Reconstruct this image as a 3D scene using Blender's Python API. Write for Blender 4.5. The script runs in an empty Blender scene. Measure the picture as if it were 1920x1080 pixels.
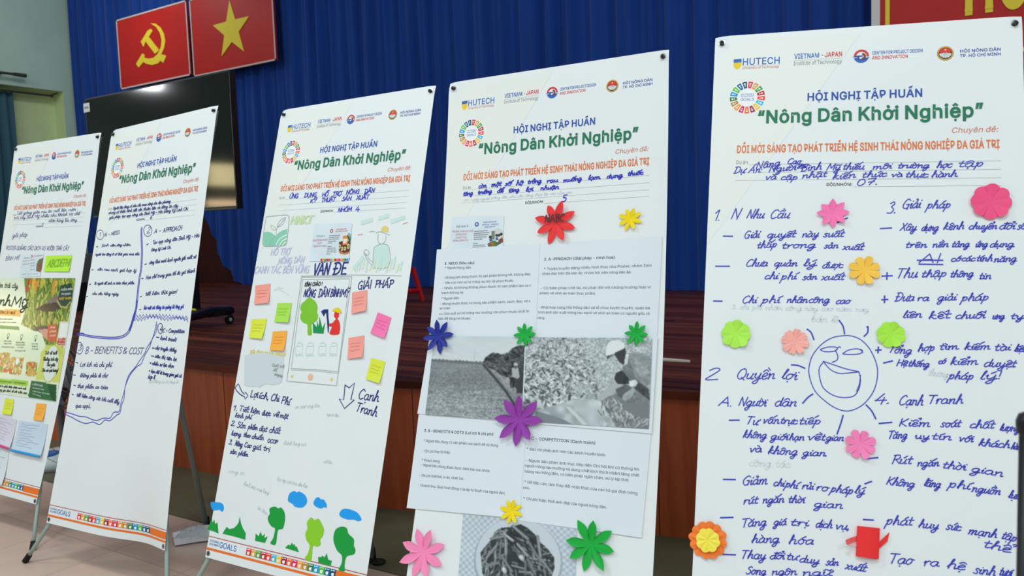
import bpy, math, random, unicodedata
import numpy as np
from mathutils import Vector, Matrix
from mathutils.geometry import tessellate_polygon

PI = math.pi
SC = bpy.context.scene
COL = SC.collection
RNG = random.Random(7)


def lin(c):
    """0-255 sRGB triple -> linear"""
    out = []
    for v in c:
        v /= 255.0
        out.append(v / 12.92 if v <= 0.04045 else ((v + 0.055) / 1.055) ** 2.4)
    return tuple(out)


# ---------------------------------------------------------------- camera
# world: X along the stage wall, Y towards it, Z up; lens from a plumb/vanishing-point calibration
EYE = Vector((0, 0, 1.42))
FPX = 1500.0
_e = np.array([(1630 - 960) / FPX, (20000 - 540) / FPX, 1.0])
_e /= np.linalg.norm(_e)
_a = np.array([(1400 + 960) / FPX, 69 / FPX, -1.0])
_a -= _e * (_a @ _e)
_a /= np.linalg.norm(_a)
_b = np.cross(_a, -_e)
if _b[2] < 0:
    _b = -_b
CAMROT = np.array([_a, _b, -_e])            # rows: world X, Y, Z in camera terms
cam = bpy.data.cameras.new('camera')
cam.sensor_width = 36.0
cam.lens = FPX / 1920 * 36.0
cam.clip_start = 0.05
cam.dof.use_dof = True
cam.dof.focus_distance = 2.75
cam.dof.aperture_fstop = 5.6
camo = bpy.data.objects.new('camera', cam)
COL.objects.link(camo)
camo.matrix_world = Matrix((
    (CAMROT[0][0], -CAMROT[0][1], -CAMROT[0][2], EYE.x),
    (CAMROT[1][0], -CAMROT[1][1], -CAMROT[1][2], EYE.y),
    (CAMROT[2][0], -CAMROT[2][1], -CAMROT[2][2], EYE.z),
    (0, 0, 0, 1)))
SC.camera = camo

# ---------------------------------------------------------------- light, exposure
SC.view_settings.view_transform = 'Standard'
SC.view_settings.look = 'None'
SC.view_settings.gamma = 1.0
SC.view_settings.use_curve_mapping = False
SC.view_settings.exposure = 0.0
world = bpy.data.worlds.new('hall_light')
SC.world = world
world.use_nodes = True
world.node_tree.nodes['Background'].inputs[0].default_value = (0.76, 0.92, 1.0, 1)
world.node_tree.nodes['Background'].inputs[1].default_value = 0.42


def area(name, loc, aim, sx, sy, power, color=(1, 1, 1)):
    l = bpy.data.lights.new(name, 'AREA')
    l.shape = 'RECTANGLE'
    l.size, l.size_y, l.energy, l.color = sx, sy, power, color
    o = bpy.data.objects.new(name, l)
    o.location = loc
    d = Vector(aim) - Vector(loc)
    o.rotation_euler = d.to_track_quat('-Z', 'Y').to_euler()
    COL.objects.link(o)
    return o


for i, (x, y) in enumerate([(-7.3, 0.3), (-3.6, 0.2), (0.0, 0.0), (3.2, -0.6), (-5.0, -3.2), (-1.0, -3.4), (2.6, -3.6)]):
    area('ceiling_and_fill_lamp', (x, y, 4.7), (x, y + 0.15, 0), 1.25, 0.35, 56, (0.92, 1.0, 0.99))
# overhead fill added to brighten far wall, flags and slogan board; then daylight through the side windows of the left wall and the windows at the back of the hall
for x, y in ((-12.2, 3.2), (-8.2, 2.6), (-2.0, 3.6), (-11.5, 6.4), (1.6, 4.2), (3.2, 5.4)):
    area('ceiling_and_fill_lamp', (x, y, 5.6), (x - 1.2, 8, 3.0), 1.25, 0.35, 22, (0.94, 1.0, 0.96))
area('window_daylight', (-14.4, -2.95, 2.72), (0, -2.9, 1.6), 0.80, 0.46, 11, (1.0, 0.84, 0.45))
area('window_daylight', (-14.4, -2.95, 2.12), (0, -2.9, 1.6), 0.95, 0.14, 5, (1.0, 0.72, 0.42))
area('wall_lamp', (-14.3, -1.2, 4.40), (-4, -0.5, 1.0), 0.5, 0.12, 28, (0.93, 0.97, 1.0))
area('window_daylight', (2.5, -6.2, 2.0), (-1.5, 4, 1.0), 5.0, 1.8, 45, (0.86, 0.94, 1.0))

GLYPH_DATA = """
a389|160,-9 137,-7 115,-3 94,5 76,15 60,29 48,45 38,63 32,84 30,108 32,128 36,146 43,161 53,174 64,184 78,193 125,211 178,220 234,227 265,235 271,240 274,246 276,255 276,257 267,297 240,322 196,331 149,322 118,301 100,274 41,291 51,313 64,331 79,346 95,358 114,368 133,375 194,384 239,379 286,360 300,350 312,336 322,320 330,301 335,278 337,251 337,0 277,0 277,52 272,52 252,25 215,1|170,45 192,47 211,51 228,59 242,68 254,80 263,93 270,108 274,122 276,138 276,190 259,182 231,176 200,171 175,168 134,159 103,139 97,130 93,118 92,105 102,72 130,52
b424|229,-8 208,-7 189,-3 172,4 138,31 118,59 112,59 112,0 53,0 53,509 114,509 114,319 118,319 137,346 171,373 188,379 207,383 229,384 259,382 287,374 313,361 335,342 354,320 370,293 381,261 388,227 390,189 388,151 381,116 370,84 355,57 336,34 313,16 288,3 260,-6|220,47 242,49 262,55 279,66 294,80 306,97 316,117 323,139 327,163 328,189 327,215 323,239 316,261 307,281 295,298 280,311 262,322 243,328 220,330 198,328 178,322 161,312 147,299 134,282 125,263 118,241 114,216 113,189 114,162 118,138 125,115 135,95 147,78 162,65 179,55 198,49
c396|207,-8 174,-5 144,3 117,16 93,35 72,58 56,85 44,116 37,150 34,187 37,225 44,260 56,291 72,318 93,341 117,360 144,374 174,382 207,384 260,377 305,356 340,322 362,277 303,262 290,289 270,311 242,325 207,330 184,328 163,321 145,310 130,296 118,278 108,258 102,236 98,212 96,187 98,163 102,139 108,117 118,97 130,80 145,66 163,55 184,49 207,46 243,52 271,66 292,89 304,117 363,102 341,56 306,21 261,-1
d424|195,-8 165,-6 137,3 111,16 89,34 70,57 55,84 43,116 36,151 34,189 36,227 43,261 55,293 70,320 89,342 112,361 137,374 165,382 196,384 218,383 237,379 253,373 287,346 306,319 311,319 311,509 372,509 372,0 313,0 313,59 307,59 287,31 252,4 236,-3 217,-7|205,47 226,49 246,55 263,65 278,78 290,95 299,115 306,138 310,162 312,189 310,216 306,241 300,263 290,282 278,299 263,312 246,322 227,328 205,330 182,328 162,322 145,311 130,298 118,281 108,261 102,239 98,215 96,189 98,163 102,139 109,117 118,97 130,80 145,66 162,55 182,49
e404|371,178 96,178 98,151 102,127 110,106 121,88 135,73 151,61 169,53 190,48 212,46 254,53 285,73 306,105 365,91 358,72 348,55 335,39 320,26 302,14 283,4 261,-3 237,-7 212,-8 177,-5 145,3 117,16 92,35 72,58 56,85 44,116 37,150 34,187 36,224 44,258 55,290 71,317 91,340 115,359 142,373 172,382 205,384 266,374 285,366 303,355 319,341 334,324 347,305 357,282 365,256 370,227 371,194|310,225 308,240 304,252 298,269 288,286 277,301 263,314 246,323 227,328 205,330 183,328 164,323 146,313 131,301 119,286 109,270 102,251 98,225
f254|228,379 228,327 6,327 6,379|81,0 81,432 82,452 87,470 96,486 107,499 120,510 135,519 187,530 222,527 243,521 227,468 215,472 195,474 178,472 164,468 154,460 147,449 143,435 142,419 142,0
g425|207,-151 180,-149 156,-146 134,-140 82,-110 51,-69 101,-41 122,-66 154,-88 207,-97 236,-95 261,-87 282,-75 298,-58 308,-34 311,-6 311,68 306,68 287,41 252,16 236,10 217,6 195,5 165,7 138,14 113,27 90,43 71,65 55,90 43,120 36,154 34,191 36,229 43,263 55,293 71,320 90,342 112,361 138,374 166,382 196,384 218,383 237,379 253,373 288,346 308,319 313,319 313,379 372,379 372,-9 370,-40 363,-67 350,-90 334,-109 314,-124 291,-136 265,-144 237,-149|205,59 227,61 246,66 264,75 278,87 290,103 300,121 307,142 311,166 312,193 311,219 307,242 300,264 291,283 279,299 264,312 247,322 227,328 205,330 182,328 163,322 145,312 130,298 118,282 109,262 102,241 98,218 96,193 98,167 102,144 109,123 118,104 131,88 145,76 163,66 183,61
h410|114,227 114,0 53,0 53,509 114,509 114,287 102,287 116,319 132,344 152,362 175,374 200,382 227,384 252,383 275,377 295,369 313,356 328,340 341,321 350,298 355,271 357,240 357,0 296,0 296,235 293,263 286,286 273,304 256,318 235,326 210,329 192,328 176,324 161,317 147,308 136,297 126,283 119,266 115,248
i167|53,0 53,379 114,379 114,0|84,443 73,444 63,448 54,455 47,463 43,472 41,483 43,494 47,504 54,512 63,518 73,522 84,524 95,522 105,518 114,512 121,504 125,494 126,483 125,472 121,463 114,455 105,448 95,444
j167|53,379 114,379 114,-30 112,-52 108,-72 102,-90 92,-106 80,-119 65,-129 47,-137 27,-141 4,-143 -10,-143 -10,-87 2,-87 18,-85 31,-80 40,-72 47,-61 51,-46 53,-29|83,443 72,444 62,448 53,455 47,463 42,472 41,483 42,494 47,504 53,512 62,518 72,522 83,524 95,522 105,518 114,512 120,504 125,494 126,483 125,472 120,463 114,455 105,448 95,444
k381|110,137 110,212 121,212 284,379 360,379 184,199 177,199|53,0 53,509 114,509 114,0|294,0 148,186 191,229 372,0
l189|139,-2 112,0 91,8 74,20 62,37 55,59 53,84 53,509 114,509 114,99 120,62 126,57 135,53 146,52 160,53 170,54 181,3 162,-1
m610|53,0 53,379 112,379 112,295 108,295 114,314 122,331 132,346 172,376 219,386 245,383 268,375 287,361 303,342 314,320 321,295 312,295 318,312 326,329 337,343 381,375 437,386 458,385 478,380 497,372 514,361 529,346 541,328 550,307 555,283 557,255 557,0 496,0 496,254 493,279 485,298 473,313 456,323 438,329 419,330 402,329 387,326 374,320 345,290 335,247 335,0 274,0 274,260 272,280 265,297 253,311 238,322 220,328 199,330 158,320 145,312 135,302 126,289 119,274 115,257 114,238 114,0
n410|114,227 114,0 53,0 53,379 112,379 112,287 102,287 116,319 132,344 152,362 175,374 200,382 227,384 252,383 275,377 295,369 313,356 328,340 341,321 350,298 355,271 357,240 357,0 296,0 296,235 293,263 286,286 273,304 256,318 235,326 210,329 192,328 176,324 161,317 147,308 136,297 126,283 119,266 115,248
o415|207,-8 174,-5 144,3 117,16 93,35 72,58 56,85 44,116 37,150 34,187 37,225 44,260 56,291 72,318 93,341 117,360 144,374 174,382 207,384 241,382 271,374 299,360 323,341 343,318 359,291 371,260 379,225 381,187 379,150 371,116 359,85 343,58 323,35 299,16 271,3 241,-5|207,46 231,49 252,55 270,66 285,80 298,97 307,117 314,139 318,163 319,187 318,212 314,236 307,258 298,278 285,296 270,310 252,321 231,328 207,330 184,328 163,321 145,310 130,296 118,278 108,258 102,236 98,212 96,187 98,163 102,139 108,117 118,97 130,80 145,66 163,55 184,49
p424|53,-143 53,379 112,379 112,319 118,319 137,346 171,373 188,379 207,383 229,384 259,382 287,374 313,361 335,342 354,320 370,293 381,261 388,227 390,189 388,151 381,116 370,84 355,57 336,34 313,16 288,3 260,-6 229,-8 208,-7 189,-3 173,4 138,31 118,59 114,59 114,-143|220,47 242,49 262,55 279,66 294,80 306,97 316,117 323,139 327,163 328,189 327,215 323,239 316,261 307,281 295,298 280,311 262,322 243,328 220,330 198,328 178,322 161,312 147,299 134,282 125,263 118,241 114,216 113,189 114,162 118,138 125,115 135,95 147,78 162,65 179,55 198,49
q424|372,-143 311,-143 311,59 306,59 287,31 252,4 236,-3 217,-7 195,-8 165,-6 137,3 111,16 89,34 70,57 55,84 43,116 36,151 34,189 36,227 43,261 55,293 70,320 89,342 112,361 137,374 165,382 196,384 218,383 237,379 253,373 287,346 307,319 313,319 313,379 372,379|205,47 226,49 246,55 263,65 278,78 290,95 299,115 306,138 310,162 312,189 310,216 306,241 300,263 290,282 278,299 263,312 246,322 227,328 205,330 182,328 162,322 145,311 130,298 118,281 108,261 102,239 98,215 96,189 98,163 102,139 109,117 118,97 130,80 145,66 162,55 182,49
r259|53,0 53,379 112,379 112,321 115,321 124,339 137,354 152,367 171,377 191,383 213,385 229,384 243,384 243,322 230,324 207,326 190,324 174,321 159,315 146,306 135,296 126,284 119,269 115,254 114,237 114,0
s365|182,-8 157,-7 133,-3 112,3 93,12 76,24 62,38 50,54 41,73 36,94 94,107 101,87 111,72 124,60 141,52 160,47 181,45 206,47 227,53 244,62 258,74 265,88 268,103 266,115 262,126 254,136 243,144 229,150 212,155 149,170 118,180 92,192 72,208 58,227 50,249 47,274 49,295 55,314 65,332 79,347 95,360 115,370 137,378 161,383 187,384 212,383 234,379 254,372 271,363 286,352 299,339 324,290 268,277 262,291 254,304 243,316 228,325 210,331 187,333 166,331 147,326 131,317 119,305 111,292 109,277 110,264 115,253 124,243 172,223 229,209 261,200 287,187 306,171 320,153 328,131 331,107 329,85 323,65 312,47 298,31 281,18 260,6 236,-2 210,-7
t227|204,379 204,327 6,327 6,379|65,471 126,471 126,98 127,83 130,70 136,61 144,55 156,51 170,50 185,51 202,54 213,2 192,-3 168,-4 138,-1 113,7 92,21 77,41 68,64 65,93
u410|182,-5 158,-3 135,2 115,11 97,23 82,39 69,59 60,82 54,109 53,139 53,379 114,379 114,144 116,117 124,94 137,75 154,61 175,53 200,50 218,51 234,55 249,62 263,71 274,83 283,97 290,113 295,132 296,153 296,379 357,379 357,0 298,0 298,92 307,92 294,60 277,35 257,17 234,5 209,-3
v389|163,0 17,379 84,379 165,155 187,87 206,21 184,21 203,87 224,155 305,379 371,379 226,0
w567|138,0 23,379 87,379 133,214 154,137 175,41 165,41 186,135 206,214 252,379 316,379 362,214 382,136 402,41 391,41 413,135 434,214 480,379 545,379 429,0 368,0 319,172 305,225 291,280 277,338 291,338 277,280 263,225 248,172 199,0
x379|21,0 171,218 171,171 29,379 100,379 147,306 179,253 207,206 175,206 202,253 233,306 282,379 352,379 209,169 209,214 358,0 287,0 231,85 200,136 173,182 205,182 178,136 148,85 91,0
y389|47,-139 61,-86 71,-87 104,-89 130,-74 151,-36 163,-1 17,379 84,379 165,155 187,87 206,21 184,21 202,87 224,155 305,379 371,379 204,-58 177,-107 139,-136 91,-145 65,-143
z380|42,0 42,46 254,320 254,323 48,323 48,379 333,379 333,331 126,60 126,56 339,56 339,0
A480|16,0 201,509 276,509 463,0 395,0 287,302 264,372 232,478 245,478 213,371 191,302 85,0|110,142 110,199 370,199 370,142
B456|60,0 60,509 241,509 274,507 304,501 329,491 350,477 367,461 381,442 390,421 396,398 398,374 397,353 393,336 387,320 356,286 315,267 315,262 331,260 347,254 363,245 378,234 391,220 402,203 411,184 416,161 418,136 416,111 410,88 400,67 386,48 368,31 344,18 317,8 284,2 247,0|125,57 245,57 281,60 309,67 330,80 344,96 353,115 355,137 354,153 350,169 342,184 333,197 320,209 306,218 289,225 269,229 248,231 125,231|125,285 238,285 288,296 302,304 314,314 323,326 330,340 335,355 336,372 333,393 326,412 313,429 294,442 270,449 240,452 125,452
C510|267,-7 225,-3 186,7 150,25 119,49 92,79 70,115 53,157 44,203 40,254 44,305 53,352 70,393 92,429 119,459 150,484 186,501 225,512 267,516 340,504 362,496 383,485 402,471 419,456 435,438 448,418 459,397 467,373 473,348 408,348 389,395 357,428 315,449 267,456 237,453 209,445 184,432 161,414 141,391 125,364 113,332 106,295 103,254 106,213 113,177 125,145 141,117 161,94 184,76 210,63 237,56 267,53 315,60 357,81 389,114 408,160 473,160 467,135 459,112 448,91 435,71 420,53 402,38 383,24 363,13 341,5 317,-2 293,-6
D502|219,0 96,0 96,57 215,57 254,60 288,68 318,81 343,99 363,122 379,149 390,181 397,216 399,255 397,294 390,329 379,361 364,388 344,410 320,428 291,441 258,449 221,452 93,452 93,509 225,509 273,505 315,495 353,478 385,455 412,426 433,391 449,351 458,306 462,255 458,205 449,159 433,119 411,83 384,54 351,31 312,14 268,3|125,509 125,0 60,0 60,509
E419|60,0 60,509 372,509 372,452 125,452 125,286 355,286 355,229 125,229 125,57 375,57 375,0
F410|60,0 60,509 369,509 369,452 125,452 125,278 346,278 346,221 125,221 125,0
G520|269,-7 225,-3 185,7 149,25 118,49 91,79 69,116 53,157 43,203 40,254 43,305 53,352 69,393 91,429 117,459 149,484 184,501 223,512 265,516 291,514 316,510 340,504 363,494 384,483 403,469 421,453 436,436 449,416 460,395 468,373 474,349 408,349 387,393 356,427 315,448 265,456 236,453 209,445 183,432 160,414 141,392 125,364 113,332 106,295 103,254 106,213 113,177 125,145 141,117 161,95 184,76 210,63 238,56 269,53 296,55 322,61 345,71 365,85 382,102 396,123 407,147 413,173 415,202 434,199 283,199 283,256 478,256 478,200 475,160 466,124 451,91 431,62 406,38 377,19 344,5 308,-4
H517|60,0 60,509 125,509 125,289 392,289 392,509 457,509 457,0 392,0 392,232 125,232 125,0
I300|31,0 31,57 118,57 118,452 31,452 31,509 269,509 269,452 183,452 183,57 269,57 269,0
J396|185,-7 143,-2 106,11 75,33 52,63 38,100 33,145 33,173 98,173 98,145 100,117 108,93 122,74 139,61 160,53 185,50 209,53 230,61 248,74 261,93 269,117 272,145 272,509 336,509 336,145 332,100 318,63 294,33 263,11 227,-2
K467|104,145 104,216 139,261 174,303 212,344 364,509 448,509 231,276 228,276|60,0 60,509 125,509 125,334 124,225 125,193 125,0|372,0 188,259 228,309 449,0
L393|60,0 60,509 125,509 125,57 361,57 361,0
M628|60,0 60,509 152,509 277,187 287,159 299,123 311,84 322,49 307,49 318,83 330,121 342,158 352,187 476,509 568,509 568,0 504,0 504,291 504,327 505,369 506,413 507,457 513,457 498,409 482,363 467,322 456,291 342,0 286,0 170,291 159,321 145,361 129,408 112,457 119,457 120,416 121,372 122,328 122,291 122,0
N523|60,0 60,509 132,509 399,108 399,509 463,509 463,0 391,0 125,401 125,0
O533|267,-7 225,-3 186,7 150,25 119,49 92,79 70,115 53,157 44,203 40,254 44,305 53,352 70,393 92,429 119,459 150,484 186,501 225,512 267,516 309,512 348,501 384,484 415,459 442,429 464,393 480,352 490,305 493,254 490,203 480,157 464,115 442,79 415,49 384,25 348,7 309,-3|267,53 296,55 324,63 349,76 372,94 392,116 408,144 420,176 428,213 430,254 428,295 420,332 408,365 392,392 372,415 349,433 324,446 296,453 267,456 237,453 210,445 184,433 161,415 142,392 125,364 113,332 106,295 103,254 106,213 113,176 125,144 142,117 161,94 184,76 210,63 237,55
P445|60,0 60,509 235,509 272,506 305,499 332,487 356,471 375,452 390,430 400,404 407,377 409,348 407,318 400,291 390,265 375,243 356,223 332,207 305,195 272,188 235,186 109,186 109,242 233,242 257,244 279,248 297,256 312,266 324,279 333,294 339,310 343,328 344,348 343,367 339,385 333,402 324,416 312,428 297,439 279,446 257,451 232,452 125,452 125,0
Q533|245,159 313,159 369,85 384,65 468,-48 401,-48 346,27 331,46|267,-7 225,-3 186,7 150,25 119,49 92,79 70,115 53,157 44,203 40,254 44,305 53,352 70,393 92,429 119,459 150,484 186,501 225,512 267,516 309,512 348,501 384,484 415,459 442,429 464,393 480,352 490,305 493,254 490,203 480,157 464,115 442,79 415,49 384,25 348,7 309,-3|267,53 296,55 324,63 349,76 372,94 392,116 408,144 420,176 428,213 430,254 428,295 420,332 408,365 392,392 372,415 349,433 324,446 296,453 267,456 237,453 210,445 184,433 161,415 142,392 125,364 113,332 106,295 103,254 106,213 113,176 125,144 142,117 161,94 184,76 210,63 237,55
R449|60,0 60,509 236,509 273,506 305,500 333,489 356,473 376,455 390,433 401,408 407,381 409,352 407,323 401,296 390,271 376,250 356,232 333,217 305,206 273,200 236,198 96,198 96,255 234,255 258,256 280,260 298,267 313,276 325,287 334,300 340,316 344,333 345,352 344,371 340,389 334,405 325,419 313,430 298,440 279,446 258,451 233,452 125,452 125,0|353,0 230,229 303,229 428,0
S447|224,-9 188,-7 156,-1 128,9 102,23 81,40 64,60 51,83 42,109 38,137 104,137 108,118 114,102 123,88 136,76 150,66 166,59 224,49 246,50 267,54 286,60 303,69 317,79 329,92 338,106 344,122 346,139 344,154 340,168 332,179 296,205 245,222 184,239 145,253 112,269 86,289 67,313 56,341 52,372 54,400 62,425 75,448 92,468 113,484 138,498 165,508 195,514 227,516 259,514 289,508 316,498 340,484 360,468 377,449 390,427 398,403 401,378 337,378 332,402 320,421 302,437 280,449 254,456 225,459 204,457 185,454 167,448 152,440 139,430 129,418 121,405 117,391 115,376 117,359 122,345 131,334 169,308 212,293 264,279 312,264 359,238 395,198 402,180 407,161 408,139 406,112 399,87 386,64 370,43 349,25 323,11 294,0 261,-7
T449|32,452 32,509 417,509 417,452 257,452 257,0 193,0 193,452
U517|259,-8 220,-6 186,2 154,15 126,33 103,55 85,80 71,108 63,140 60,173 60,509 124,509 124,178 126,155 132,133 141,113 153,95 169,80 187,68 208,59 232,53 259,52 285,53 309,59 331,68 349,80 364,95 377,113 385,133 391,155 393,178 393,509 457,509 457,173 454,140 446,108 433,80 414,55 391,33 363,15 332,2 297,-6
V480|204,0 16,509 84,509 192,206 215,137 248,31 235,31 267,138 290,206 395,509 463,509 278,0
W686|155,0 16,509 82,509 163,196 175,145 187,94 197,40 189,40 200,94 211,145 224,196 306,509 380,509 462,196 474,145 486,94 497,40 488,40 499,94 510,145 523,196 603,509 670,509 530,0 455,0 368,323 351,391 336,475 350,475 335,395 318,323 230,0
X474|18,0 217,284 217,236 29,509 104,509 178,400 204,361 223,329 243,292 232,292 252,329 272,361 298,400 374,509 446,509 259,239 259,287 456,0 382,0 292,129 268,165 250,195 230,231 244,231 225,196 206,166 182,129 91,0
Y472|203,0 203,208 16,509 91,509 192,344 222,292 250,230 224,230 251,293 280,344 381,509 455,509 268,208 268,0
Z438|42,0 42,46 273,385 306,431 341,476 348,454 285,452 223,452 40,452 40,509 397,509 397,462 169,129 134,81 97,33 90,54 152,57 214,57 399,57 399,0
0453|227,-7 191,-3 158,7 130,24 105,48 85,77 69,113 57,155 50,202 48,254 50,306 57,353 69,395 85,431 106,461 130,484 159,502 191,512 227,516 262,512 295,502 323,484 348,461 368,431 384,395 396,353 403,306 405,254 403,202 396,155 384,113 368,77 348,48 323,24 295,7 263,-3|227,50 250,52 271,60 290,74 306,92 320,116 330,144 338,176 342,213 344,254 342,295 338,332 330,365 320,393 306,416 290,435 271,449 250,457 227,460 203,457 182,449 163,435 147,416 134,393 123,365 115,332 111,295 109,254 111,213 115,176 123,144 134,116 147,92 163,74 182,60 203,52
1453|76,0 76,55 391,55 391,0|276,509 276,0 212,0 212,448 209,448 86,358 86,427 198,509
2453|64,0 64,47 234,229 282,282 311,327 320,371 319,389 315,405 308,419 298,431 287,441 273,449 224,460 205,458 188,454 172,447 159,438 148,427 139,413 132,398 128,381 127,362 66,362 68,391 75,418 86,442 102,464 121,482 143,496 168,507 196,513 225,516 254,513 281,507 306,497 328,482 346,465 361,445 372,423 379,398 381,372 371,318 336,259 267,180 153,60 153,57 389,57 389,0
3453|218,-7 188,-5 159,1 133,10 108,22 88,38 70,57 57,79 48,104 44,132 109,132 112,115 118,100 126,87 137,76 150,66 165,59 219,50 275,61 291,69 304,80 315,93 323,108 328,125 329,145 328,163 323,180 316,196 306,211 292,223 275,234 254,241 229,246 201,248 157,248 157,299 288,448 288,452 70,452 70,509 372,509 372,461 211,278 211,289 247,290 279,286 308,276 333,262 354,244 371,222 383,198 391,173 393,145 390,116 383,90 370,66 354,45 333,27 309,12 281,2 251,-5
4453|40,105 40,158 247,509 311,509 109,166 109,163 413,163 413,105|282,0 282,121 282,146 282,318 343,318 343,0
5453|221,-7 192,-5 165,1 140,11 118,25 99,41 83,60 71,82 63,105 60,130 122,130 125,115 130,102 138,89 173,60 221,50 241,51 259,56 276,64 291,75 304,89 314,104 322,122 326,141 328,162 326,183 321,203 314,221 303,237 290,251 275,262 257,270 238,275 218,277 167,268 128,246 67,253 96,509 366,509 366,452 151,452 134,301 136,301 178,325 229,334 252,332 274,328 294,321 313,311 330,299 345,285 358,269 370,251 379,231 386,210 390,187 391,163 388,132 381,102 369,76 352,52 332,32 309,15 282,3 253,-4
6453|226,-7 196,-4 168,3 142,15 119,31 100,51 84,74 73,101 66,130 64,162 65,187 71,212 80,239 137,340 252,509 322,509 151,261 145,261 165,288 196,307 235,314 265,312 291,305 316,295 337,280 355,262 370,240 380,215 387,187 389,157 387,127 379,98 368,73 352,50 333,30 310,14 284,3 257,-4|226,48 245,50 263,55 279,63 293,73 304,86 314,101 322,119 326,137 327,157 326,178 322,196 314,213 304,228 293,241 279,251 263,259 245,264 226,265 207,264 190,259 174,252 160,241 148,229 138,214 131,197 126,179 125,158 126,138 131,119 138,102 148,86 160,73 174,63 190,55 207,50
7453|97,0 323,448 323,452 62,452 62,509 391,509 391,449 165,0
8453|226,-7 193,-5 163,1 136,11 111,25 91,42 74,62 62,84 54,109 52,135 53,156 58,176 65,195 75,212 87,228 101,241 117,252 134,260 153,265 153,267 129,276 109,289 93,308 80,330 73,354 70,380 73,405 79,429 90,450 106,469 124,485 146,498 170,508 197,514 226,516 255,514 282,508 306,498 328,485 346,469 361,450 373,429 379,405 382,380 379,354 372,330 359,308 343,289 323,276 300,267 300,265 319,260 335,252 351,241 365,228 377,212 387,195 395,176 399,156 401,135 398,109 391,84 378,62 362,42 341,25 317,11 289,1 259,-5|226,49 248,50 267,54 285,60 300,69 313,79 323,91 331,106 335,121 337,139 335,157 330,173 322,189 312,202 298,213 283,223 265,230 247,234 226,235 206,234 187,230 169,223 154,213 140,202 130,189 122,173 117,157 115,139 117,121 121,106 129,91 139,79 152,69 167,60 185,54 205,50|226,290 274,300 287,308 298,318 307,330 314,344 318,359 319,376 318,392 314,407 308,420 299,432 288,442 275,449 226,460 177,449 164,442 153,432 145,420 138,407 134,392 133,376 134,359 138,344 145,330 154,318 165,308 178,300
9453|226,516 256,513 285,506 310,494 333,478 352,458 368,434 380,408 387,378 389,347 387,322 382,296 373,270 315,168 200,0 130,0 301,248 307,248 287,221 257,202 218,195 188,197 161,203 137,214 116,229 98,247 83,269 72,294 66,321 64,352 66,382 73,411 85,436 101,459 120,479 143,494 168,506 196,513|226,460 207,459 190,454 174,446 160,435 148,423 138,407 131,390 127,372 125,352 127,331 131,313 138,295 148,280 160,268 174,257 190,250 207,245 226,243 245,245 263,249 279,257 293,267 305,280 314,295 322,312 326,330 327,350 326,371 322,390 314,407 305,422 293,435 279,446 263,454 245,459
.188|95,-4 83,-3 73,1 63,9 55,18 51,29 50,41 51,53 55,64 63,73 73,81 83,85 95,87 107,85 118,81 128,73 135,64 140,53 141,41 140,29 135,18 128,9 118,1 107,-3
,188|38,-119 68,71 137,71 84,-119
:188|95,-4 83,-3 73,1 63,9 55,18 51,29 50,41 51,53 55,64 63,73 73,81 83,85 95,87 107,85 118,81 128,73 135,64 140,53 141,41 140,29 135,18 128,9 118,1 107,-3|95,271 83,272 73,277 63,284 55,294 51,304 50,316 51,328 55,339 63,349 73,356 83,360 95,362 107,360 118,356 128,349 135,339 140,328 141,316 140,304 135,294 128,284 118,277 107,272
;188|38,-119 68,71 137,71 84,-119|103,271 92,272 81,277 71,284 64,294 59,304 58,316 59,328 64,339 71,349 81,356 92,360 103,362 116,360 126,356 136,349 143,339 148,328 149,316 148,304 143,294 136,284 126,277 116,272
!196|67,160 63,509 132,509 128,160|98,-4 86,-3 75,1 66,9 58,18 54,29 52,41 54,53 58,64 66,73 75,80 86,85 98,86 110,85 121,80 130,73 138,64 142,53 143,41 142,29 138,18 130,9 121,1 110,-3
?358|132,152 132,159 141,230 148,245 157,258 168,269 209,298 247,334 255,349 260,365 262,384 260,399 257,413 250,425 220,452 178,462 137,453 106,425 99,412 94,396 92,378 27,378 30,406 38,430 49,452 64,471 82,487 103,499 126,508 151,514 178,516 206,514 232,508 255,498 275,486 292,470 306,451 316,430 322,407 324,382 322,356 316,332 306,311 292,292 275,276 254,261 219,235 200,205 194,158 194,152|164,-4 152,-3 141,1 131,9 124,18 120,29 118,41 120,53 124,64 131,73 141,80 152,85 164,86 176,85 186,80 196,73 203,64 208,53 209,41 208,29 203,18 196,9 186,1 176,-3
(273|89,207 101,324 132,441 177,539 236,539 191,428 161,313 151,207 160,115 188,16 236,-96 177,-96 150,-46 128,4 111,55 99,106 92,156
)273|37,-96 86,18 113,116 122,207 112,313 82,428 37,539 97,539 142,441 173,323 184,207 182,156 174,104 161,53 144,3 123,-47 97,-96
-453|337,244 337,188 114,188 114,244
/249|235,533 71,-76 14,-76 178,533
&448|197,-7 165,-5 136,1 110,12 88,26 69,42 54,62 43,84 36,108 34,133 36,154 40,173 47,189 85,235 140,279 216,335 237,352 255,375 262,405 260,420 255,434 245,445 233,454 219,459 201,461 168,453 145,431 137,399 145,363 169,327 204,284 438,0 364,0 171,231 121,293 87,344 81,361 77,379 75,398 77,420 82,440 91,458 102,474 117,488 134,499 154,507 176,512 200,513 224,512 246,507 266,499 283,488 297,475 308,459 317,442 322,424 324,404 315,362 291,325 256,293 154,217 110,174 103,161 98,146 97,131 98,115 102,101 109,87 118,76 130,66 143,57 158,51 175,48 193,46 213,48 232,52 251,59 301,95 315,112 327,131 336,151 343,174 348,198 349,224 408,224 406,194 403,167 397,144 371,92 345,62 333,47 315,30 294,17 271,7 246,-1 221,-5
*453|201,223 206,331 114,272 89,315 186,365 89,415 114,459 206,400 201,509 250,509 246,400 337,459 362,415 266,365 362,315 337,272 246,331 250,223
+453|198,34 198,364 255,364 255,34|61,172 61,226 391,226 391,172
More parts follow.
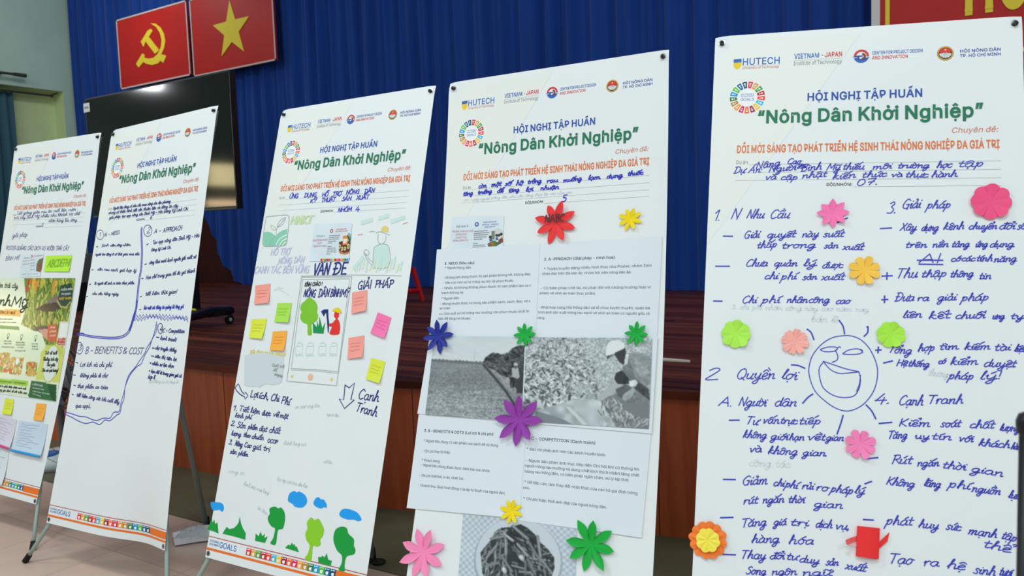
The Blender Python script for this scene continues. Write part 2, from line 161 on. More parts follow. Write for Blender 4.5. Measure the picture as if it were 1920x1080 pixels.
=453|72,245 72,301 381,301 381,245|72,97 72,153 381,153 381,97
<453|65,178 65,220 388,383 388,316 142,200 144,204 144,194 142,198 388,81 388,15
>453|387,178 65,15 65,81 310,198 308,194 308,204 310,200 65,316 65,383 387,220
“300|52,318 104,509 151,509 121,318|175,318 228,509 274,509 244,318
”300|52,318 82,509 151,509 98,318|175,318 205,509 274,509 222,318
ı167|53,0 53,379 114,379 114,0
'206|78,318 70,509 136,509 128,318
"""

# ================================================================ helpers
MATS = {}


def mat(name, rgb, rough=0.6, spec=0.3, metal=0.0, sheen=0.0, alpha=1.0, srgb=True):
    if name in MATS:
        return MATS[name]
    m = bpy.data.materials.new(name)
    m.use_nodes = True
    b = m.node_tree.nodes['Principled BSDF']
    c = lin(rgb) if srgb else rgb
    b.inputs['Base Color'].default_value = (*c, 1)
    b.inputs['Roughness'].default_value = rough
    b.inputs['Specular IOR Level'].default_value = spec
    b.inputs['Metallic'].default_value = metal
    if sheen:
        b.inputs['Sheen Weight'].default_value = sheen
    b.inputs['Alpha'].default_value = alpha
    MATS[name] = m
    return m


def nodes(m):
    t = m.node_tree
    return t, t.nodes, t.links, t.nodes['Principled BSDF']


def noisy(name, c1, c2, scale=(1, 1, 1), nscale=4.0, detail=6.0, rough=0.6, spec=0.3, bump=0.0, distort=0.0):
    """base colour wandering between two colours with noise in object space"""
    m = mat(name, c1, rough, spec)
    t, N, L, b = nodes(m)
    tc = N.new('ShaderNodeTexCoord')
    mp = N.new('ShaderNodeMapping')
    mp.inputs['Scale'].default_value = scale
    nz = N.new('ShaderNodeTexNoise')
    nz.inputs['Scale'].default_value = nscale
    nz.inputs['Detail'].default_value = detail
    nz.inputs['Distortion'].default_value = distort
    rp = N.new('ShaderNodeValToRGB')
    rp.color_ramp.elements[0].position = 0.32
    rp.color_ramp.elements[1].position = 0.68
    rp.color_ramp.elements[0].color = (*lin(c1), 1)
    rp.color_ramp.elements[1].color = (*lin(c2), 1)
    L.new(tc.outputs['Object'], mp.inputs['Vector'])
    L.new(mp.outputs['Vector'], nz.inputs['Vector'])
    L.new(nz.outputs['Fac'], rp.inputs['Fac'])
    L.new(rp.outputs['Color'], b.inputs['Base Color'])
    if bump:
        bp = N.new('ShaderNodeBump')
        bp.inputs['Strength'].default_value = bump
        bp.inputs['Distance'].default_value = 0.01
        L.new(nz.outputs['Fac'], bp.inputs['Height'])
        L.new(bp.outputs['Normal'], b.inputs['Normal'])
    return m


def colour_attr_mat(name, rough=0.5, spec=0.3):
    m = mat(name, (255, 255, 255), rough, spec)
    t, N, L, b = nodes(m)
    if not any(n.type == 'ATTRIBUTE' for n in N):
        a = N.new('ShaderNodeAttribute')
        a.attribute_name = 'print'
        L.new(a.outputs['Color'], b.inputs['Base Color'])
    return m


def empty(name, loc, label=None, cat=None, group=None, kind=None):
    o = bpy.data.objects.new(name, None)
    o.empty_display_size = 0.1
    COL.objects.link(o)
    o.location = loc
    tag(o, label, cat, group, kind)
    return o


def tag(o, label=None, cat=None, group=None, kind=None):
    if label:
        o['label'] = label
    if cat:
        o['category'] = cat
    if group:
        o['group'] = group
    if kind:
        o['kind'] = kind
    return o


class MB:
    """collects vertices and faces; build() links ONE mesh object"""

    def __init__(self):
        self.v, self.f, self.m, self.mats, self.cols = [], [], [], [], None

    def mi(self, m):
        if m not in self.mats:
            self.mats.append(m)
        return self.mats.index(m)

    def add(self, vs, fs, m):
        k, i = len(self.v), self.mi(m)
        self.v.extend([tuple(p) for p in vs])
        for f in fs:
            self.f.append(tuple(k + j for j in f))
            self.m.append(i)

    def box(self, lo, hi, m):
        x0, y0, z0 = lo
        x1, y1, z1 = hi
        self.add([(x0, y0, z0), (x1, y0, z0), (x1, y1, z0), (x0, y1, z0), (x0, y0, z1), (x1, y0, z1), (x1, y1, z1), (x0, y1, z1)],
                 [(0, 3, 2, 1), (4, 5, 6, 7), (0, 1, 5, 4), (1, 2, 6, 5), (2, 3, 7, 6), (3, 0, 4, 7)], m)

    def tube(self, pts, r, m, n=10, caps=True):
        pts = [Vector(p) for p in pts]
        rr = r if isinstance(r, (list, tuple)) else [r] * len(pts)
        rings, vs, fs = [], [], []
        up = None
        for i, p in enumerate(pts):
            d = (pts[min(i + 1, len(pts) - 1)] - pts[max(i - 1, 0)]).normalized()
            if up is None:
                up = Vector((0, 0, 1)) if abs(d.z) < 0.9 else Vector((1, 0, 0))
            a = d.cross(up).normalized()
            b = a.cross(d).normalized()
            up = b
            for k in range(n):
                t = 2 * PI * k / n
                vs.append(p + (a * math.cos(t) + b * math.sin(t)) * rr[i])
        for i in range(len(pts) - 1):
            for k in range(n):
                fs.append((i * n + k, i * n + (k + 1) % n, (i + 1) * n + (k + 1) % n, (i + 1) * n + k))
        if caps:
            fs.append(tuple(range(n - 1, -1, -1)))
            fs.append(tuple((len(pts) - 1) * n + k for k in range(n)))
        self.add(vs, fs, m)

    def lathe(self, c, axis, prof, m, n=20):
        """prof: (radius, height along axis) pairs"""
        axis = Vector(axis).normalized()
        c = Vector(c)
        t = Vector((0, 0, 1)) if abs(axis.z) < 0.9 else Vector((1, 0, 0))
        a = axis.cross(t).normalized()
        b = axis.cross(a)
        vs, fs = [], []
        for r, h in prof:
            for k in range(n):
                q = 2 * PI * k / n
                vs.append(c + axis * h + (a * math.cos(q) + b * math.sin(q)) * max(r, 1e-5))
        for i in range(len(prof) - 1):
            for k in range(n):
                fs.append((i * n + k, i * n + (k + 1) % n, (i + 1) * n + (k + 1) % n, (i + 1) * n + k))
        self.add(vs, fs, m)

    def build(self, name, parent=None, smooth=False, loc=None):
        org = Vector(loc) if loc is not None else (Vector(parent_world(parent)) if parent else Vector((0, 0, 0)))
        me = bpy.data.meshes.new(name)
        me.from_pydata([(p[0] - org.x, p[1] - org.y, p[2] - org.z) for p in self.v], [], self.f)
        for m in self.mats:
            me.materials.append(m)
        me.polygons.foreach_set('material_index', self.m)
        if smooth:
            me.polygons.foreach_set('use_smooth', [True] * len(me.polygons))
        if self.cols is not None:
            at = me.color_attributes.new('print', 'FLOAT_COLOR', 'POINT')
            full = np.ones((len(self.v), 4), np.float32)
            full[:len(self.cols), :3] = self.cols
            at.data.foreach_set('color', full.ravel())
        me.update()
        o = bpy.data.objects.new(name, me)
        COL.objects.link(o)
        if parent:
            o.parent = parent
        elif loc is not None:
            o.location = loc
        return o


def parent_world(p):
    v = Vector((0, 0, 0))
    while p is not None:
        v += p.location
        p = p.parent
    return v


# ---------------------------------------------------------------- rays: where a sight line of the survey meets a surface
def sight(x, y):
    return CAMROT @ np.array([(x - 960) / FPX, (y - 540) / FPX, 1.0])


def on_plane(x, y, axis, val):
    r = sight(x, y)
    e = np.array(EYE)
    k = (val - e[axis]) / r[axis]
    return Vector(e + r * k)


# ---------------------------------------------------------------- the five banner surfaces (0.8 x 1.8 m, leaning back)
UP = np.array([0, 0, 1.42])
W, H, VT = 0.8, 1.805, -0.019


class Surf:
    def __init__(self, P0, ru, rv, bend):
        self.P0 = np.array(P0) + UP
        self.ru, self.rv = np.array(ru), np.array(rv)
        n = np.cross(self.ru, self.rv)
        n /= np.linalg.norm(n)
        if n @ (np.array(EYE) - self.P0) < 0:
            n = -n
        self.n, self.bend = n, bend

    def P(self, u, v, w=0.0):
        return self.P0 + self.ru * u + self.rv * v + self.n * (w + self.bend(u, v))

    def U(self, x, y):
        """(u, v) on the banner for a sight line"""
        r = sight(x, y)
        e = np.array(EYE)
        u = v = 0.4
        for _ in range(6):
            p0 = self.P0 + self.n * self.bend(u, v)
            k = (self.n @ (p0 - e)) / (self.n @ r)
            q = e + r * k - p0
            u, v = q @ self.ru, q @ self.rv
        return np.array([u, v])


def corner_curl(u, v):
    a = max(0.0, 0.045 - (u + (v - VT)))
    b = max(0.0, 0.045 - ((W - u) + (v - VT)))
    return -5.0 * a * a - 2.0 * b * b


def bump(x, c, s):
    return math.exp(-((x - c) / s) ** 2)


BEND = {
    1: lambda u, v: corner_curl(u, v) - 0.11 * (v / 1.8) * (1 - v / 1.8) + 0.02 * (v / 1.8) ** 2,
    2: lambda u, v: corner_curl(u, v) + 0.045 * (v / 1.8) ** 2 * (1 - u / W) + 0.015 * (v / 1.8) * (1 - v / 1.8)
    - 0.042 * bump(u, 0.62, 0.14) * max(0, (v - 1.45) / 0.35) ** 1.5,
    3: lambda u, v: corner_curl(u, v) + 0.012 * (v / 1.8) ** 2 + 0.014 * (u / W) * (v / 1.8) ** 2,
    4: lambda u, v: corner_curl(u, v) + 0.066 * v * v,
    5: lambda u, v: corner_curl(u, v) + 0.020 * v * v,
}
S = {
    1: Surf([-4.7123, 2.3072, 0.5223], [0.99963, 0.02667, -0.00513], [0.00133, -0.23684, -0.97155], BEND[1]),
    2: Surf([-3.6820, 2.2485, 0.5064], [0.99938, -0.01417, 0.03231], [0.02814, -0.23218, -0.97227], BEND[2]),
    3: Surf([-2.6502, 2.3787, 0.5070], [0.99937, 0.03504, 0.00635], [0.01603, -0.28345, -0.95885], BEND[3]),
    4: Surf([-1.7480, 2.3582, 0.5058], [0.99089, 0.13322, 0.01991], [0.04231, -0.16747, -0.98497], BEND[4]),
    5: Surf([-0.7783, 2.3847, 0.5255], [0.96408, 0.26272, -0.03895], [0.03036, -0.25472, -0.96654], BEND[5]),
}


class Z:
    """survey window: readings taken in an enlarged crop -> photo sight line"""

    def __init__(self, x0, y0, s):
        self.x0, self.y0, self.s = x0, y0, s

    def __call__(self, x, y):
        return (self.x0 + x * self.s, self.y0 + y * self.s)


def uvs(b, z, pts):
    return [S[b].U(*z(x, y)) for x, y in pts]


def parse(s):
    return [tuple(float(q) for q in p.split(',')) for p in s.split()]


def clip_half(poly, axis, val, keep_less):
    out = []
    n = len(poly)
    for i in range(n):
        a, b = poly[i], poly[(i + 1) % n]
        ia = (a[axis] <= val) == keep_less or a[axis] == val
        ib = (b[axis] <= val) == keep_less or b[axis] == val
        if ia:
            out.append(a)
        if ia != ib and a[axis] != b[axis]:
            t = (val - a[axis]) / (b[axis] - a[axis])
            out.append(tuple(a[k] + t * (b[k] - a[k]) for k in range(2)))
    return out


class Sheet(MB):
    """a mesh drawn in banner coordinates (u right, v down, w out of the sheet, metres)"""

    def __init__(self, b, w=0.0):
        super().__init__()
        self.s, self.w = S[b], w

    def uv(self, pts, fs, m, w=None):
        w = self.w if w is None else w
        self.add([self.s.P(p[0], p[1], (p[2] if len(p) > 2 else 0) + w) for p in pts], fs, m)

    def grid(self, quad, nx, ny, m, w=None, wf=None):
        """quad: TL TR BR BL in uv"""
        q = [np.array(p, float) for p in quad]
        pts, fs = [], []
        for j in range(ny + 1):
            for i in range(nx + 1):
                s, t = i / nx, j / ny
                p = (q[0] * (1 - s) + q[1] * s) * (1 - t) + (q[3] * (1 - s) + q[2] * s) * t
                pts.append((p[0], p[1], wf(s, t) if wf else 0.0))
        for j in range(ny):
            for i in range(nx):
                a = j * (nx + 1) + i
                fs.append((a, a + 1, a + nx + 2, a + nx + 1))
        self.uv(pts, fs, m, w)

    def poly(self, pts, m, w=None, holes=()):
        pts = [tuple(p[:2]) for p in pts]
        loops = [[Vector((p[0], p[1], 0)) for p in pts]] + [[Vector((p[0], p[1], 0)) for p in h] for h in holes]
        tris = tessellate_polygon(loops)
        flat = [p for l in loops for p in l]
        self.uv([(p.x, p.y) for p in flat], tris, m, w)

    def bands(self, pts, m, w=None, step=0.06):
        """convex polygon cut into narrow bands so that it follows the bent sheet"""
        vs = [p[1] for p in pts]
        if min(vs) > 1.5:
            step = .02
        v = math.floor(min(vs) / step) * step
        while v < max(vs):
            q = clip_half(clip_half([tuple(p) for p in pts], 1, v, False), 1, v + step, True)
            if len(q) >= 3:
                us = [p[0] for p in q]
                u = math.floor(min(us) / step) * step
                while u < max(us):
                    r = clip_half(clip_half(q, 0, u, False), 0, u + step, True)
                    if len(r) >= 3:
                        self.uv(r, [tuple(range(len(r)))], m, w)
                    u += step
            v += step

    def ring(self, c, r0, r1, a0, a1, m, n=None, w=None):
        n = n or max(3, int(abs(a1 - a0) / 0.16))
        pts, fs = [], []
        for i in range(n + 1):
            t = a0 + (a1 - a0) * i / n
            for r in (r0, r1):
                pts.append((c[0] + r * math.cos(t), c[1] + r * math.sin(t)))
        for i in range(n):
            fs.append((2 * i, 2 * i + 1, 2 * i + 3, 2 * i + 2))
        self.uv(pts, fs, m, w)

    def stroke(self, pts, m, width=0.003, w=None, smooth=True, closed=False):
        pts = [np.array(p[:2], float) for p in pts]
        if closed:
            pts = pts + [pts[0]]
        if smooth and len(pts) > 2:
            out = []
            for i in range(len(pts) - 1):
                p0 = pts[i - 1] if i else (pts[-2] if closed else pts[0])
                p1, p2 = pts[i], pts[i + 1]
                p3 = pts[i + 2] if i + 2 < len(pts) else (pts[1] if closed else pts[-1])
                k = 4
                for j in range(k):
                    t = j / k
                    out.append(0.5 * ((2 * p1) + (-p0 + p2) * t + (2 * p0 - 5 * p1 + 4 * p2 - p3) * t * t + (-p0 + 3 * p1 - 3 * p2 + p3) * t ** 3))
            out.append(pts[-1])
            pts = out
        else:
            out = [pts[0]]
            for a, b in zip(pts, pts[1:]):
                k = max(1, int(np.linalg.norm(b - a) / 0.03))
                out += [a + (b - a) * (j + 1) / k for j in range(k)]
            pts = out
        vs, fs = [], []
        n = len(pts)
        self.tick = getattr(self, 'tick', 0) + 1
        lay = (self.tick % 9) * .00003
        for i, p in enumerate(pts):
            d = pts[min(i + 1, n - 1)] - pts[max(i - 1, 0)]
            l = np.linalg.norm(d)
            d = d / l if l > 1e-9 else np.array([1.0, 0])
            nn = np.array([-d[1], d[0]]) * width / 2
            e = d * width * 0.35 * (-1 if i == 0 else 1 if i == n - 1 else 0)
            a, c = p + nn + e, p - nn + e
            vs += [(a[0], a[1], lay), (c[0], c[1], lay)]
        for i in range(n - 1):
            fs.append((2 * i, 2 * i + 1, 2 * i + 3, 2 * i + 2))
        self.uv(vs, fs, m, w)


# ---------------------------------------------------------------- printed lettering: outlines (1000 units; capitals 509, x-height 379)
GLYPH = {}
for _line in GLYPH_DATA.strip('\n').split('\n'):
    _h, *_c = _line.split('|')
    GLYPH[_line[0]] = (float(_h[1:]), [parse(c) for c in _c])
MARK = {'\u0301': '-20,0 55,75', '\u0300': '-55,75 20,0', '\u0309': '-45,60 -5,85 35,60 25,32 0,20 0,-5', '\u0303': '-85,15 -45,60 0,40 45,20 85,60',
        '\u0302': '-85,5 0,75 85,5', '\u0306': '-80,70 -40,15 40,15 80,70'}
_cache = {}


def offset_loop(p, d):
    n = len(p)
    out = []
    for i in range(n):
        a, b, c = np.array(p[i - 1]), np.array(p[i]), np.array(p[(i + 1) % n])
        e1, e2 = b - a, c - b
        e1, e2 = e1 / (np.linalg.norm(e1) + 1e-9), e2 / (np.linalg.norm(e2) + 1e-9)
        n1, n2 = np.array([e1[1], -e1[0]]), np.array([e2[1], -e2[0]])
        s = n1 + n2
        cr = e1[0] * e2[1] - e1[1] * e2[0]
        k = max(0.5 if cr > 0 else 0.12, (s @ s) / 2)
        out.append(tuple(b + s / k * d))
    return out


def loop_area(p):
    return 0.5 * sum(p[i - 1][0] * p[i][1] - p[i][0] * p[i - 1][1] for i in range(len(p)))


def glyph(ch, bold=0, serif=False):
    """-> advance, verts, tris"""
    key = (ch, bold, serif)
    if key in _cache:
        return _cache[key]
    dec = unicodedata.normalize('NFD', ch)
    base, marks = dec[0], [c for c in dec[1:]]
    bar = base in 'Đđ'
    g = {'Đ': 'D', 'đ': 'd', 'i': 'ı' if any(c in MARK for c in marks) else 'i', '–': '-', '→': '-'}.get(base, base)
    if g == ' ':
        return 160.0, [], []
    adv, loops = GLYPH.get(g, GLYPH['x'])
    areas = [loop_area(l) for l in loops]
    big = max(areas, key=abs)
    sg = 1 if big > 0 else -1
    loops = [l if sg > 0 else l[::-1] for l in loops]
    extra = []
    if serif:
        for l in loops:
            for i in range(len(l)):
                a, b = l[i - 1], l[i]
                if abs(a[1] - b[1]) < 3 and 28 < abs(a[0] - b[0]) < 100:
                    y = a[1]
                    x0, x1 = min(a[0], b[0]), max(a[0], b[0])
                    if abs(y) < 4:
                        extra.append([(x0 - 34, 0), (x1 + 34, 0), (x1 + 34, 26), (x0 - 34, 26)])
                    elif y > 340:
                        extra.append([(x0 - 34, y - 26), (x1 + (34 if y < 515 and g.isupper() else 4), y - 26), (x1 + (34 if g.isupper() else 4), y), (x0 - 34, y)])
    if bold:
        loops = [offset_loop(l, bold) for l in loops]
    outs = [l for l in loops if loop_area(l) > 0]
    ins = [l for l in loops if loop_area(l) <= 0]
    V, T = [], []

    def put(loopset):
        tr = tessellate_polygon([[Vector((q[0], q[1], 0)) for q in l] for l in loopset])
        k = len(V)
        for l in loopset:
            V.extend(l)
        T.extend([tuple(k + i for i in t) for t in tr])
    for o in outs:
        xs, ys = [p[0] for p in o], [p[1] for p in o]
        mine = [h for h in ins if min(xs) < h[0][0] < max(xs) and min(ys) < h[0][1] < max(ys)]
        put([o] + mine)
    for i_, e in enumerate(extra):
        put([[(x, y, 1 + i_ % 3) for x, y in e]])
    allx = [p[0] for l in loops for p in l]
    top = max(p[1] for l in loops for p in l)
    cx = (min(allx) + max(allx)) / 2
    th = 46 + 1.6 * bold if not serif else 36

    def ribbon(pts, x, y):
        pts = [np.array(p) + (x, y) for p in pts]
        vs, n = [], len(pts)
        for i, p in enumerate(pts):
            d = pts[min(i + 1, n - 1)] - pts[max(i - 1, 0)]
            d = d / np.linalg.norm(d)
            nn = np.array([-d[1], d[0]]) * th / 2
            vs += [(*(p + nn), 4), (*(p - nn), 4)]
        k = len(V)
        V.extend(vs)
        for i in range(n - 1):
            T.append((k + 2 * i, k + 2 * i + 1, k + 2 * i + 3))
            T.append((k + 2 * i, k + 2 * i + 3, k + 2 * i + 2))
    lvl = (top if base.isupper() or g in 'bdhklf' else 384) + 42 + bold
    if base in 'aeouycsmn' or g == 'ı':
        lvl = 384 + 40 + bold
    k = 0
    hat = any(c in '\u0302\u0306' for c in marks)
    for c in sorted(marks, key=lambda c: 0 if c in '\u0302\u0306' else 1):
        if c == '\u0323':
            r = th * 0.62
            ribbon([(-r * 0.8, 0), (r * 0.8, 0)], cx, -85 - bold)
        elif c == '\u031b':
            x1 = max(allx)
            ribbon([(-30, 0), (25, 25), (35, 80)], x1 - 5, (300 if not base.isupper() else 430))
        elif c in MARK:
            sec = hat and k > 0
            ribbon(parse(MARK[c]), cx + (75 if sec and c != '\u0303' else 0), lvl + (45 if sec else 0) + (35 if sec and c == '\u0303' else 0))
            k += 1
    if bar:
        if base == 'Đ':
            ribbon([(-45, 255), (150, 255)], min(allx) + 30, 0)
        else:
            ribbon([(-160, 455), (40, 455)], max(allx), 0)
    res = (adv + 1.2 * bold, V, T)
    _cache[key] = res
    return res


def text(sh, s, p0, p1, cap, m, bold=0, serif=False, shear=0.0, up=None, w=None):
    """s set on the base line p0 -> p1 (uv), stretched to fit, capitals cap metres tall"""
    p0, p1 = np.array(p0, float), np.array(p1, float)
    d = p1 - p0
    L = np.linalg.norm(d)
    d = d / L
    upv = np.array([d[1], -d[0]]) if up is None else np.array(up)
    gl = [glyph(c, bold, serif) for c in s]
    tot = sum(g[0] for g in gl) - 60
    sx, sy = L / tot, cap / 509.0
    x = -20.0
    V, T = [], []
    for adv, vs, ts in gl:
        k = len(V)
        for q in vs:
            vx, vy = q[0], q[1]
            e = p0 + d * ((x + vx) * sx + shear * vy * sy) + upv * (vy * sy)
            V.append((e[0], e[1], q[2] * .00004 if len(q) > 2 else 0))
        T.extend([tuple(k + i for i in t) for t in ts])
        x += adv
    sh.uv(V, T, m, w)


# ---------------------------------------------------------------- handwriting: one-stroke letters (x-height 10, capitals 18)
PEN = {
    'a': '10|8,9 5,10.3 2,8 1,4 2.5,.6 5,.5 7.5,4 8.3,9.5 7.7,3.5 8.4,.6 10.5,1.5', 'b': '9|1,5 4,14 4,19 2.5,18 2,8 2.2,1 5,0 7.5,3 7.3,7.5 5,9.5 2.8,7',
    'c': '8|7.5,8 5.5,10 2.5,8.5 1,4.5 2.2,.8 5,.2 8.5,2', 'd': '10|8,9 5,10.3 2,8 1,4 2.5,.6 5,.5 7.5,5 9,19 8,4 8.4,.8 10.5,1.5',
    'e': '8|1.5,4.5 5,5.5 7,8 5.5,10.2 3,9 1.2,5 2.5,.8 5,.1 8.5,2', 'f': '7|7,17 5,19 3.5,16 2.5,0 1.5,-8;0,9 6.5,9.5',
    'g': '10|8,9 5,10.3 2,8 1,4.5 2.5,1.5 5,1.5 7.5,5 8.3,9.5 7,-5 4,-8.5 1.5,-6 5,-1.5 10.5,1.5', 'h': '10|1,3 4,14 4.2,19 2.8,17.5 2,0;2,0 3,6.5 5.5,9.8 7.5,8.5 7.5,2.5 8.3,.5 10.5,1.5',
    'ı': '4.5|1,6 2.5,9.5 2,2.5 3,.4 5,1.5', 'i': '4.5|1,6 2.5,9.5 2,2.5 3,.4 5,1.5;3,13.2 3.5,14.2', 'k': '9|1,3 4,14 4.2,19 2.8,17.5 2,0;7.5,9.5 4.5,8.5 2.6,4.8 5,4 6.5,1.5 9.5,1',
    'l': '4.5|1,3 4,13 4.5,18.5 3,18 2,6 2.5,1 5,1.5', 'm': '15|1,8 2.2,9.8 2,0;2,0 3,6.5 5.2,9.8 6.8,8.5 6.6,0;6.6,0 7.8,6.5 10,9.8 11.6,8.5 11.6,2 12.5,.4 15,1.5',
    'n': '10|1,8 2.2,9.8 2,0;2,0 3,6.5 5.5,9.8 7.5,8.5 7.4,2 8.3,.4 10.5,1.5', 'o': '9|6,9.8 3,9.5 1,5 2.5,.8 5,.3 7.5,4 7,8.5 5.5,10 7.5,9 9.5,9',
    'p': '9.5|1.5,8 3,10 1,-8.5;2.6,5 4.5,9.5 7,9.5 8,5.5 6,1 3.5,.8 2.4,3', 'q': '10|8,9 5,10.3 2,8 1,4 2.5,.6 5,.8 7.5,5 8.3,9.5 7,-8.5;7,-8.5 8.5,-3 10.5,1',
    'r': '7.5|1,6 2.5,10.2 2,0;2.2,3 3.5,8 5.5,10 7.5,9', 's': '7.5|7,8.5 5,10.3 2.5,8.8 3,6.2 6,4 6,1.2 3.5,-.2 1,1.5', 't': '6.5|3.5,16 2.5,3 3.4,.4 6.5,1.5;.3,10 6.5,10.6',
    'u': '10|1,8 2.2,9.8 1.8,3 3.2,.3 5.5,1.5 7.5,6 8,9.8;8,9.8 7.7,2.5 8.5,.4 10.5,1.5', 'v': '9|1,9.5 2.5,9 4,.3 7.5,9.5 9,9', 'x': '9|1.2,9.5 3,9 6.5,.5 8.8,1;8.2,10 1,0',
    'y': '10|1,8 2.2,9.8 1.8,4 3.2,1.3 5.5,2.5 7.5,6 8.2,9.8;8.2,9.8 7,-5 4,-8.5 1.5,-6 5,-1.5 10.5,1.5', 'w': '12|1,9.5 3,.3 6,8 8.5,.3 11,9.5', 'j': '5|2.5,9.5 2,-5 0,-8', 'z': '9|1,9.5 8,10 1,0 8.5,.5',
    'A': '13|0,0 6,18 ;6,18 11.5,0;2.5,6.5 10.5,6.8', 'B': '11|2,0 2.5,18;0,17 7,18 9,14.5 6.5,10 2.8,9.5 8,8.5 10,4.5 7,.3 1,0', 'C': '12|11,15 8,18 4,15.5 1.5,9 2.5,3 6,0 11,2.5',
    'D': '12|2.5,18 2,0;0,17.5 6,18 10.5,13 10,5 6,.5 .5,0', 'E': '10|9,18 2,17.8;2,17.8 2,0;2,0 9.5,0;2,9.3 7.5,9.5', 'F': '10|10,18 2,17.8;2,17.8 2,0;2,9.3 7.5,9.5',
    'G': '13|11,15 8,18 4,15.5 1.5,9 2.5,3 6,0 10,2.5 10.5,8 7,8;10.5,8 10.3,-1', 'H': '12|1.5,18 1.5,0;10,18 10,0;1.5,9 10,9.3', 'I': '4|2,18 2,0', 'K': '11|2,18 2,0;10,18 2.3,8;2.3,8 10.5,0',
    'L': '10|2,18 1.8,.3;1.8,.3 9.5,.5', 'M': '14|1,0 2.2,18;2.2,18 7,5;7,5 11.8,18;11.8,18 12.8,0', 'N': '12|1.5,0 2,18;2,18 9.5,0;9.5,0 10.5,18.5', 'O': '13|7,18 3,15.5 1.2,9 3,2 7,0 10.8,3.5 11.8,10 9.5,16.5 6.5,18',
    'P': '10|2,0 2.5,18;.5,17 7,18 9.5,14 7,9.3 2.5,8.5', 'Q': '13|7,18 3,15.5 1.2,9 3,2 7,0 10.8,3.5 11.8,10 9.5,16.5 6.5,18;7,4 12.5,-1.5', 'R': '10|2,0 2.5,18;.5,17 7,18 9.5,14 7,9.3 2.5,8.5;5,9 10.5,0',
    'S': '10|9.5,15.5 6.5,18 3,16 3,12 7.5,9 9,5 6.5,.5 3,0 .8,3', 'T': '11|0,17.6 11,18;5.8,18 5,0', 'U': '12|1.5,18 1.5,5 4,.3 8,.8 10,5 10.3,18', 'V': '11|.5,18 5,0;5,0 10.5,18', 'X': '11|1,18 10,0;10,18 .5,0',
    'Y': '10|.5,18 5,9.5;9.5,18 5,9.5 4.5,0', '0': '11|6,18 2.5,15 1.2,9 2.5,2 5.5,0 8.5,3.5 9,10 7.5,16 5.5,18', '1': '7|1,13 5,18;5,18 4.5,0', '2': '10|1.5,14 5,18 8.5,14.5 5,7 1,0 9.5,.6', '3': '10|2,16 6,18 8,14.5 4.5,10 8.5,6 6.5,.8 1,1.5',
    '4': '11|6.5,18 1,6;1,6 10,6.3;8,11 7,-1', '5': '10|9,18 3,17.5;3,17.5 2.5,10.5 7,10.5 8.5,5.5 5.5,.3 1,1.5', '6': '9.5|8,17 3,11 1.5,4.5 4.5,0 8,3.5 6,8.5 2,6', '7': '10|1,17 9.5,18;9.5,18 4,0;2,8.5 9,9',
    '.': '3|1,.2 1.8,.7', ',': '3|2,1.5 .8,-3', '-': '8|0,7 7,7.2', '–': '8|0,7 7,7.2', '!': '4|2,18 1.6,6;1.5,1 1.8,.4', ':': '4|1,1 1.5,1.5;1,8 1.5,8.5', '(': '5|4,18 1,10 2,0', ')': '5|1,18 4,10 1,0', '&': '12|10,0 3,13 5,17.5 8,14.5 2,6 2.5,1 6,.3 10.5,7',
    '+': '10|0,8 9,8.3;4.5,12.5 4.3,3.5', '>': '9|0,8 8,8;5,11 8,8 5,5', '/': '6|0,0 6,18', ' ': '7|'}
PEN = {k: (float(v.split('|')[0]), [parse(q) for q in v.split('|')[1].split(';') if q]) for k, v in PEN.items()}
PMARK = {'\u0301': '-.5,0 3.5,4.5', '\u0300': '-3.5,4.5 .5,0', '\u0309': '-1.5,3.5 1,4.8 1.8,2.5 .3,0', '\u0303': '-4,.5 -1.5,3 1.5,1 4,3.2', '\u0302': '-3.5,0 0,3.6 3.5,0', '\u0306': '-3,3.2 0,.2 3,3.2'}


def pen(sh, s, p0, p1, xh, m, width=0.003, slant=0.22, w=None, jit=0.35):
    """handwritten s on base line p0 -> p1 (uv), x-height xh metres"""
    p0, p1 = np.array(p0, float), np.array(p1, float)
    d = p1 - p0
    L = np.linalg.norm(d)
    d = d / L
    up = np.array([d[1], -d[0]])
    items, x = [], 0.0
    for ch in s:
        dec = unicodedata.normalize('NFD', ch)
        base, marks = dec[0], dec[1:]
        g = {'Đ': 'D', 'đ': 'd', '→': '>'}.get(base, base)
        if g == 'i' and any(c in PMARK for c in marks):
            g = 'ı'
        wd, st = PEN.get(g, PEN['n'])
        for q in st:
            items.append([(px + x, py) for px, py in q])
        cap = base.isupper() or base in 'bdhkl'
        cx, y = x + wd * 0.48, (20 if cap else 12.5)
        hat = any(c in '\u0302\u0306' for c in marks)
        k = 0
        for c in sorted(marks, key=lambda c: 0 if c in '\u0302\u0306' else 1):
            if c == '\u0323':
                items.append([(cx - .3, -4.6), (cx + .5, -4)])
            elif c == '\u031b':
                h = 16 if cap else 9
                items.append([(x + wd - 2, h), (x + wd + .6, h + 1.5), (x + wd + .4, h + 4)])
            elif c in PMARK:
                sec = hat and k
                items.append([(cx + px + (4 if sec else 0), y + py + (3 if sec else 0)) for px, py in parse(PMARK[c])])
                k += 1
        if base == 'Đ':
            items.append([(x - .5, 9), (x + 6, 9.3)])
        elif base == 'đ':
            items.append([(x + 5.5, 15), (x + 11.5, 15.6)])
        x += wd
    sx, sy = L / max(x - 1, 1), xh / 10.0
    for q in items:
        pts = []
        for px, py in q:
            px += RNG.uniform(-jit, jit) * .6
            py += RNG.uniform(-jit, jit)
            pts.append(p0 + d * (px * sx + slant * py * sy) + up * (py * sy))
        sh.stroke(pts, m, width, w)


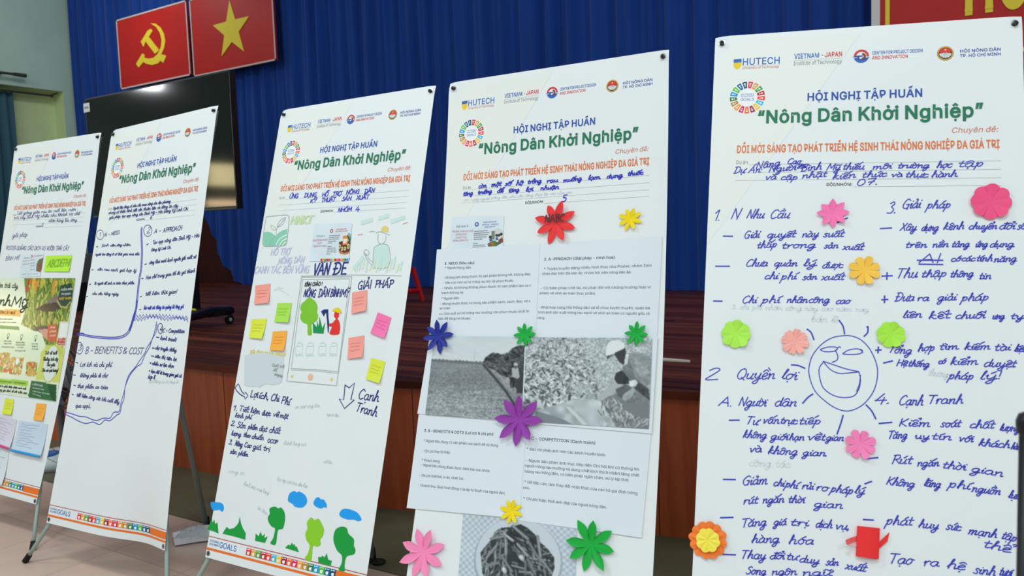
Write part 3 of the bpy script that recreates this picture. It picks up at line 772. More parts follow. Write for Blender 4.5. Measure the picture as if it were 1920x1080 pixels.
def write(sh, b, z, rows, m, width=0.003, slant=0.22, w=None, jit=0.35, small=1.0):
    """rows: 'text@x1,y1,x2,y2,xheight' read in survey window z"""
    for r in rows.strip().split('\n'):
        if not r.strip():
            continue
        s, n = r.strip().rsplit('@', 1)
        n = [float(q) for q in n.split(',')]
        a, c = S[b].U(*z(n[0], n[1])), S[b].U(*z(n[2], n[3]))
        dx, dy = n[2] - n[0], n[3] - n[1]
        e = S[b].U(*z(n[0], n[1] - n[4]))
        d = (c - a) / np.linalg.norm(c - a)
        h = abs((e - a) @ np.array([d[1], -d[0]]))
        if small < 1:
            c = a + (c - a) * .95
        pen(sh, s, a, c, h * small, m, width, slant, w, jit)


def typeset(sh, b, z, rows, m, bold=0, serif=False, w=None, shear=0.0):
    for r in rows.strip().split('\n'):
        s, n = r.strip().rsplit('@', 1)
        n = [float(q) for q in n.split(',')]
        a, c = S[b].U(*z(n[0], n[1])), S[b].U(*z(n[2], n[3]))
        e = S[b].U(*z(n[0], n[1] - n[4]))
        d = (c - a) / np.linalg.norm(c - a)
        text(sh, s, a, c, abs((e - a) @ np.array([d[1], -d[0]])), m, bold, serif, w=w, shear=shear)


def line(sh, b, z, s, m, width=0.003, smooth=True, w=None, closed=False):
    sh.stroke(uvs(b, z, parse(s)), m, width, w, smooth, closed)


# ---------------------------------------------------------------- printed pictures: painted into a mesh colour layer
class Picture:
    def __init__(self, nx, ny, rgb):
        self.nx, self.ny = nx, ny
        self.a = np.ones((ny + 1, nx + 1, 3)) * np.array(rgb, float)
        self.X, self.Y = np.meshgrid(np.linspace(0, 1, nx + 1), np.linspace(0, 1, ny + 1))
        self.r = np.random.RandomState(5)

    def noise(self, fx, fy, seed=0):
        r = np.random.RandomState(seed)
        g = r.rand(int(fy) + 3, int(fx) + 3)
        x, y = self.X * fx, self.Y * fy
        i, j = x.astype(int), y.astype(int)
        u, v = x - i, y - j
        u, v = u * u * (3 - 2 * u), v * v * (3 - 2 * v)
        return (g[j, i] * (1 - u) + g[j, i + 1] * u) * (1 - v) + (g[j + 1, i] * (1 - u) + g[j + 1, i + 1] * u) * v

    def put(self, mask, rgb):
        mk = np.clip(mask, 0, 1)[..., None].astype(float)
        self.a = self.a * (1 - mk) + np.array(rgb, float) * mk

    def shade(self, mask, amt):
        self.a = np.clip(self.a + (np.clip(mask, 0, 1) * amt)[..., None], 0, 255)

    def inside(self, pts):
        m = np.zeros(self.X.shape, bool)
        n = len(pts)
        for i in range(n):
            (x0, y0), (x1, y1) = pts[i - 1], pts[i]
            if y0 == y1:
                continue
            c = (self.Y >= min(y0, y1)) & (self.Y < max(y0, y1)) & (self.X < x0 + (self.Y - y0) * (x1 - x0) / (y1 - y0))
            m ^= c
        return m

    def poly(self, pts, rgb):
        self.put(self.inside(pts), rgb)

    def ell(self, cx, cy, rx, ry, rgb, ang=0.0, soft=0.0):
        dx, dy = self.X - cx, self.Y - cy
        c, s = math.cos(ang), math.sin(ang)
        q = ((dx * c + dy * s) / rx) ** 2 + ((-dx * s + dy * c) / ry) ** 2
        self.put((q < 1) if not soft else (1 - q) / soft, rgb)

    def seg(self, p, q, r, rgb, asp=1.0):
        ax, ay, bx, by = p[0], p[1] * asp, q[0], q[1] * asp
        dx, dy = bx - ax, by - ay
        t = np.clip(((self.X - ax) * dx + (self.Y * asp - ay) * dy) / (dx * dx + dy * dy + 1e-9), 0, 1)
        d = np.hypot(self.X - ax - t * dx, self.Y * asp - ay - t * dy)
        self.put(np.clip((r - d) / (0.5 / self.nx) * .5 + .5, 0, 1), rgb)

    def soften(self):
        p = np.pad(self.a, ((1, 1), (1, 1), (0, 0)), 'edge')
        k = [(0, 0, 4), (0, 1, 2), (0, -1, 2), (1, 0, 2), (-1, 0, 2), (1, 1, 1), (1, -1, 1), (-1, 1, 1), (-1, -1, 1)]
        h, w = self.a.shape[:2]
        self.a = sum(q * p[1 + i:1 + i + h, 1 + j:1 + j + w] for i, j, q in k) / 16.0

    def colours(self):
        c = np.clip(self.a, 0, 255) / 255.0
        return np.where(c <= 0.04045, c / 12.92, ((c + 0.055) / 1.055) ** 2.4).reshape(-1, 3).astype(np.float32)


def picture_sheet(b, quad, pic, w, rough=0.45, wf=None):
    sh = Sheet(b, w)
    sh.grid(quad, pic.nx, pic.ny, colour_attr_mat('printed_picture_%d' % int(rough * 100), rough), wf=wf)
    sh.cols = pic.colours()
    return sh


def local(quad, pts):
    """uv points -> (s, t) of the quad (affine fit)"""
    A = np.array([[0, 0, 1], [1, 0, 1], [1, 1, 1], [0, 1, 1]], float)
    M, *_ = np.linalg.lstsq(np.hstack([np.array(quad), np.ones((4, 1))]), A[:, :2], rcond=None)
    return [tuple(np.array([p[0], p[1], 1.0]) @ M) for p in pts]

# ================================================================ the hall (setting)
WALL_Y, STAGE_Z = 8.15, 0.67

# tiled floor: pinkish glazed tiles with thin joints
m_tile = mat('floor_tile', (168, 136, 122), 0.28, 0.4)
t, N, L, b = nodes(m_tile)
tc = N.new('ShaderNodeTexCoord')
br = N.new('ShaderNodeTexBrick')
br.offset = 0.0
br.inputs['Scale'].default_value = 1.0
br.inputs['Brick Width'].default_value = 0.5
br.inputs['Row Height'].default_value = 0.5
br.inputs['Mortar Size'].default_value = 0.0035
br.inputs['Color1'].default_value = (*lin((220, 190, 172)), 1)
br.inputs['Color2'].default_value = (*lin((212, 182, 166)), 1)
br.inputs['Mortar'].default_value = (*lin((192, 162, 146)), 1)
nz = N.new('ShaderNodeTexNoise')
nz.inputs['Scale'].default_value = 9.0
nz.inputs['Detail'].default_value = 8.0
mx = N.new('ShaderNodeMixRGB')
mx.blend_type = 'MULTIPLY'
mx.inputs['Fac'].default_value = 0.18
L.new(tc.outputs['Object'], br.inputs['Vector'])
L.new(tc.outputs['Object'], nz.inputs['Vector'])
L.new(br.outputs['Color'], mx.inputs['Color1'])
L.new(nz.outputs['Color'], mx.inputs['Color2'])
L.new(mx.outputs['Color'], b.inputs['Base Color'])
f = MB()
f.add([(-14.6, -6.5, 0), (7, -6.5, 0), (7, 8.3, 0), (-14.6, 8.3, 0)], [(0, 1, 2, 3)], m_tile)
tag(f.build('floor'), 'pinkish beige tiled hall floor', 'floor', kind='structure')

# olive strip of flooring along the foot of the stage
STAGE_LINE = [(-14.6, 2.97), (-2.86, 2.97), (6.5, 5.05)]
m_olive = noisy('olive_floor', (92, 90, 68), (104, 101, 78), nscale=5, rough=0.45)
f = MB()
f.add([(-14.6, 2.42, .004), (-2.3, 2.42, .004), (-0.6, 2.45, .004), (6.5, 2.45, .004), (6.5, 5.05, .004), (-2.86, 2.97, .004), (-14.6, 2.97, .004)],
      [(0, 1, 5, 6), (1, 2, 5), (2, 3, 4, 5)], m_olive)
tag(f.build('trim_1'), 'dark olive strip of floor along the foot of the stage', 'floor strip', kind='structure')

# stage: dark glossy planks on top, orange-brown veneer front with tall seams
m_plank = mat('stage_planks', (70, 34, 28), 0.5, 0.12)
t, N, L, b = nodes(m_plank)
tc = N.new('ShaderNodeTexCoord')
mp = N.new('ShaderNodeMapping')
mp.inputs['Scale'].default_value = (0.5, 9.0, 1)
nz = N.new('ShaderNodeTexNoise')
nz.inputs['Scale'].default_value = 1.3
nz.inputs['Detail'].default_value = 8
br = N.new('ShaderNodeTexBrick')
br.inputs['Brick Width'].default_value = 2.2
br.inputs['Row Height'].default_value = 0.13
br.inputs['Mortar Size'].default_value = 0.004
br.inputs['Scale'].default_value = 1.0
br.inputs['Color1'].default_value = (*lin((128, 64, 42)), 1)
br.inputs['Color2'].default_value = (*lin((90, 42, 28)), 1)
br.inputs['Mortar'].default_value = (*lin((30, 14, 12)), 1)
rp = N.new('ShaderNodeValToRGB')
rp.color_ramp.elements[0].position, rp.color_ramp.elements[1].position = 0.36, 0.66
rp.color_ramp.elements[0].color = (0.38, 0.36, 0.36, 1)
rp.color_ramp.elements[1].color = (1, 1, 1, 1)
mx = N.new('ShaderNodeMixRGB')
mx.blend_type = 'MULTIPLY'
mx.inputs['Fac'].default_value = 1
L.new(tc.outputs['Object'], mp.inputs['Vector'])
L.new(mp.outputs['Vector'], nz.inputs['Vector'])
L.new(tc.outputs['Object'], br.inputs['Vector'])
L.new(nz.outputs['Fac'], rp.inputs['Fac'])
L.new(br.outputs['Color'], mx.inputs['Color1'])
L.new(rp.outputs['Color'], mx.inputs['Color2'])
L.new(mx.outputs['Color'], b.inputs['Base Color'])
m_ven = noisy('stage_veneer', (168, 72, 34), (190, 92, 48), (7, 7, 0.5), 2.2, 7, 0.36, 0.4, distort=1.2)
m_seam = mat('veneer_seam', (92, 42, 22), 0.5)
f = MB()
zt = STAGE_Z
pts = STAGE_LINE
n = len(pts)
f.add([(x, y, zt) for x, y in pts] + [(6.5, WALL_Y + .2, zt), (-2.86, WALL_Y + .2, zt), (-14.6, WALL_Y + .2, zt)], [(0, 1, 4, 5), (1, 2, 3, 4)], m_plank)
for (x0, y0), (x1, y1) in zip(pts, pts[1:]):
    f.add([(x0, y0, 0), (x1, y1, 0), (x1, y1, zt - .03), (x0, y0, zt - .03)], [(0, 1, 2, 3)], m_ven)
    # nosing board
    f.add([(x0, y0 - .02, zt - .035), (x1, y1 - .02, zt - .035), (x1, y1 - .02, zt + .002), (x0, y0 - .02, zt + .002), (x0, y0, zt - .035), (x1, y1, zt - .035), (x0, y0 + .02, zt + .002), (x1, y1 + .02, zt + .002)],
          [(0, 1, 2, 3), (0, 4, 5, 1), (3, 2, 7, 6)], m_plank)
    Ls = math.hypot(x1 - x0, y1 - y0)
    k = 0.31
    while k < Ls:
        s0, s1 = k / Ls, (k + .004) / Ls
        a = (x0 + (x1 - x0) * s0, y0 + (y1 - y0) * s0 - .0015)
        c = (x0 + (x1 - x0) * s1, y0 + (y1 - y0) * s1 - .0015)
        f.add([(*a, 0.005), (*c, 0.005), (*c, zt - .036), (*a, zt - .036)], [(0, 1, 2, 3)], m_seam)
        k += 0.61
tag(f.build('stage_platform'), 'wooden stage with dark plank top and orange-brown veneered front', 'stage', kind='structure')

# walls
m_wall = noisy('wall_paint', (188, 212, 196), (178, 203, 188), nscale=2, rough=0.7)
m_niche = noisy('niche_paint', (212, 226, 172), (203, 219, 165), nscale=2, rough=0.7)
XW = -14.6
f = MB()
NY, NZ, NB = 8.06, 4.115, XW - 0.32        # window recess: far edge, head, back face
f.add([(XW, -6.5, 0), (XW, 3.6, 0), (XW, 3.6, 7), (XW, -6.5, 7), (XW, NY, 0), (XW, NY, 7), (XW, 8.4, 0), (XW, 8.4, 7), (XW, 3.6, NZ), (XW, NY, NZ)],
      [(0, 1, 2, 3), (8, 9, 5, 2), (4, 6, 7, 5)], m_wall)
tag(f.build('wall_left'), 'pale grey-green left wall of the hall', 'wall', kind='structure')
f = MB()
f.add([(NB, 3.6, 0), (NB, NY, 0), (NB, NY, NZ), (NB, 3.6, NZ), (XW, NY, 0), (XW, NY, NZ), (XW, 3.6, NZ), (XW, 3.6, 0)],
      [(0, 1, 2, 3), (1, 4, 5, 2), (3, 2, 5, 6), (0, 3, 6, 7)], m_niche)
tag(f.build('window_1'), 'recess in the left wall painted yellowish green', 'window recess', kind='structure')
m_red = noisy('dark_red_boards', (66, 14, 16), (52, 10, 13), (6, 6, .6), 2, rough=0.5)
f = MB()
f.add([(-14.6, WALL_Y + .2, 0), (6.5, WALL_Y + .2, 0), (6.5, WALL_Y + .2, 7), (-14.6, WALL_Y + .2, 7)], [(0, 1, 2, 3)], m_red)
tag(f.build('wall_back'), 'dark red boarded wall behind the stage curtain', 'wall', kind='structure')

# curtain rods in and above the recess, teal window curtain
m_rod = mat('rod_metal', (58, 60, 52), 0.5, 0.4)
r = empty('curtain_rod', (-14.75, 7.88, 4.03), 'dark curtain rod across the window recess in the left wall', 'rod')
f = MB()
f.tube([(-14.72, 3.7, 4.035), (-14.72, 7.9, 4.035)], .018, m_rod)
f.build('pole', r)
f = MB()
f.tube([(-14.72, 7.9, 4.035), (-14.72, 7.93, 4.035)], .03, m_rod)
f.build('end_cap', r)
f = MB()
f.tube([(-14.72, 7.88, 4.035), (-14.72, 8.02, 4.10)], .012, m_rod)
f.build('bracket', r)
r = empty('curtain_rod', (-14.45, 7.41, 4.28), 'short dark rod end jutting along the left wall above the recess', 'rod')
f = MB()
f.tube([(-14.45, 5.0, 4.28), (-14.45, 7.22, 4.28)], .022, m_rod)
f.build('pole', r)
f = MB()
f.tube([(-14.45, 7.16, 4.28), (-14.45, 7.36, 4.28)], [.03, .034], m_rod)
f.build('finial', r)
f = MB()
f.tube([(-14.45, 7.0, 4.28), (-14.59, 7.0, 4.28)], .014, m_rod)
f.build('bracket', r)


def drape(name, p0, p1, z0f, z1, m, pitch, amp, nx, nz, seed, label, cat, hang=0.0):
    """pleated cloth from p0 to p1; z0f(s) gives the hem height"""
    rr = random.Random(seed)
    a, c = Vector((*p0, 0)), Vector((*p1, 0))
    d = (c - a)
    Ld = d.length
    d.normalize()
    nn = Vector((d.y, -d.x, 0))
    ph = [rr.uniform(-1, 1) for _ in range(400)]
    f = MB()
    vs, fs = [], []
    for j in range(nz + 1):
        t = j / nz
        for i in range(nx + 1):
            s = i / nx
            x = s * Ld
            q = x / pitch
            k = int(q) % 380
            fr = q - int(q)
            wob = ph[k] * (1 - fr) + ph[k + 1] * fr
            dep = amp * (math.sin(2 * PI * q + 1.6 * wob) * .6 + .4 * math.sin(2 * PI * q * 2.3 + 3 * wob)) * (1 - .25 * t)
            dep += .35 * amp * math.sin(2.1 * x + 5 * t + 4 * wob)
            z0 = z0f(s)
            z = z1 + (z0 - z1) * t
            vs.append(a + d * x + nn * dep + Vector((0, 0, z)))
    for j in range(nz):
        for i in range(nx):
            q = j * (nx + 1) + i
            fs.append((q, q + 1, q + nx + 2, q + nx + 1))
    f.add(vs, fs, m)
    return tag(f.build(name, smooth=True), label, cat)


m_blue = noisy('blue_stage_cloth', (16, 56, 134), (20, 64, 146), (1, 1, .2), 3, rough=0.75, spec=0.15)
MATS['blue_stage_cloth'].node_tree.nodes['Principled BSDF'].inputs['Sheen Weight'].default_value = 0.15


def hem(s):
    x = -10.95 + s * 17.4
    return 0.675 + 1.25 * max(0.0, (-10.0 - x) / 0.95) ** 2.4


drape('stage_curtain', (-10.95, 8.12), (6.4, 8.12), hem, 6.6, m_blue, .30, .075, 620, 14, 3,
      'wide royal blue pleated curtain along the back of the stage', 'curtain')
drape('stage_curtain', (-14.52, 8.24), (-10.97, 8.24), lambda s: 2.0 - 1.32 * max(0, 1 - s * 2.2) ** .5, 6.6, m_blue, .27, .06, 150, 14, 9,
      'blue pleated curtain beside the left wall, behind the red flag panel with hammer and sickle', 'curtain')
m_teal = mat('teal_cloth', (62, 98, 112), 0.8, 0.1)
drape('window_curtain', (-14.80, 5.6), (-14.80, 7.28), lambda s: 1.2, 4.03, m_teal, .17, .05, 60, 8, 5,
      'dusty teal curtain hanging in the window recess at the far left', 'curtain')

# ---------------------------------------------------------------- panels on the curtain
m_flag = noisy('flag_red', (192, 26, 24), (184, 24, 22), nscale=3, rough=0.45)
m_gold = mat('flag_yellow', (236, 208, 56), 0.5)
m_edge = mat('panel_edge', (205, 190, 185), 0.5)
FY = 7.9
FK = FY / 8.1


def fl(x, z):
    return x * FK, 1.42 + z * FK




def panel(name, label, x0, x1, z0, z1, cat, m, border=.022):
    (x0, z0), (x1, z1) = fl(x0, z0), fl(x1, z1)
    r = empty(name, ((x0 + x1) / 2, FY, z0), label, cat)
    f = MB()
    f.box((x0, FY, z0), (x1, FY + .03, z1), m)
    f.build('board', r)
    f = MB()
    for lo, hi in (((x0, z0), (x1, z0 + border)), ((x0, z1 - border), (x1, z1)), ((x0, z0), (x0 + border, z1)), ((x1 - border, z0), (x1, z1))):
        f.box((lo[0], FY - .006, lo[1]), (hi[0], FY, hi[1]), m_edge)
    f.build('edge_strip', r)
    return r


def flat_shape(f, pts, y, th, m):
    tr = tessellate_polygon([[Vector((x, z, 0)) for x, z in pts]])
    n = len(pts)
    f.add([(x, y - th, z) for x, z in pts] + [(x, y, z) for x, z in pts], [tuple(q) for q in tr] + [(i, (i + 1) % n, n + (i + 1) % n, n + i) for i in range(n)], m)


r = panel('flag_panel', 'red panel with yellow hammer and sickle on the blue curtain', -12.89, -11.01, 2.53, 3.68, 'flag', m_flag)
zf = Z(0, 0, 560 / 1890)
HS = ['955,148 985,150 1018,175 1040,215 1048,260 1040,305 1022,345 1050,350 1052,362 1035,398 1018,385 1000,402 965,412 930,405 910,392 880,428 863,405 903,338 918,350 915,365 945,372 975,365 1000,342 1020,300 1025,255 1015,210 990,170',
      '895,265 938,195 958,183 968,198 945,235 1010,318 985,342 925,262 912,298']
f = MB()
for i, s in enumerate(HS):
    pts = []
    for x, y in parse(s):
        p = on_plane(*zf(x, y), 1, FY)
        pts.append((p.x, p.z))
    flat_shape(f, pts, FY, .008 + .004 * i, m_gold)
f.build('hammer_and_sickle', r)
r = panel('flag_panel', 'red panel with a large yellow star on the blue curtain', -10.93, -9.06, 2.49, 3.67, 'flag', m_flag)
f = MB()
(cx, cz), R = fl(-9.985, 3.06), .42
pts = []
for k in range(10):
    a = PI / 2 + k * PI / 5
    q = R if k % 2 == 0 else R * .4
    pts.append((cx + q * math.cos(a), cz + q * math.sin(a)))
flat_shape(f, pts, FY, .01, m_gold)
f.build('star', r)

# slogan board, top right: only its lower left corner is in the picture
sx = on_plane(1634, 20, 1, FY).x
r = empty('slogan_board', (1.8, FY, 2.6), 'red slogan board with yellow capitals above the rightmost banner', 'sign')
f = MB()
f.box((sx, FY, 2.6), (5.6, FY + .03, 4.35), m_flag)
f.build('board', r)
f = MB()
f.box((sx, FY - .006, 2.6), (sx + .07, FY, 4.35), mat('white_strip', (214, 206, 206), .5))
f.build('edge_strip', r)
x1 = on_plane(1660, 20, 1, FY).x
f = MB()
f.box((x1, FY - .006, 2.7), (x1 + .035, FY, 4.25), m_gold)
f.box((x1 + .035, FY - .006, 2.7), (5.5, FY, 2.735), m_gold)
f.build('border_line', r)


def wall_text(f, s, x0, x1, z0, cap, y, m, bold, th):
    gl = [glyph(c, bold, True) for c in s]
    tot = sum(g[0] for g in gl)
    sx_, sz_ = (x1 - x0) / tot, cap / 509
    x = 0
    for adv, vs, ts in gl:
        f.add([(x0 + (x + q[0]) * sx_, y - (q[2] * .0015 if len(q) > 2 else 0), z0 + q[1] * sz_) for q in vs], ts, m)
        x += adv


f = MB()
h0, h1 = on_plane(1806, 34, 1, FY), on_plane(1872, 30, 1, FY)
wall_text(f, 'HỌC', h0.x, h0.x + (h1.x - h0.x) * 2.9, h0.z + .045, .52, FY - .008, m_gold, 30, .01)
f.build('lettering', r)

# ---------------------------------------------------------------- television on a wheeled stand
m_blk = mat('black_plastic', (14, 14, 15), 0.35, 0.5)
m_scr = mat('screen_glass', (5, 6, 7), 0.07, 0.5)
r = empty('television', (-6.17, 4.17, STAGE_Z), 'large black television on a wheeled stand behind the second banner', 'television')
TX0, TX1, TZ0, TZ1, TY = -7.172, -5.172, 1.632, 2.70, 4.15
f = MB()
f.box((TX0, TY, TZ0), (TX1, TY + .055, TZ1), m_blk)
cs = f.build('casing', r)
f = MB()
f.add([(TX0 + .012, TY - .002, TZ0 + .022), (TX1 - .012, TY - .002, TZ0 + .022), (TX1 - .012, TY - .002, TZ1 - .012), (TX0 + .012, TY - .002, TZ1 - .012)], [(0, 1, 2, 3)], m_scr)
f.build('screen', r)
f = MB()
f.box((TX0, TY - .004, TZ0), (TX1, TY - .001, TZ0 + .012), mat('brushed_trim', (74, 72, 66), .35, .5))
f.box((TX1 - .006, TY - .004, TZ0), (TX1, TY - .001, TZ1 - .18), MATS['brushed_trim'])
f.build('metal_trim', r)
f = MB()
f.box((TX0 - .02, TY - .006, TZ1 - .12), (TX0 + .075, TY - .003, TZ1 - .04), mat('sticker_white', (225, 228, 226), .5))
f.box((TX0 - .005, TY - .0065, TZ1 - .09), (TX0 + .06, TY - .006, TZ1 - .07), mat('sticker_grey', (150, 155, 158), .5))
f.build('corner_sticker', r)
f = MB()
for x in (-6.42, -5.92):
    f.box((x - .035, TY + .06, STAGE_Z + .1), (x + .035, TY + .13, 2.35), m_blk)
f.box((-6.5, TY + .055, 1.95), (-5.84, TY + .1, 2.25), m_blk)
f.build('stand_column', r)
f = MB()
f.box((-6.75, TY + .0, STAGE_Z + .09), (-5.6, TY + .16, STAGE_Z + .15), m_blk)
f.build('crossbar', r)
for x, dx in ((-6.72, .12), (-5.62, -.09)):
    f = MB()
    f.tube([(x - dx, 3.86, STAGE_Z + .115), (x, 4.15, STAGE_Z + .135), (x + dx, 4.45, STAGE_Z + .115)], [.032, .042, .036], m_blk, 8)
    ft = f.build('stand_foot', r)
    for y, q in ((3.88, -dx), (4.43, dx)):
        f = MB()
        f.lathe((x + q - .02, y, STAGE_Z + .04), (1, 0, 0), [(0, 0), (.04, .002), (.04, .028), (0, .03)], mat('caster_black', (22, 22, 23), .4), 16)
        f.lathe((x + q - .024, y, STAGE_Z + .04), (1, 0, 0), [(0, 0), (.016, 0), (.016, .038), (0, .038)], mat('caster_hub', (170, 172, 172), .4), 12)
        f.tube([(x + q, y, STAGE_Z + .04), (x + q, y, STAGE_Z + .1)], .014, m_blk)
        f.build('caster', ft)
f = MB()
f.tube([(-6.3, 4.06, .825), (-6.05, 4.05, .83), (-5.86, 4.06, .838), (-5.70, 4.1, .826)], [.016, .018, .018, .008], mat('cable_yellow', (214, 190, 20), .5), 8)
f.build('yellow_cable', r)

# ---------------------------------------------------------------- red plastic stool on the stage
m_stool = mat('stool_red', (196, 16, 24), .35, .4)
sx, sy, sz = -5.52, 6.4, STAGE_Z
r = empty('plastic_stool', (sx, sy, sz), 'red plastic stool on the stage in front of the blue curtain', 'stool')
f = MB()
f.box((sx - .13, sy - .13, sz + .335), (sx + .13, sy + .13, sz + .36), m_stool)
f.tube([(sx - .12, sy - .13, sz + .34), (sx + .12, sy - .13, sz + .34)], .016, m_stool)
f.tube([(sx - .12, sy + .13, sz + .34), (sx + .12, sy + .13, sz + .34)], .016, m_stool)
f.build('seat', r)
f = MB()
for a, c in (((-1, -1), (1, -1)), ((1, -1), (1, 1)), ((1, 1), (-1, 1)), ((-1, 1), (-1, -1))):
    f.tube([(sx + a[0] * .165, sy + a[1] * .165, sz + .11), (sx + c[0] * .165, sy + c[1] * .165, sz + .11)], .02, m_stool, 8)
f.build('crossbar', r)
for a in ((-1, -1), (1, -1), (1, 1), (-1, 1)):
    f = MB()
    f.tube([(sx + a[0] * .12, sy + a[1] * .12, sz + .345), (sx + a[0] * .15, sy + a[1] * .15, sz + .2), (sx + a[0] * .185, sy + a[1] * .185, sz)], [.028, .027, .026], m_stool, 8)
    f.build('leg', r)

# white strip lying on the stage edge, right of the flower banner
f = MB()
a, c = on_plane(1225, 671, 2, STAGE_Z), on_plane(1225, 678, 2, STAGE_Z)
d, e = on_plane(1294, 677, 2, STAGE_Z), on_plane(1294, 680, 2, STAGE_Z)
f.add([(a.x - .2, a.y, STAGE_Z + .001), (d.x, d.y, STAGE_Z + .001), (e.x, e.y, STAGE_Z + .001), (c.x - .2, c.y, STAGE_Z + .001),
       (a.x - .2, a.y, STAGE_Z + .012), (d.x, d.y, STAGE_Z + .006), (e.x, e.y, STAGE_Z + .006), (c.x - .2, c.y, STAGE_Z + .012)],
      [(4, 5, 6, 7), (3, 2, 6, 7), (1, 2, 6, 5), (0, 3, 7, 4)], mat('strip_offwhite', (196, 186, 170), .6))
tag(f.build('wooden_strip'), 'off-white tapered strip lying on the stage top between the two right-hand banners', 'strip')

# ---------------------------------------------------------------- floor fan behind the two left banners
m_wht = mat('fan_white', (196, 204, 206), .4)
m_gry = mat('fan_grey', (96, 94, 96), .45)
m_wire = mat('fan_wire', (70, 60, 60), .4, .5)
r = empty('floor_fan', (-5.17, 2.62, .004), 'grey wire-guarded floor fan standing between the two leftmost banners', 'fan')
fx, fy = -5.17, 2.68
f = MB()
f.lathe((fx, fy, .006), (0, 0, 1), [(0, 0), (.21, 0), (.215, .03), (.2, .065), (.05, .085), (0, .086)], m_wht, 28)
base = f.build('base', r, True)
f = MB()
f.lathe((fx, fy - .09, .076), (0, 0, 1), [(.06, 0), (.058, .02), (0, .024)], mat('fan_blue', (52, 110, 178), .4), 18)
f.build('dial', base)
f = MB()
f.tube([(fx, fy, .08), (fx, fy, .42)], .022, m_gry, 12)
f.build('pole', r)
hub = Vector((fx, fy - .02, .56))
ax = Vector((.25, -.95, .18)).normalized()
f = MB()
f.lathe(hub + ax * -.2, ax, [(0, 0), (.06, .01), (.08, .05), (.08, .15), (.04, .18)], m_gry, 18)
f.tube([(fx, fy, .40), hub - ax * .12], .03, m_gry)
f.build('motor', r, True)
sd = ax.cross(Vector((0, 0, 1))).normalized()
uu = sd.cross(ax).normalized()
f = MB()
for k in range(4):
    a0 = k * PI / 2
    vs, fs = [], []
    for i in range(7):
        q = .04 + .15 * i / 6
        for j in (-1, 1):
            th = a0 + j * (.25 + .25 * i / 6)
            vs.append(hub + (sd * math.cos(th) + uu * math.sin(th)) * q + ax * (.02 * j))
    for i in range(6):
        fs.append((2 * i, 2 * i + 1, 2 * i + 3, 2 * i + 2))
    f.add(vs, fs, mat('blade_grey', (112, 110, 118), .35))
f.build('blades', r, True)
f = MB()
for dep in (-1, 1):
    for q in (.05, .09, .13, .17, .205):
        off = ax * dep * (.07 - .05 * (q / .205) ** 2)
        f.tube([hub + off + (sd * math.cos(t_) + uu * math.sin(t_)) * q for t_ in [2 * PI * k / 28 for k in range(29)]], .0028 if q < .2 else .006, m_wire, 5, False)
    for k in range(36):
        th = 2 * PI * k / 36
        v = sd * math.cos(th) + uu * math.sin(th)
        f.tube([hub + v * q + ax * dep * (.07 - .05 * (q / .205) ** 2) for q in (.03, .1, .16, .205)], .0022, m_wire, 4, False)
f.build('wire_guard', r)

# dark equipment case seen between the two left banners, on the stage
f = MB()
gb = on_plane(152, 500, 1, 4.9)
cx, cy = gb.x, 4.9
f.box((cx - .55, cy - .2, STAGE_Z + .001), (cx + .22, cy + .25, STAGE_Z + .30), mat('case_black', (22, 22, 24), .45))
f.box((cx - .12, cy - .18, STAGE_Z + .301), (cx + .14, cy + .1, gb.z + .14), mat('case_grey', (86, 88, 90), .5))
tag(f.build('equipment_case'), 'dark equipment case with a grey box on top, seen between the two leftmost banners', 'case')

# plastic wrapping with a paper strip left on the floor behind the second banner
r = empty('plastic_packaging', (-3.42, 2.3, 0), 'crumpled clear plastic packaging with a whitish card strip on the floor', 'packaging')
m_card = mat('card_white', (238, 240, 244), .5)
zq = Z(280, 660, 200 / 540)
f = MB()
pts = [on_plane(*zq(x, y), 2, .006) for x, y in ((120, 945), (290, 905), (340, 912), (345, 948), (240, 962), (130, 980))]
k = len(pts)
f.add([p + Vector((0, 0, .03)) for p in pts] + pts, [tuple(range(k))] + [(i, (i + 1) % k, k + (i + 1) % k, k + i) for i in range(k)], m_card)
f.build('card_strip', r)
m_clear = mat('clear_plastic', (236, 240, 240), .08, .6)
MATS['clear_plastic'].node_tree.nodes['Principled BSDF'].inputs['Transmission Weight'].default_value = 1.0
MATS['clear_plastic'].node_tree.nodes['Principled BSDF'].inputs['IOR'].default_value = 1.12
f = MB()
rr = random.Random(4)
A, B2, C2, D2 = [on_plane(*zq(x, y), 2, .02) for x, y in ((118, 965), (300, 960), (300, 900), (185, 895))]
vs, fs = [], []
for j in range(9):
    for i in range(13):
        s, t_ = i / 12, j / 8
        p = (A * (1 - s) + B2 * s) * (1 - t_) + (D2 * (1 - s) + C2 * s) * t_
        vs.append(p + Vector((rr.uniform(-.008, .008), rr.uniform(-.008, .008), .012 + .022 * math.sin(PI * t_) * math.sin(PI * s) + rr.uniform(0, .014))))
for j in range(8):
    for i in range(12):
        q = j * 13 + i
        fs.append((q, q + 1, q + 14, q + 13))
f.add(vs, fs, m_clear)
f.build('clear_wrap', r)

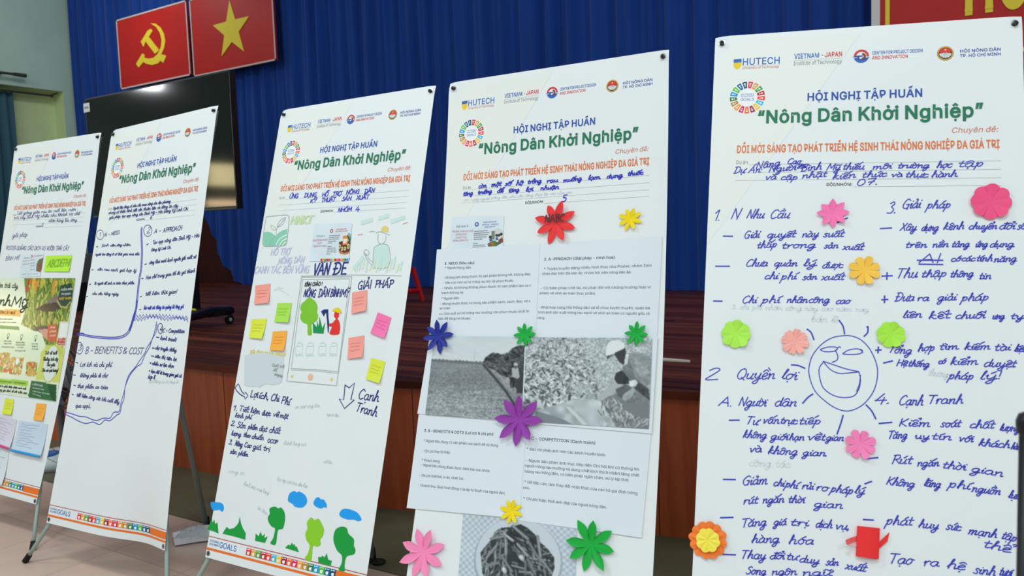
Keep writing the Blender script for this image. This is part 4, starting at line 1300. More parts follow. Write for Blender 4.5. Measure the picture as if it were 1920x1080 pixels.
# slim black pole with a rounded top, close to the lens at the right edge
m_pole = mat('pole_black', (10, 11, 16), .4, .4)
pp = on_plane(1919, 1000, 1, 1.2)
r = empty('microphone_stand', (pp.x + .006, 1.2, 0), 'black upright pole with a rounded tip at the right edge of the picture', 'stand')
f = MB()
zt_ = on_plane(1915, 808, 1, 1.2).z
f.tube([(pp.x + .008, 1.2, .02), (pp.x + .008, 1.2, zt_)], [.018, .015], m_pole, 16)
f.build('pole', r, True)
f = MB()
f.lathe((pp.x + .008, 1.2, zt_ - .005), (0, 0, 1), [(.015, 0), (.0185, .006), (.019, .018), (.016, .027), (.008, .031), (0, .032)], m_pole, 18)
f.build('rounded_cap', r, True)
f = MB()
f.lathe((pp.x + .008, 1.2, 0), (0, 0, 1), [(0, 0), (.14, 0), (.14, .012), (.03, .025), (0, .026)], m_pole, 26)
f.build('foot_plate', r, True)

# ================================================================ the five banners
m_sheet = noisy('banner_vinyl', (232, 236, 236), (229, 233, 234), nscale=3, rough=0.42, spec=0.35)
m_cream = mat('print_cream', (232, 235, 230), .42, .35)
m_hutech = mat('print_blue', (50, 104, 186), .5)
m_navy = mat('print_navy', (40, 80, 168), .5)
m_green = mat('print_green', (24, 118, 84), .5)
m_orange = mat('print_orange', (226, 122, 66), .5)
m_ored = mat('print_orange_red', (214, 122, 96), .5)
m_red_i = mat('print_red', (214, 54, 66), .5)
m_grey_i = mat('print_grey', (128, 132, 134), .5)
m_lgrey = mat('print_light_grey', (176, 182, 182), .5)
m_dark = mat('print_black', (46, 48, 52), .5)
m_yel = mat('print_yellow', (238, 204, 40), .5)
m_brown = mat('print_brown', (132, 58, 50), .5)
m_white_i = mat('print_white', (240, 242, 242), .45)
m_foot = mat('print_footer_orange', (238, 116, 34), .5)
m_frose = mat('print_footer_rose', (188, 92, 92), .5)
SDG = [(229, 36, 59), (221, 166, 58), (76, 159, 56), (197, 25, 45), (255, 58, 33), (38, 189, 226), (252, 195, 11), (162, 25, 66), (253, 105, 37),
       (221, 19, 103), (253, 157, 36), (191, 139, 46), (63, 126, 68), (10, 151, 217), (86, 192, 43), (0, 104, 157), (25, 72, 106)]
M_SDG = [mat('goal_ink_%s' % 'abcdefghijklmnopq'[i], c, .5) for i, c in enumerate(SDG)]
WP = .0007      # ink lies this far in front of the sheet


def template(sh):
    w0 = sh.w
    sh.w = WP * .5
    sh.bands([(.001, .06), (.06, .001), (.40, -.001), (.13, .42), (.001, .62)], m_cream)
    sh.w = WP
    # first logo: shield and name
    sh.poly([(.0555, .0585), (.0775, .0575), (.0777, .079), (.072, .087), (.066, .0905), (.060, .087), (.0553, .0795)], m_yel)
    sh.poly([(.0555, .0585), (.0775, .0575), (.0777, .068), (.0555, .069)], m_hutech, WP * 1.6)
    text(sh, 'HUTECH', (.0803, .078), (.1849, .0784), .0206, m_hutech, 10)
    sh.bands([(.0803, .0812), (.1845, .0812), (.1845, .0818), (.0803, .0818)], m_lgrey)
    text(sh, 'University of Technology', (.0803, .0905), (.183, .0905), .0072, m_red_i)
    text(sh, 'VIETNAM', (.224, .0665), (.291, .0662), .0145, m_hutech, 16)
    text(sh, '-', (.297, .066), (.302, .066), .0145, m_dark, 12)
    text(sh, 'JAPAN', (.306, .066), (.352, .066), .0145, m_red_i, 16)
    sh.bands([(.222, .0715), (.352, .0712), (.352, .0719), (.222, .0722)], m_lgrey)
    text(sh, 'Institute of Technology', (.222, .0865), (.351, .0865), .0118, m_grey_i)
    # ring logo
    c, r = (.402, .069), .0198
    sh.ring(c, r * .68, r, PI * 1.02, PI * 2.02, m_red_i)
    sh.ring(c, r * .60, r, PI * .12, PI * .92, m_hutech)
    sh.poly([(c[0] - r * 1.3, c[1] + r * .1), (c[0] - r * .55, c[1] - r * .12), (c[0] + r * .2, c[1] - r * .1), (c[0] + r * .2, c[1] + r * .06), (c[0] - r * .6, c[1] + r * .08)], m_navy, WP * 1.3)
    sh.poly([(c[0] - r * .5, c[1] + r * .0), (c[0] - r * .25, c[1] + r * .0), (c[0] - r * .25, c[1] + r * .6), (c[0] - r * .5, c[1] + r * .6)], m_navy, WP * 1.3)
    sh.ring((c[0] + r * .1, c[1] + r * .02), r * .22, r * .5, -PI * .5, PI * .5, m_brown, w=WP * 1.3)
    sh.poly([(c[0] - r * .3, c[1] + r * .42), (c[0] + r * 1.2, c[1] + r * .16), (c[0] + r * .3, c[1] + r * .62), (c[0] - r * .3, c[1] + r * .6)], m_navy, WP * 1.2)
    text(sh, 'CENTER FOR PROJECT DESIGN', (.430, .066), (.558, .066), .0098, m_hutech, 6)
    text(sh, 'AND INNOVATION', (.430, .0805), (.521, .0805), .0098, m_red_i, 6)
    # round emblem: gold rim, red sun, rice rays
    c, r = (.614, .0733), .0204
    sh.ring(c, 0, r, 0, 2 * PI, m_brown, 40)
    sh.ring(c, r * .86, r * .95, 0, 2 * PI, m_yel, 40, WP * 1.4)
    sh.ring(c, 0, r * .78, PI * 1.05, PI * 1.95, m_red_i, 20, WP * 1.4)
    sh.ring(c, 0, r * .78, PI * .05, PI * .95, mat('print_deep_green', (44, 92, 78), .5), 20, WP * 1.4)
    for k in range(9):
        a = PI * (1.08 + .84 * k / 8) + PI
        d = (math.cos(a), math.sin(a))
        q = (-d[1], d[0])
        sh.poly([(c[0] + d[0] * r * .05, c[1] - r * .1 + d[1] * r * .05), (c[0] + d[0] * r * .74 + q[0] * r * .1, c[1] + d[1] * r * .66 + q[1] * r * .1), (c[0] + d[0] * r * .74 - q[0] * r * .07, c[1] + d[1] * r * .66 - q[1] * r * .07)], m_white_i, WP * 1.7)
    pts = []
    for k in range(10):
        a = -PI / 2 + k * PI / 5
        q = r * (.2 if k % 2 == 0 else .085)
        pts.append((c[0] + q * math.cos(a), c[1] - r * .48 + q * math.sin(a)))
    sh.poly(pts, m_yel, WP * 1.8)
    text(sh, 'HỘI NÔNG DÂN', (.6495, .0735), (.7476, .0735), .0086, m_navy, 10)
    text(sh, 'TP. HỒ CHÍ MINH', (.6495, .0872), (.7476, .0869), .0086, m_navy, 10)
    # goals wheel
    c = (.0973, .1785)
    sh.ring(c, 0, .0515, 0, 2 * PI, m_white_i, 40, WP * .9)
    for k in range(17):
        a0 = -PI / 2 + 2 * PI * (k + .12) / 17
        a1 = -PI / 2 + 2 * PI * (k + .88) / 17
        sh.ring(c, .0285, .0490, a0, a1, M_SDG[k], 4, WP * 1.3)
        am = (a0 + a1) / 2
        d = (math.cos(am), math.sin(am))
        for q, e in ((.042, .0026), (.036, .0018)):
            sh.poly([(c[0] + d[0] * q - e, c[1] + d[1] * q - e), (c[0] + d[0] * q + e, c[1] + d[1] * q - e * .6), (c[0] + d[0] * q + e * .7, c[1] + d[1] * q + e), (c[0] + d[0] * q - e, c[1] + d[1] * q + e * .8)], m_white_i, WP * 1.6)
    text(sh, 'SUSTAINABLE', (.079, .1705), (.116, .1705), .0042, m_hutech, w=WP * 1.3)
    text(sh, 'DEVELOPMENT', (.079, .1768), (.116, .1768), .0042, m_hutech, w=WP * 1.3)
    text(sh, 'GOALS', (.079, .1885), (.116, .1885), .0082, m_hutech, w=WP * 1.3)
    # titles
    text(sh, 'HỘI NGHỊ TẬP HUẤN', (.261, .1958), (.5577, .1958), .0228, m_navy, 20)
    text(sh, '“Nông Dân Khởi Nghiệp”', (.128, .2583), (.7028, .2583), .0370, m_green, 22, w=WP * 1.9)
    text(sh, 'Chuyên đề:', (.6265, .3025), (.7365, .3020), .0150, m_ored, 0, shear=.22)
    text(sh, 'ĐỔI MỚI SÁNG TẠO PHÁT TRIỂN HỆ SINH THÁI NÔNG NGHIỆP ĐA GIÁ TRỊ', (.0733, .3467), (.740, .3467), .0218, m_orange, 24)
    text(sh, 'Dự án', (.0723, .3803), (.105, .3803), .0112, m_grey_i)
    for v in (.3822, .4055, .4288):
        sh.bands([(.072 if v > .39 else .107, v), (.742, v), (.742, v + .0008), (.072 if v > .39 else .107, v + .0008)], m_lgrey)
    text(sh, 'ĐỘI/NHÓM:', (.3155, .4481), (.382, .4481), .0088, m_dark, 8)
    sh.bands([(.385, .4500), (.742, .4500), (.742, .4508), (.385, .4508)], m_lgrey)
    # foot: rose rule, goals row, orange rule
    sh.bands([(0, 1.7258), (.8, 1.7258), (.8, 1.7288), (0, 1.7288)], m_frose)
    text(sh, 'SUSTAINABLE', (.010, 1.7455), (.064, 1.7455), .0078, m_hutech, 6)
    text(sh, 'DEVELOPMENT', (.010, 1.7575), (.064, 1.7575), .0078, m_hutech, 6)
    text(sh, 'GOALS', (.0675, 1.7585), (.163, 1.7585), .0205, m_hutech, 4)
    for k in range(17):
        u0 = .2162 + k * .0264
        sh.bands([(u0, 1.7352), (u0 + .0262, 1.7352), (u0 + .0262, 1.7605), (u0, 1.7605)], M_SDG[k])
        sh.poly([(u0 + .007, 1.748), (u0 + .019, 1.746), (u0 + .018, 1.757), (u0 + .012, 1.7585), (u0 + .006, 1.755)], m_white_i, WP * 1.4)
        sh.poly([(u0 + .003, 1.7375), (u0 + .006, 1.7375), (u0 + .006, 1.7425), (u0 + .003, 1.7425)], m_white_i, WP * 1.4)
        sh.poly([(u0 + .009, 1.7382), (u0 + .022, 1.7382), (u0 + .022, 1.7405), (u0 + .009, 1.7405)], m_white_i, WP * 1.4)
    sh.bands([(.6655, 1.7352), (.8, 1.7352), (.8, 1.7635), (.6655, 1.7635)], m_foot)
    sh.bands([(0, 1.7680), (.8, 1.7680), (.8, 1.7765), (0, 1.7765)], m_foot)
    sh.w = w0


m_eye = mat('eyelet_steel', (150, 152, 154), .3, .5, 1.0)
m_tip = mat('rod_tip_black', (18, 18, 20), .35, .5)
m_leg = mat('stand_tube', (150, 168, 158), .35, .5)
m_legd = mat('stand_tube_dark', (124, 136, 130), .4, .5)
m_foot_r = mat('rubber_black', (16, 16, 17), .6)
BAN = {}
LAB = {
    1: 'leftmost banner, with a glossy fruit garden poster stuck on it',
    2: 'banner with blue handwritten columns split by wavy lines, no paper stuck on it',
    3: 'banner with cut-out trees and clouds along its foot and sticky notes',
    4: 'banner with typed pages, two grey photos and bright folded paper flowers',
    5: 'rightmost, largest banner, covered in blue handwriting around a laughing sun doodle',
}
FOOT = {2: ((-.10, 0), (.85, 0)), 3: ((-.08, 0), (.88, 0)), 1: ((-.08, 0), (.86, 0))}


def banner(b, draw):
    s = S[b]
    mid = s.P(.4, 1.8)
    root = empty('banner_stand', (float(mid[0]), float(mid[1]), 0), LAB[b], 'banner', 'workshop banners on folding stands')
    sh = Sheet(b)
    sh.grid([(0, VT + .002), (W, VT - .004), (W, H), (0, H)], 40, 84, m_sheet)
    template(sh)
    draw(sh)
    o = sh.build('banner_sheet', root)
    # eyelets with the rod tips that hold the sheet
    for u, v, tp in ((.020, .004, True), (W - .018, -.003, True), (.014, 1.789, False), (W - .014, 1.791, False)):
        f = Sheet(b)
        f.ring((u, v), .0045, .0095, 0, 2 * PI, m_eye, 20, .0015)
        f.ring((u, v), 0, .0046, 0, 2 * PI, m_tip, 12, .0012)
        e = f.build('eyelet', root)
        if tp:
            g = MB()
            p, q = s.P(u, v, -.012), s.P(u, v + .003, .005)
            g.tube([Vector(p), Vector(s.P(u, v, .001)), Vector(q)], [.0045, .005, .0048], m_tip, 10)
            g.lathe(Vector(q), s.n, [(.0048, 0), (.0072, .001), (.0062, .005), (0, .0075)], m_tip, 12)
            g.build('rod_tip', e)
    # folding frame behind: hub, two upper arms, two front legs, rear leg
    h = s.P(.4, 1.02, -.17)
    hub = Vector(h)
    g = MB()
    g.lathe(hub - Vector(s.n) * .02, s.n, [(0, 0), (.035, .002), (.035, .04), (0, .042)], m_tip, 16)
    g.build('hub', root)
    for u in (.014, W - .014):
        g = MB()
        e = Vector(s.P(u, -.004, -.012))
        k = hub.lerp(e, .5) - Vector(s.n) * .03
        g.tube([hub, k, e], .006, m_legd, 10)
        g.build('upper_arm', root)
    for sd_, u in ((0, .014), (1, W - .014)):
        g = MB()
        e = Vector(s.P(u, 1.785, -.014))
        fu = FOOT.get(b, ((-.10, 0), (.90, 0)))[sd_][0]
        # foot: carried on along the sheet's lean until it meets the floor
        p = s.P(fu, 1.95)
        d = s.P(fu, 1.96) - s.P(fu, 1.94)
        k = -(p[2] - .012) / d[2]
        ft = Vector(p + d * k)
        knee = Vector(s.P(u + (.035 if sd_ == 0 else -.035) * 0, 1.79, -.016))
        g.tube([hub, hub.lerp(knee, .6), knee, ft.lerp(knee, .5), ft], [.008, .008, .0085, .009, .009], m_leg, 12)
        lg = g.build('front_leg', root, True)
        g = MB()
        dd = (ft - knee).normalized()
        g.tube([ft - dd * .03, ft + dd * .008], [.0125, .014], m_foot_r, 12)
        g.build('rubber_foot', lg)
    rf = Vector((hub.x - .10, hub.y + .21, .012))
    if b == 2:
        rf = Vector((-3.335, 2.38, .012))
        hub2 = Vector((-3.19, 2.16, .80))
    else:
        hub2 = hub
    g = MB()
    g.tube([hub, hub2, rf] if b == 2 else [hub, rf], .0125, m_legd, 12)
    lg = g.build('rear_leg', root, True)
    g = MB()
    g.tube([rf + Vector((0, 0, .05)), rf - Vector((0, 0, .010))], [.014, .018], m_foot_r, 12)
    g.lathe(rf - Vector((-.035, 0, .012)), (0, 0, 1), [(0, 0), (.028, 0), (.03, .012), (.012, .022), (0, .023)], m_foot_r, 16)
    g.build('rubber_foot', lg)
    m_cord = mat('cord_grey', (120, 124, 120), .5)
    for u in (.1, .62):
        g = MB()
        g.tube([Vector(s.P(u, 1.52, -.05)), rf + Vector((0, 0, .03))], .0014, m_cord, 5)
        g.build('tension_cord', root)
    BAN[b] = root
    return root


# ---------------------------------------------------------------- pens
m_ball = mat('pen_blue', (62, 68, 188), .5)
m_ballb = mat('pen_bright_blue', (36, 44, 190), .5)
m_pnavy = mat('pen_dark_blue', (40, 46, 128), .5)
m_ghost = mat('pen_rubbed_out', (214, 220, 225), .45)
m_pencil = mat('pencil_grey', (168, 176, 174), .5)
m_mint = mat('crayon_mint', (136, 206, 176), .5)
m_mintl = mat('crayon_pale_mint', (200, 228, 220), .5)
m_lav = mat('crayon_lavender', (196, 198, 226), .5)
m_lime_c = mat('crayon_lime', (198, 222, 172), .5)
m_peach = mat('crayon_peach', (240, 186, 150), .5)
m_yelc = mat('crayon_yellow', (226, 208, 120), .5)

Z1a, Z1b, Z1c, Z1d = Z(0, 230, 240 / 701), Z(0, 480, 160 / 960), Z(0, 630, 140 / 1163), Z(0, 730, .25)
Z2a, Z2b, Z2c = Z(140, 400, 250 / 1227), Z(110, 560, 260 / 1080), Z(80, 180, 360 / 1023)
Z3h, Z3a, Z3b, Z3c, Z3d, Z3e = Z(480, 150, 360 / 1555), Z(450, 390, 350 / 1643), Z(420, 600, 340 / 1311), Z(520, 500, 160 / 720), Z(360, 860, 380 / 1865), Z(440, 400, 220 / 1485)
Z4h, Z4a, Z4b, Z4c, Z4d = Z(820, 80, 460 / 1552), Z(790, 370, .25), Z(770, 590, .25), Z(740, 780, 500 / 1800), Z(800, 960, 280 / 1920)
Z5h, Z5a, Z5b, Z5c = Z(1320, 0, 600 / 1906), Z(1310, 280, 610 / 1920), Z(1280, 560, 1 / 3), Z(1260, 840, 660 / 1920)
HW = .0009      # handwriting layer


def draw1(sh):
    sh.w = HW
    write(sh, 1, Z1a, '''
Tiết giảng giữa rau ăn cuối liên vườn@90,505,415,482,9
trái cây Bình Mỹ nhiều nhu khách và chế@75,530,435,505,9
nhân hàng lúa sông@265,545,420,540,9
1@228,570,236,568,10
giải pháp@68,628,148,625,13
POSTER QUẢNG CÁO DỊCH VỤ VƯỜN TRÁI CÂY@32,697,375,700,12
BÌNH MỸ@28,755,105,752,12''', m_pnavy, 0.0021)


def draw2(sh):
    sh.w = HW
    write(sh, 2, Z2c, '''
Người tiêu dùng có nhu cầu mua nông sản địa phương@375,605,680,568,8
nhưng có thiếu kênh tiết cần thuận tiện và đáng tin cậy@350,630,720,590,8
giải pháp: tạo app nông sản Bình Mỹ - Hóc Đăng Ký Link Chi@355,655,772,608,8
6@570,657,583,654,10''', m_pnavy, .0026)
    write(sh, 2, Z2a, '''
1@226,215,238,212,20
N - NEED@272,215,412,188,16
Sinh@245,310,310,302,13
viên,@322,307,378,303,13
công@385,303,432,301,13
nhân,@440,303,515,298,13
người lao động ít có thời gian mua sắm@190,388,595,385,13
cần rau sạch, giá hợp lý@208,525,565,540,14
là người dễ sinh ra toàn thực phẩm@182,655,548,652,14
nhu cầu hằng ngày@160,750,402,754,14
2@662,185,692,180,32
A -@730,188,790,178,22
APPROACH@812,178,985,152,22
Tạo app nông dân Bình Mỹ - Hóc@715,285,1145,218,18
Đăng ký Link Chi@705,350,882,325,14
công khai minh bạch nguồn gốc xuất xứ@685,468,1115,412,17
Hạn chế trung gian tối đa giá thành@655,607,1105,542,18
tiết kiệm thời gian!@650,757,940,735,19''', m_pnavy, .0026)
    write(sh, 2, Z2a, 'bảo mật các thông tin quảng bá từng gói@635,884,1000,872,18', m_ballb, .0027)
    write(sh, 2, Z2b, '''
3@150,405,175,402,24
B -@205,428,262,426,28
BENEFITS@278,425,485,428,28
&@495,425,530,427,26
COST@545,430,652,434,28
Lợi ích và chi phí@165,528,408,532,20
không phải đi chợ@165,612,378,612,17
thực phẩm an toàn@145,693,380,706,17
tiết kiệm công sức (chi cuối đẩy@138,760,470,818,16
qua app),..@130,846,250,850,17
4@784,255,806,255,22
C - Competition@810,262,978,268,17
kạnh tranh!@790,318,915,335,16
chợ truyền thống@752,394,915,415,15
siêu thị tiện lợi@748,457,915,487,15
> nhiều sự lựa chọn@708,512,895,538,15
+ hạn chế đi trung gian giá cả@702,572,955,614,14
hợp lí@695,622,748,626,17''', m_pnavy, .0029)
    for z, rows in ((Z2a, ('200,310 214,306', '158,522 172,518', '136,655 150,652', '110,767 122,764', '664,290 680,280', '645,470 662,466', '618,602 632,598', '604,768 618,764', '598,886 610,884')),
                    (Z2b, ('134,494 150,502', '116,594 132,596', '118,674 134,678', '104,744 116,748', '762,300 782,302', '730,384 746,386', '724,446 742,448'))):
        for q in rows:
            line(sh, 2, z, q, m_pnavy, .004)
    for z, cx, cy, rx, ry in ((Z2a, 235, 197, 33, 44), (Z2a, 674, 160, 38, 52), (Z2b, 162, 385, 28, 46), (Z2b, 793, 232, 20, 40)):
        sh.stroke(uvs(2, z, [(cx + rx * math.cos(a), cy + ry * math.sin(a)) for a in [2 * PI * k / 14 for k in range(14)]]), m_pnavy, .003, None, True, True)
    for o in (0, 9):
        line(sh, 2, Z2a, ' '.join('%d,%d' % (x + o, y + o * .4) for x, y in parse('616,130 611,160 613,250 616,350 609,500 592,600 578,720 566,850 558,890 538,950 522,1010 498,1075')), m_ball, .0042)
        line(sh, 2, Z2b, ' '.join('%d,%d' % (x + o * .6, y + o * 1.4) for x, y in parse('606,5 598,90 572,180 548,245 505,285 440,300 350,298 250,288 170,272 140,275')), m_ball, .004)
    line(sh, 2, Z2b, '140,275 185,268 205,280', m_ball, .0035)
    for y0, am in ((952, 16), (972, 14)):
        pts = []
        for k in range(34):
            x = 540 + k * 15.2
            pts.append((x, y0 + (am if k % 2 else -am) * (1 if k < 24 else .8) + (10 if y0 > 960 else 0) * math.sin(k * .4) - 10 * math.sin(k * .12)))
        sh.stroke(uvs(2, Z2a, pts), m_ball, .0034, None, False)
    for q in ('765,180 752,240 738,290 722,330 690,380 668,430 640,470 600,530 575,560 545,600 525,660 512,720 500,760 482,830 470,880 430,885 400,930 350,930 300,948 260,940 210,920 160,915 100,895 45,882',
              '768,200 758,262 732,310 716,356 702,390 672,440 645,505 610,530 560,590 530,655 516,700 510,780 494,820 478,890 455,905 400,950 360,945 320,980 265,960 215,972 160,955 100,922 62,905 50,890'):
        line(sh, 2, Z2b, q, m_ball, .0036)
    write(sh, 2, Z2b, 'chợ ế không còn thu hàng tồn@700,655,935,660,12', m_ghost, .003, .22, .0004)


def draw3(sh):
    sh.w = HW
    write(sh, 3, Z3h, '''
ỨNG@270,960,340,955,19
DỤNG@390,950,488,945,18
HỖ@533,946,582,942,18
TRỢ@620,940,688,935,18
NÔNG@728,926,835,920,18
DÂN@878,918,958,910,18
KỸ@437,996,488,990,16
THUẬT@528,990,640,982,18
SẢN@693,980,770,974,17
XUẤT@812,970,912,963,18
NHÓM@662,1070,772,1062,18
4@802,1066,836,1062,21''', m_ballb, .0034, .12)
    write(sh, 3, Z3a, '''
VẤN@640,590,780,582,54
ĐỀ@815,586,930,582,56''', m_pnavy, .0070, .12)
    write(sh, 3, Z3a, '''
GIẢI@1032,718,1150,708,40
PHÁP@1185,702,1340,700,36
NÔNG@558,782,660,784,36
DÂN@688,784,780,780,38
BÌNH@793,780,880,780,36
MỸ@885,780,952,784,36''', m_pnavy, .0041, .12)
    write(sh, 3, Z3a, 'KÍNH CHÀO !@568,690,722,684,18', m_dark, .003, .12)
    write(sh, 3, Z3a, '''
HỖ TRỢ@268,417,436,410,30
NÔNG DÂN@335,492,562,478,26
CANH TÁC BỀN VỮNG@125,575,605,570,32''', m_lav, .004, .12)
    for o in (0, 7):
        write(sh, 3, Z3a, 'HNKT@%d,142,%d,136,36' % (440 + o, 626 + o), m_lime_c, .006, .12)
    # leaf badge
    line(sh, 3, Z3a, '255,75 400,62 428,72 432,100 425,200 412,300 400,325 370,333 230,338 205,325 200,295 212,200 228,100 235,82', m_pencil, .003, True, None, True)
    hill = parse('212,215 240,208 270,215 300,235 312,248 345,215 380,195 418,185 408,300 396,328 222,332 204,318')
    sh.poly(uvs(3, Z3a, hill), m_mint, .0007)
    for q in ('320,325 345,280 385,250 415,238', '350,328 370,295 400,275 412,270', '378,328 390,312 405,300', '262,325 285,275 312,248'):
        line(sh, 3, Z3a, q, m_white_i if q[0] == '3' else m_pencil, .005 if q[0] == '3' else .002)
    for q in ('318,238 322,190 330,170', '330,170 340,130 370,100 402,82 385,130 355,160 330,170', '320,188 300,195 280,180 272,150 300,165 318,180', '335,165 365,130 395,95'):
        line(sh, 3, Z3a, q, m_pencil, .002)
    # phone outline
    for q, wd in (('205,88 630,85 500,1005 80,965 205,88', .0028), ('215,108 610,102', .002), ('215,108 120,850', .002), ('610,102 515,880', .002), ('112,860 330,868 520,888', .002), ('118,872 325,880 512,902', .0016)):
        line(sh, 3, Z3c, q, m_pencil, wd, False)
    sh.ring(S[3].U(*Z3c(280, 932)), 0, .0125, 0, 2 * PI, m_peach)
    for x, y in ((125, 925), (458, 952)):
        sh.ring(S[3].U(*Z3c(x, y)), 0, .006, 0, 2 * PI, m_yelc)
    for x in (190, 280, 385, 480):
        line(sh, 3, Z3c, '%d,672 %d,668 %d,735 %d,738' % (x - 32, x + 28, x + 20, x - 40), m_mintl, .002, False, None, True)
        line(sh, 3, Z3c, '%d,650 %d,640 %d,655' % (x - 20, x, x + 25), m_mintl, .004)
        line(sh, 3, Z3c, '%d,748 %d,752 %d,745 %d,752' % (x - 35, x - 15, x + 5, x + 25), m_mintl, .004)
    # crayon farmer and scenery
    for q in ('1075,130 1160,105', '1230,90 1300,70', '1340,120 1440,85', '1005,530 1080,440'):
        line(sh, 3, Z3a, q, m_mintl, .016)
    sh.poly(uvs(3, Z3a, parse('1185,345 1230,325 1300,335 1312,420 1300,525 1185,528 1175,440')), m_mintl, .0007)
    sh.poly(uvs(3, Z3a, parse('1240,205 1250,170 1280,155 1308,175 1305,215')), m_yelc, .0007)
    for q in ('1200,220 1240,210 1318,240', '1218,230 1215,290 1245,318 1280,290 1285,245', '1180,350 1225,320 1245,318 1275,318 1312,345 1322,460 1300,525', '1180,350 1172,440 1185,528 1300,525', '1172,480 1130,440 1108,400',
              '1090,385 1110,365 1140,395 1115,418 1090,385', '1180,520 1130,470 1090,395', '1140,212 1165,205 1185,212'):
        line(sh, 3, Z3a, q, m_pencil, .0022)
    for q in ('1040,238 1080,232', '1435,142 1475,128'):
        line(sh, 3, Z3a, q, m_ored, .002)
    for k in range(14):
        line(sh, 3, Z3a, '%d,%d %d,%d' % (1020 + 30 * k, 560 - (k % 3) * 14, 1036 + 30 * k, 500 - (k % 4) * 22), m_mintl if k % 2 else mat('crayon_pale_lime', (220, 230, 200), .5), .008)
    line(sh, 3, Z3a, '540,600 1000,590 1420,598', m_pencil, .002)
    # lower half
    line(sh, 3, Z3b, '80,490 105,460 112,478 128,515 150,538 153,520 176,548 152,572 150,556 118,538 95,515', m_pnavy, .0038, False, None, True)
    line(sh, 3, Z3b, '876,470 906,490 946,454 918,576 943,578 872,640 834,570 866,576', m_pnavy, .0038, False, None, True)
    write(sh, 3, Z3b, '''
Lợi@188,556,242,562,28
ích,@250,565,318,576,26
Chi@335,582,394,590,28
Phí@410,602,470,616,30
Cạnh@965,570,1112,592,42
Tranh@948,658,1098,698,38''', m_pnavy, .0037, .15)
    write(sh, 3, Z3b, '''
1.@62,652,90,656,20
Tiết@108,656,176,668,22
kiệm@190,668,256,680,22
được@272,688,334,694,21
về@352,696,392,702,21
mặt@402,704,460,714,21
kinh phí@78,702,195,718,18
2.@48,762,78,766,20
Sản@92,776,152,784,24
phẩm@172,786,240,796,20
đạt@252,800,308,808,22
chất@325,812,402,822,24
lượng@52,832,120,842,18
theo@140,842,188,852,18
chuẩn@200,856,284,868,19
OCOP@312,884,384,896,15
3.@32,896,56,902,20
Nâng@78,906,130,918,21
Cao@145,918,194,926,21
giá@207,930,264,940,22
trị@282,942,328,950,21
sản@42,964,88,970,18
phẩm@102,976,172,988,18''', m_pnavy, .0031, .15)
    write(sh, 3, Z3b, 'TẢI ỨNG DỤNG NGAY!@185,242,440,264,12', m_yelc, .004, .12)
    for q in ('300,730 330,712 390,740 428,768', '330,700 380,706'):
        line(sh, 3, Z3a, q, m_ghost, .003)
    write(sh, 3, Z3b, '''
san xuat nong thon@510,640,690,630,14
nguoi dan@740,690,830,700,12
khach hang moi@430,900,590,910,14
cach lam@720,1030,780,1040,12''', m_ghost, .003, .22, .0004)
    write(sh, 3, Z3d, '''
thanh nien mua hang@470,240,700,330,20
tim kiem@600,460,690,520,20
cong cu@330,130,480,150,22
hoc tap moi tren dia ban@780,200,1060,270,20''', m_ghost, .003, .22, .0004)


def draw4(sh):
    sh.w = HW
    write(sh, 4, Z4h, '''
còn@260,922,308,916,16
một@340,912,402,906,16
số@425,906,466,902,15
hộ@497,904,540,898,16
trồng@570,894,655,886,15
rau@690,887,760,880,14
muống@795,884,910,870,15
lạm@952,868,1028,862,15
dụng@1070,860,1168,850,15
thuốc@1203,842,1298,834,15
tăng@163,970,222,962,14
trưởng@256,960,342,950,14
để@377,952,415,946,15
tăng@450,948,515,940,14
lợi@558,942,603,938,15
nhuận@650,932,765,924,14
5@785,1008,812,1006,24''', m_ballb, .0034)
    write(sh, 4, Z4h, 'còn ngay người trồng dân nhu cầu tăng theo lại cao như rau@165,1004,850,952,9', m_ghost, .0018, .22, .0006)


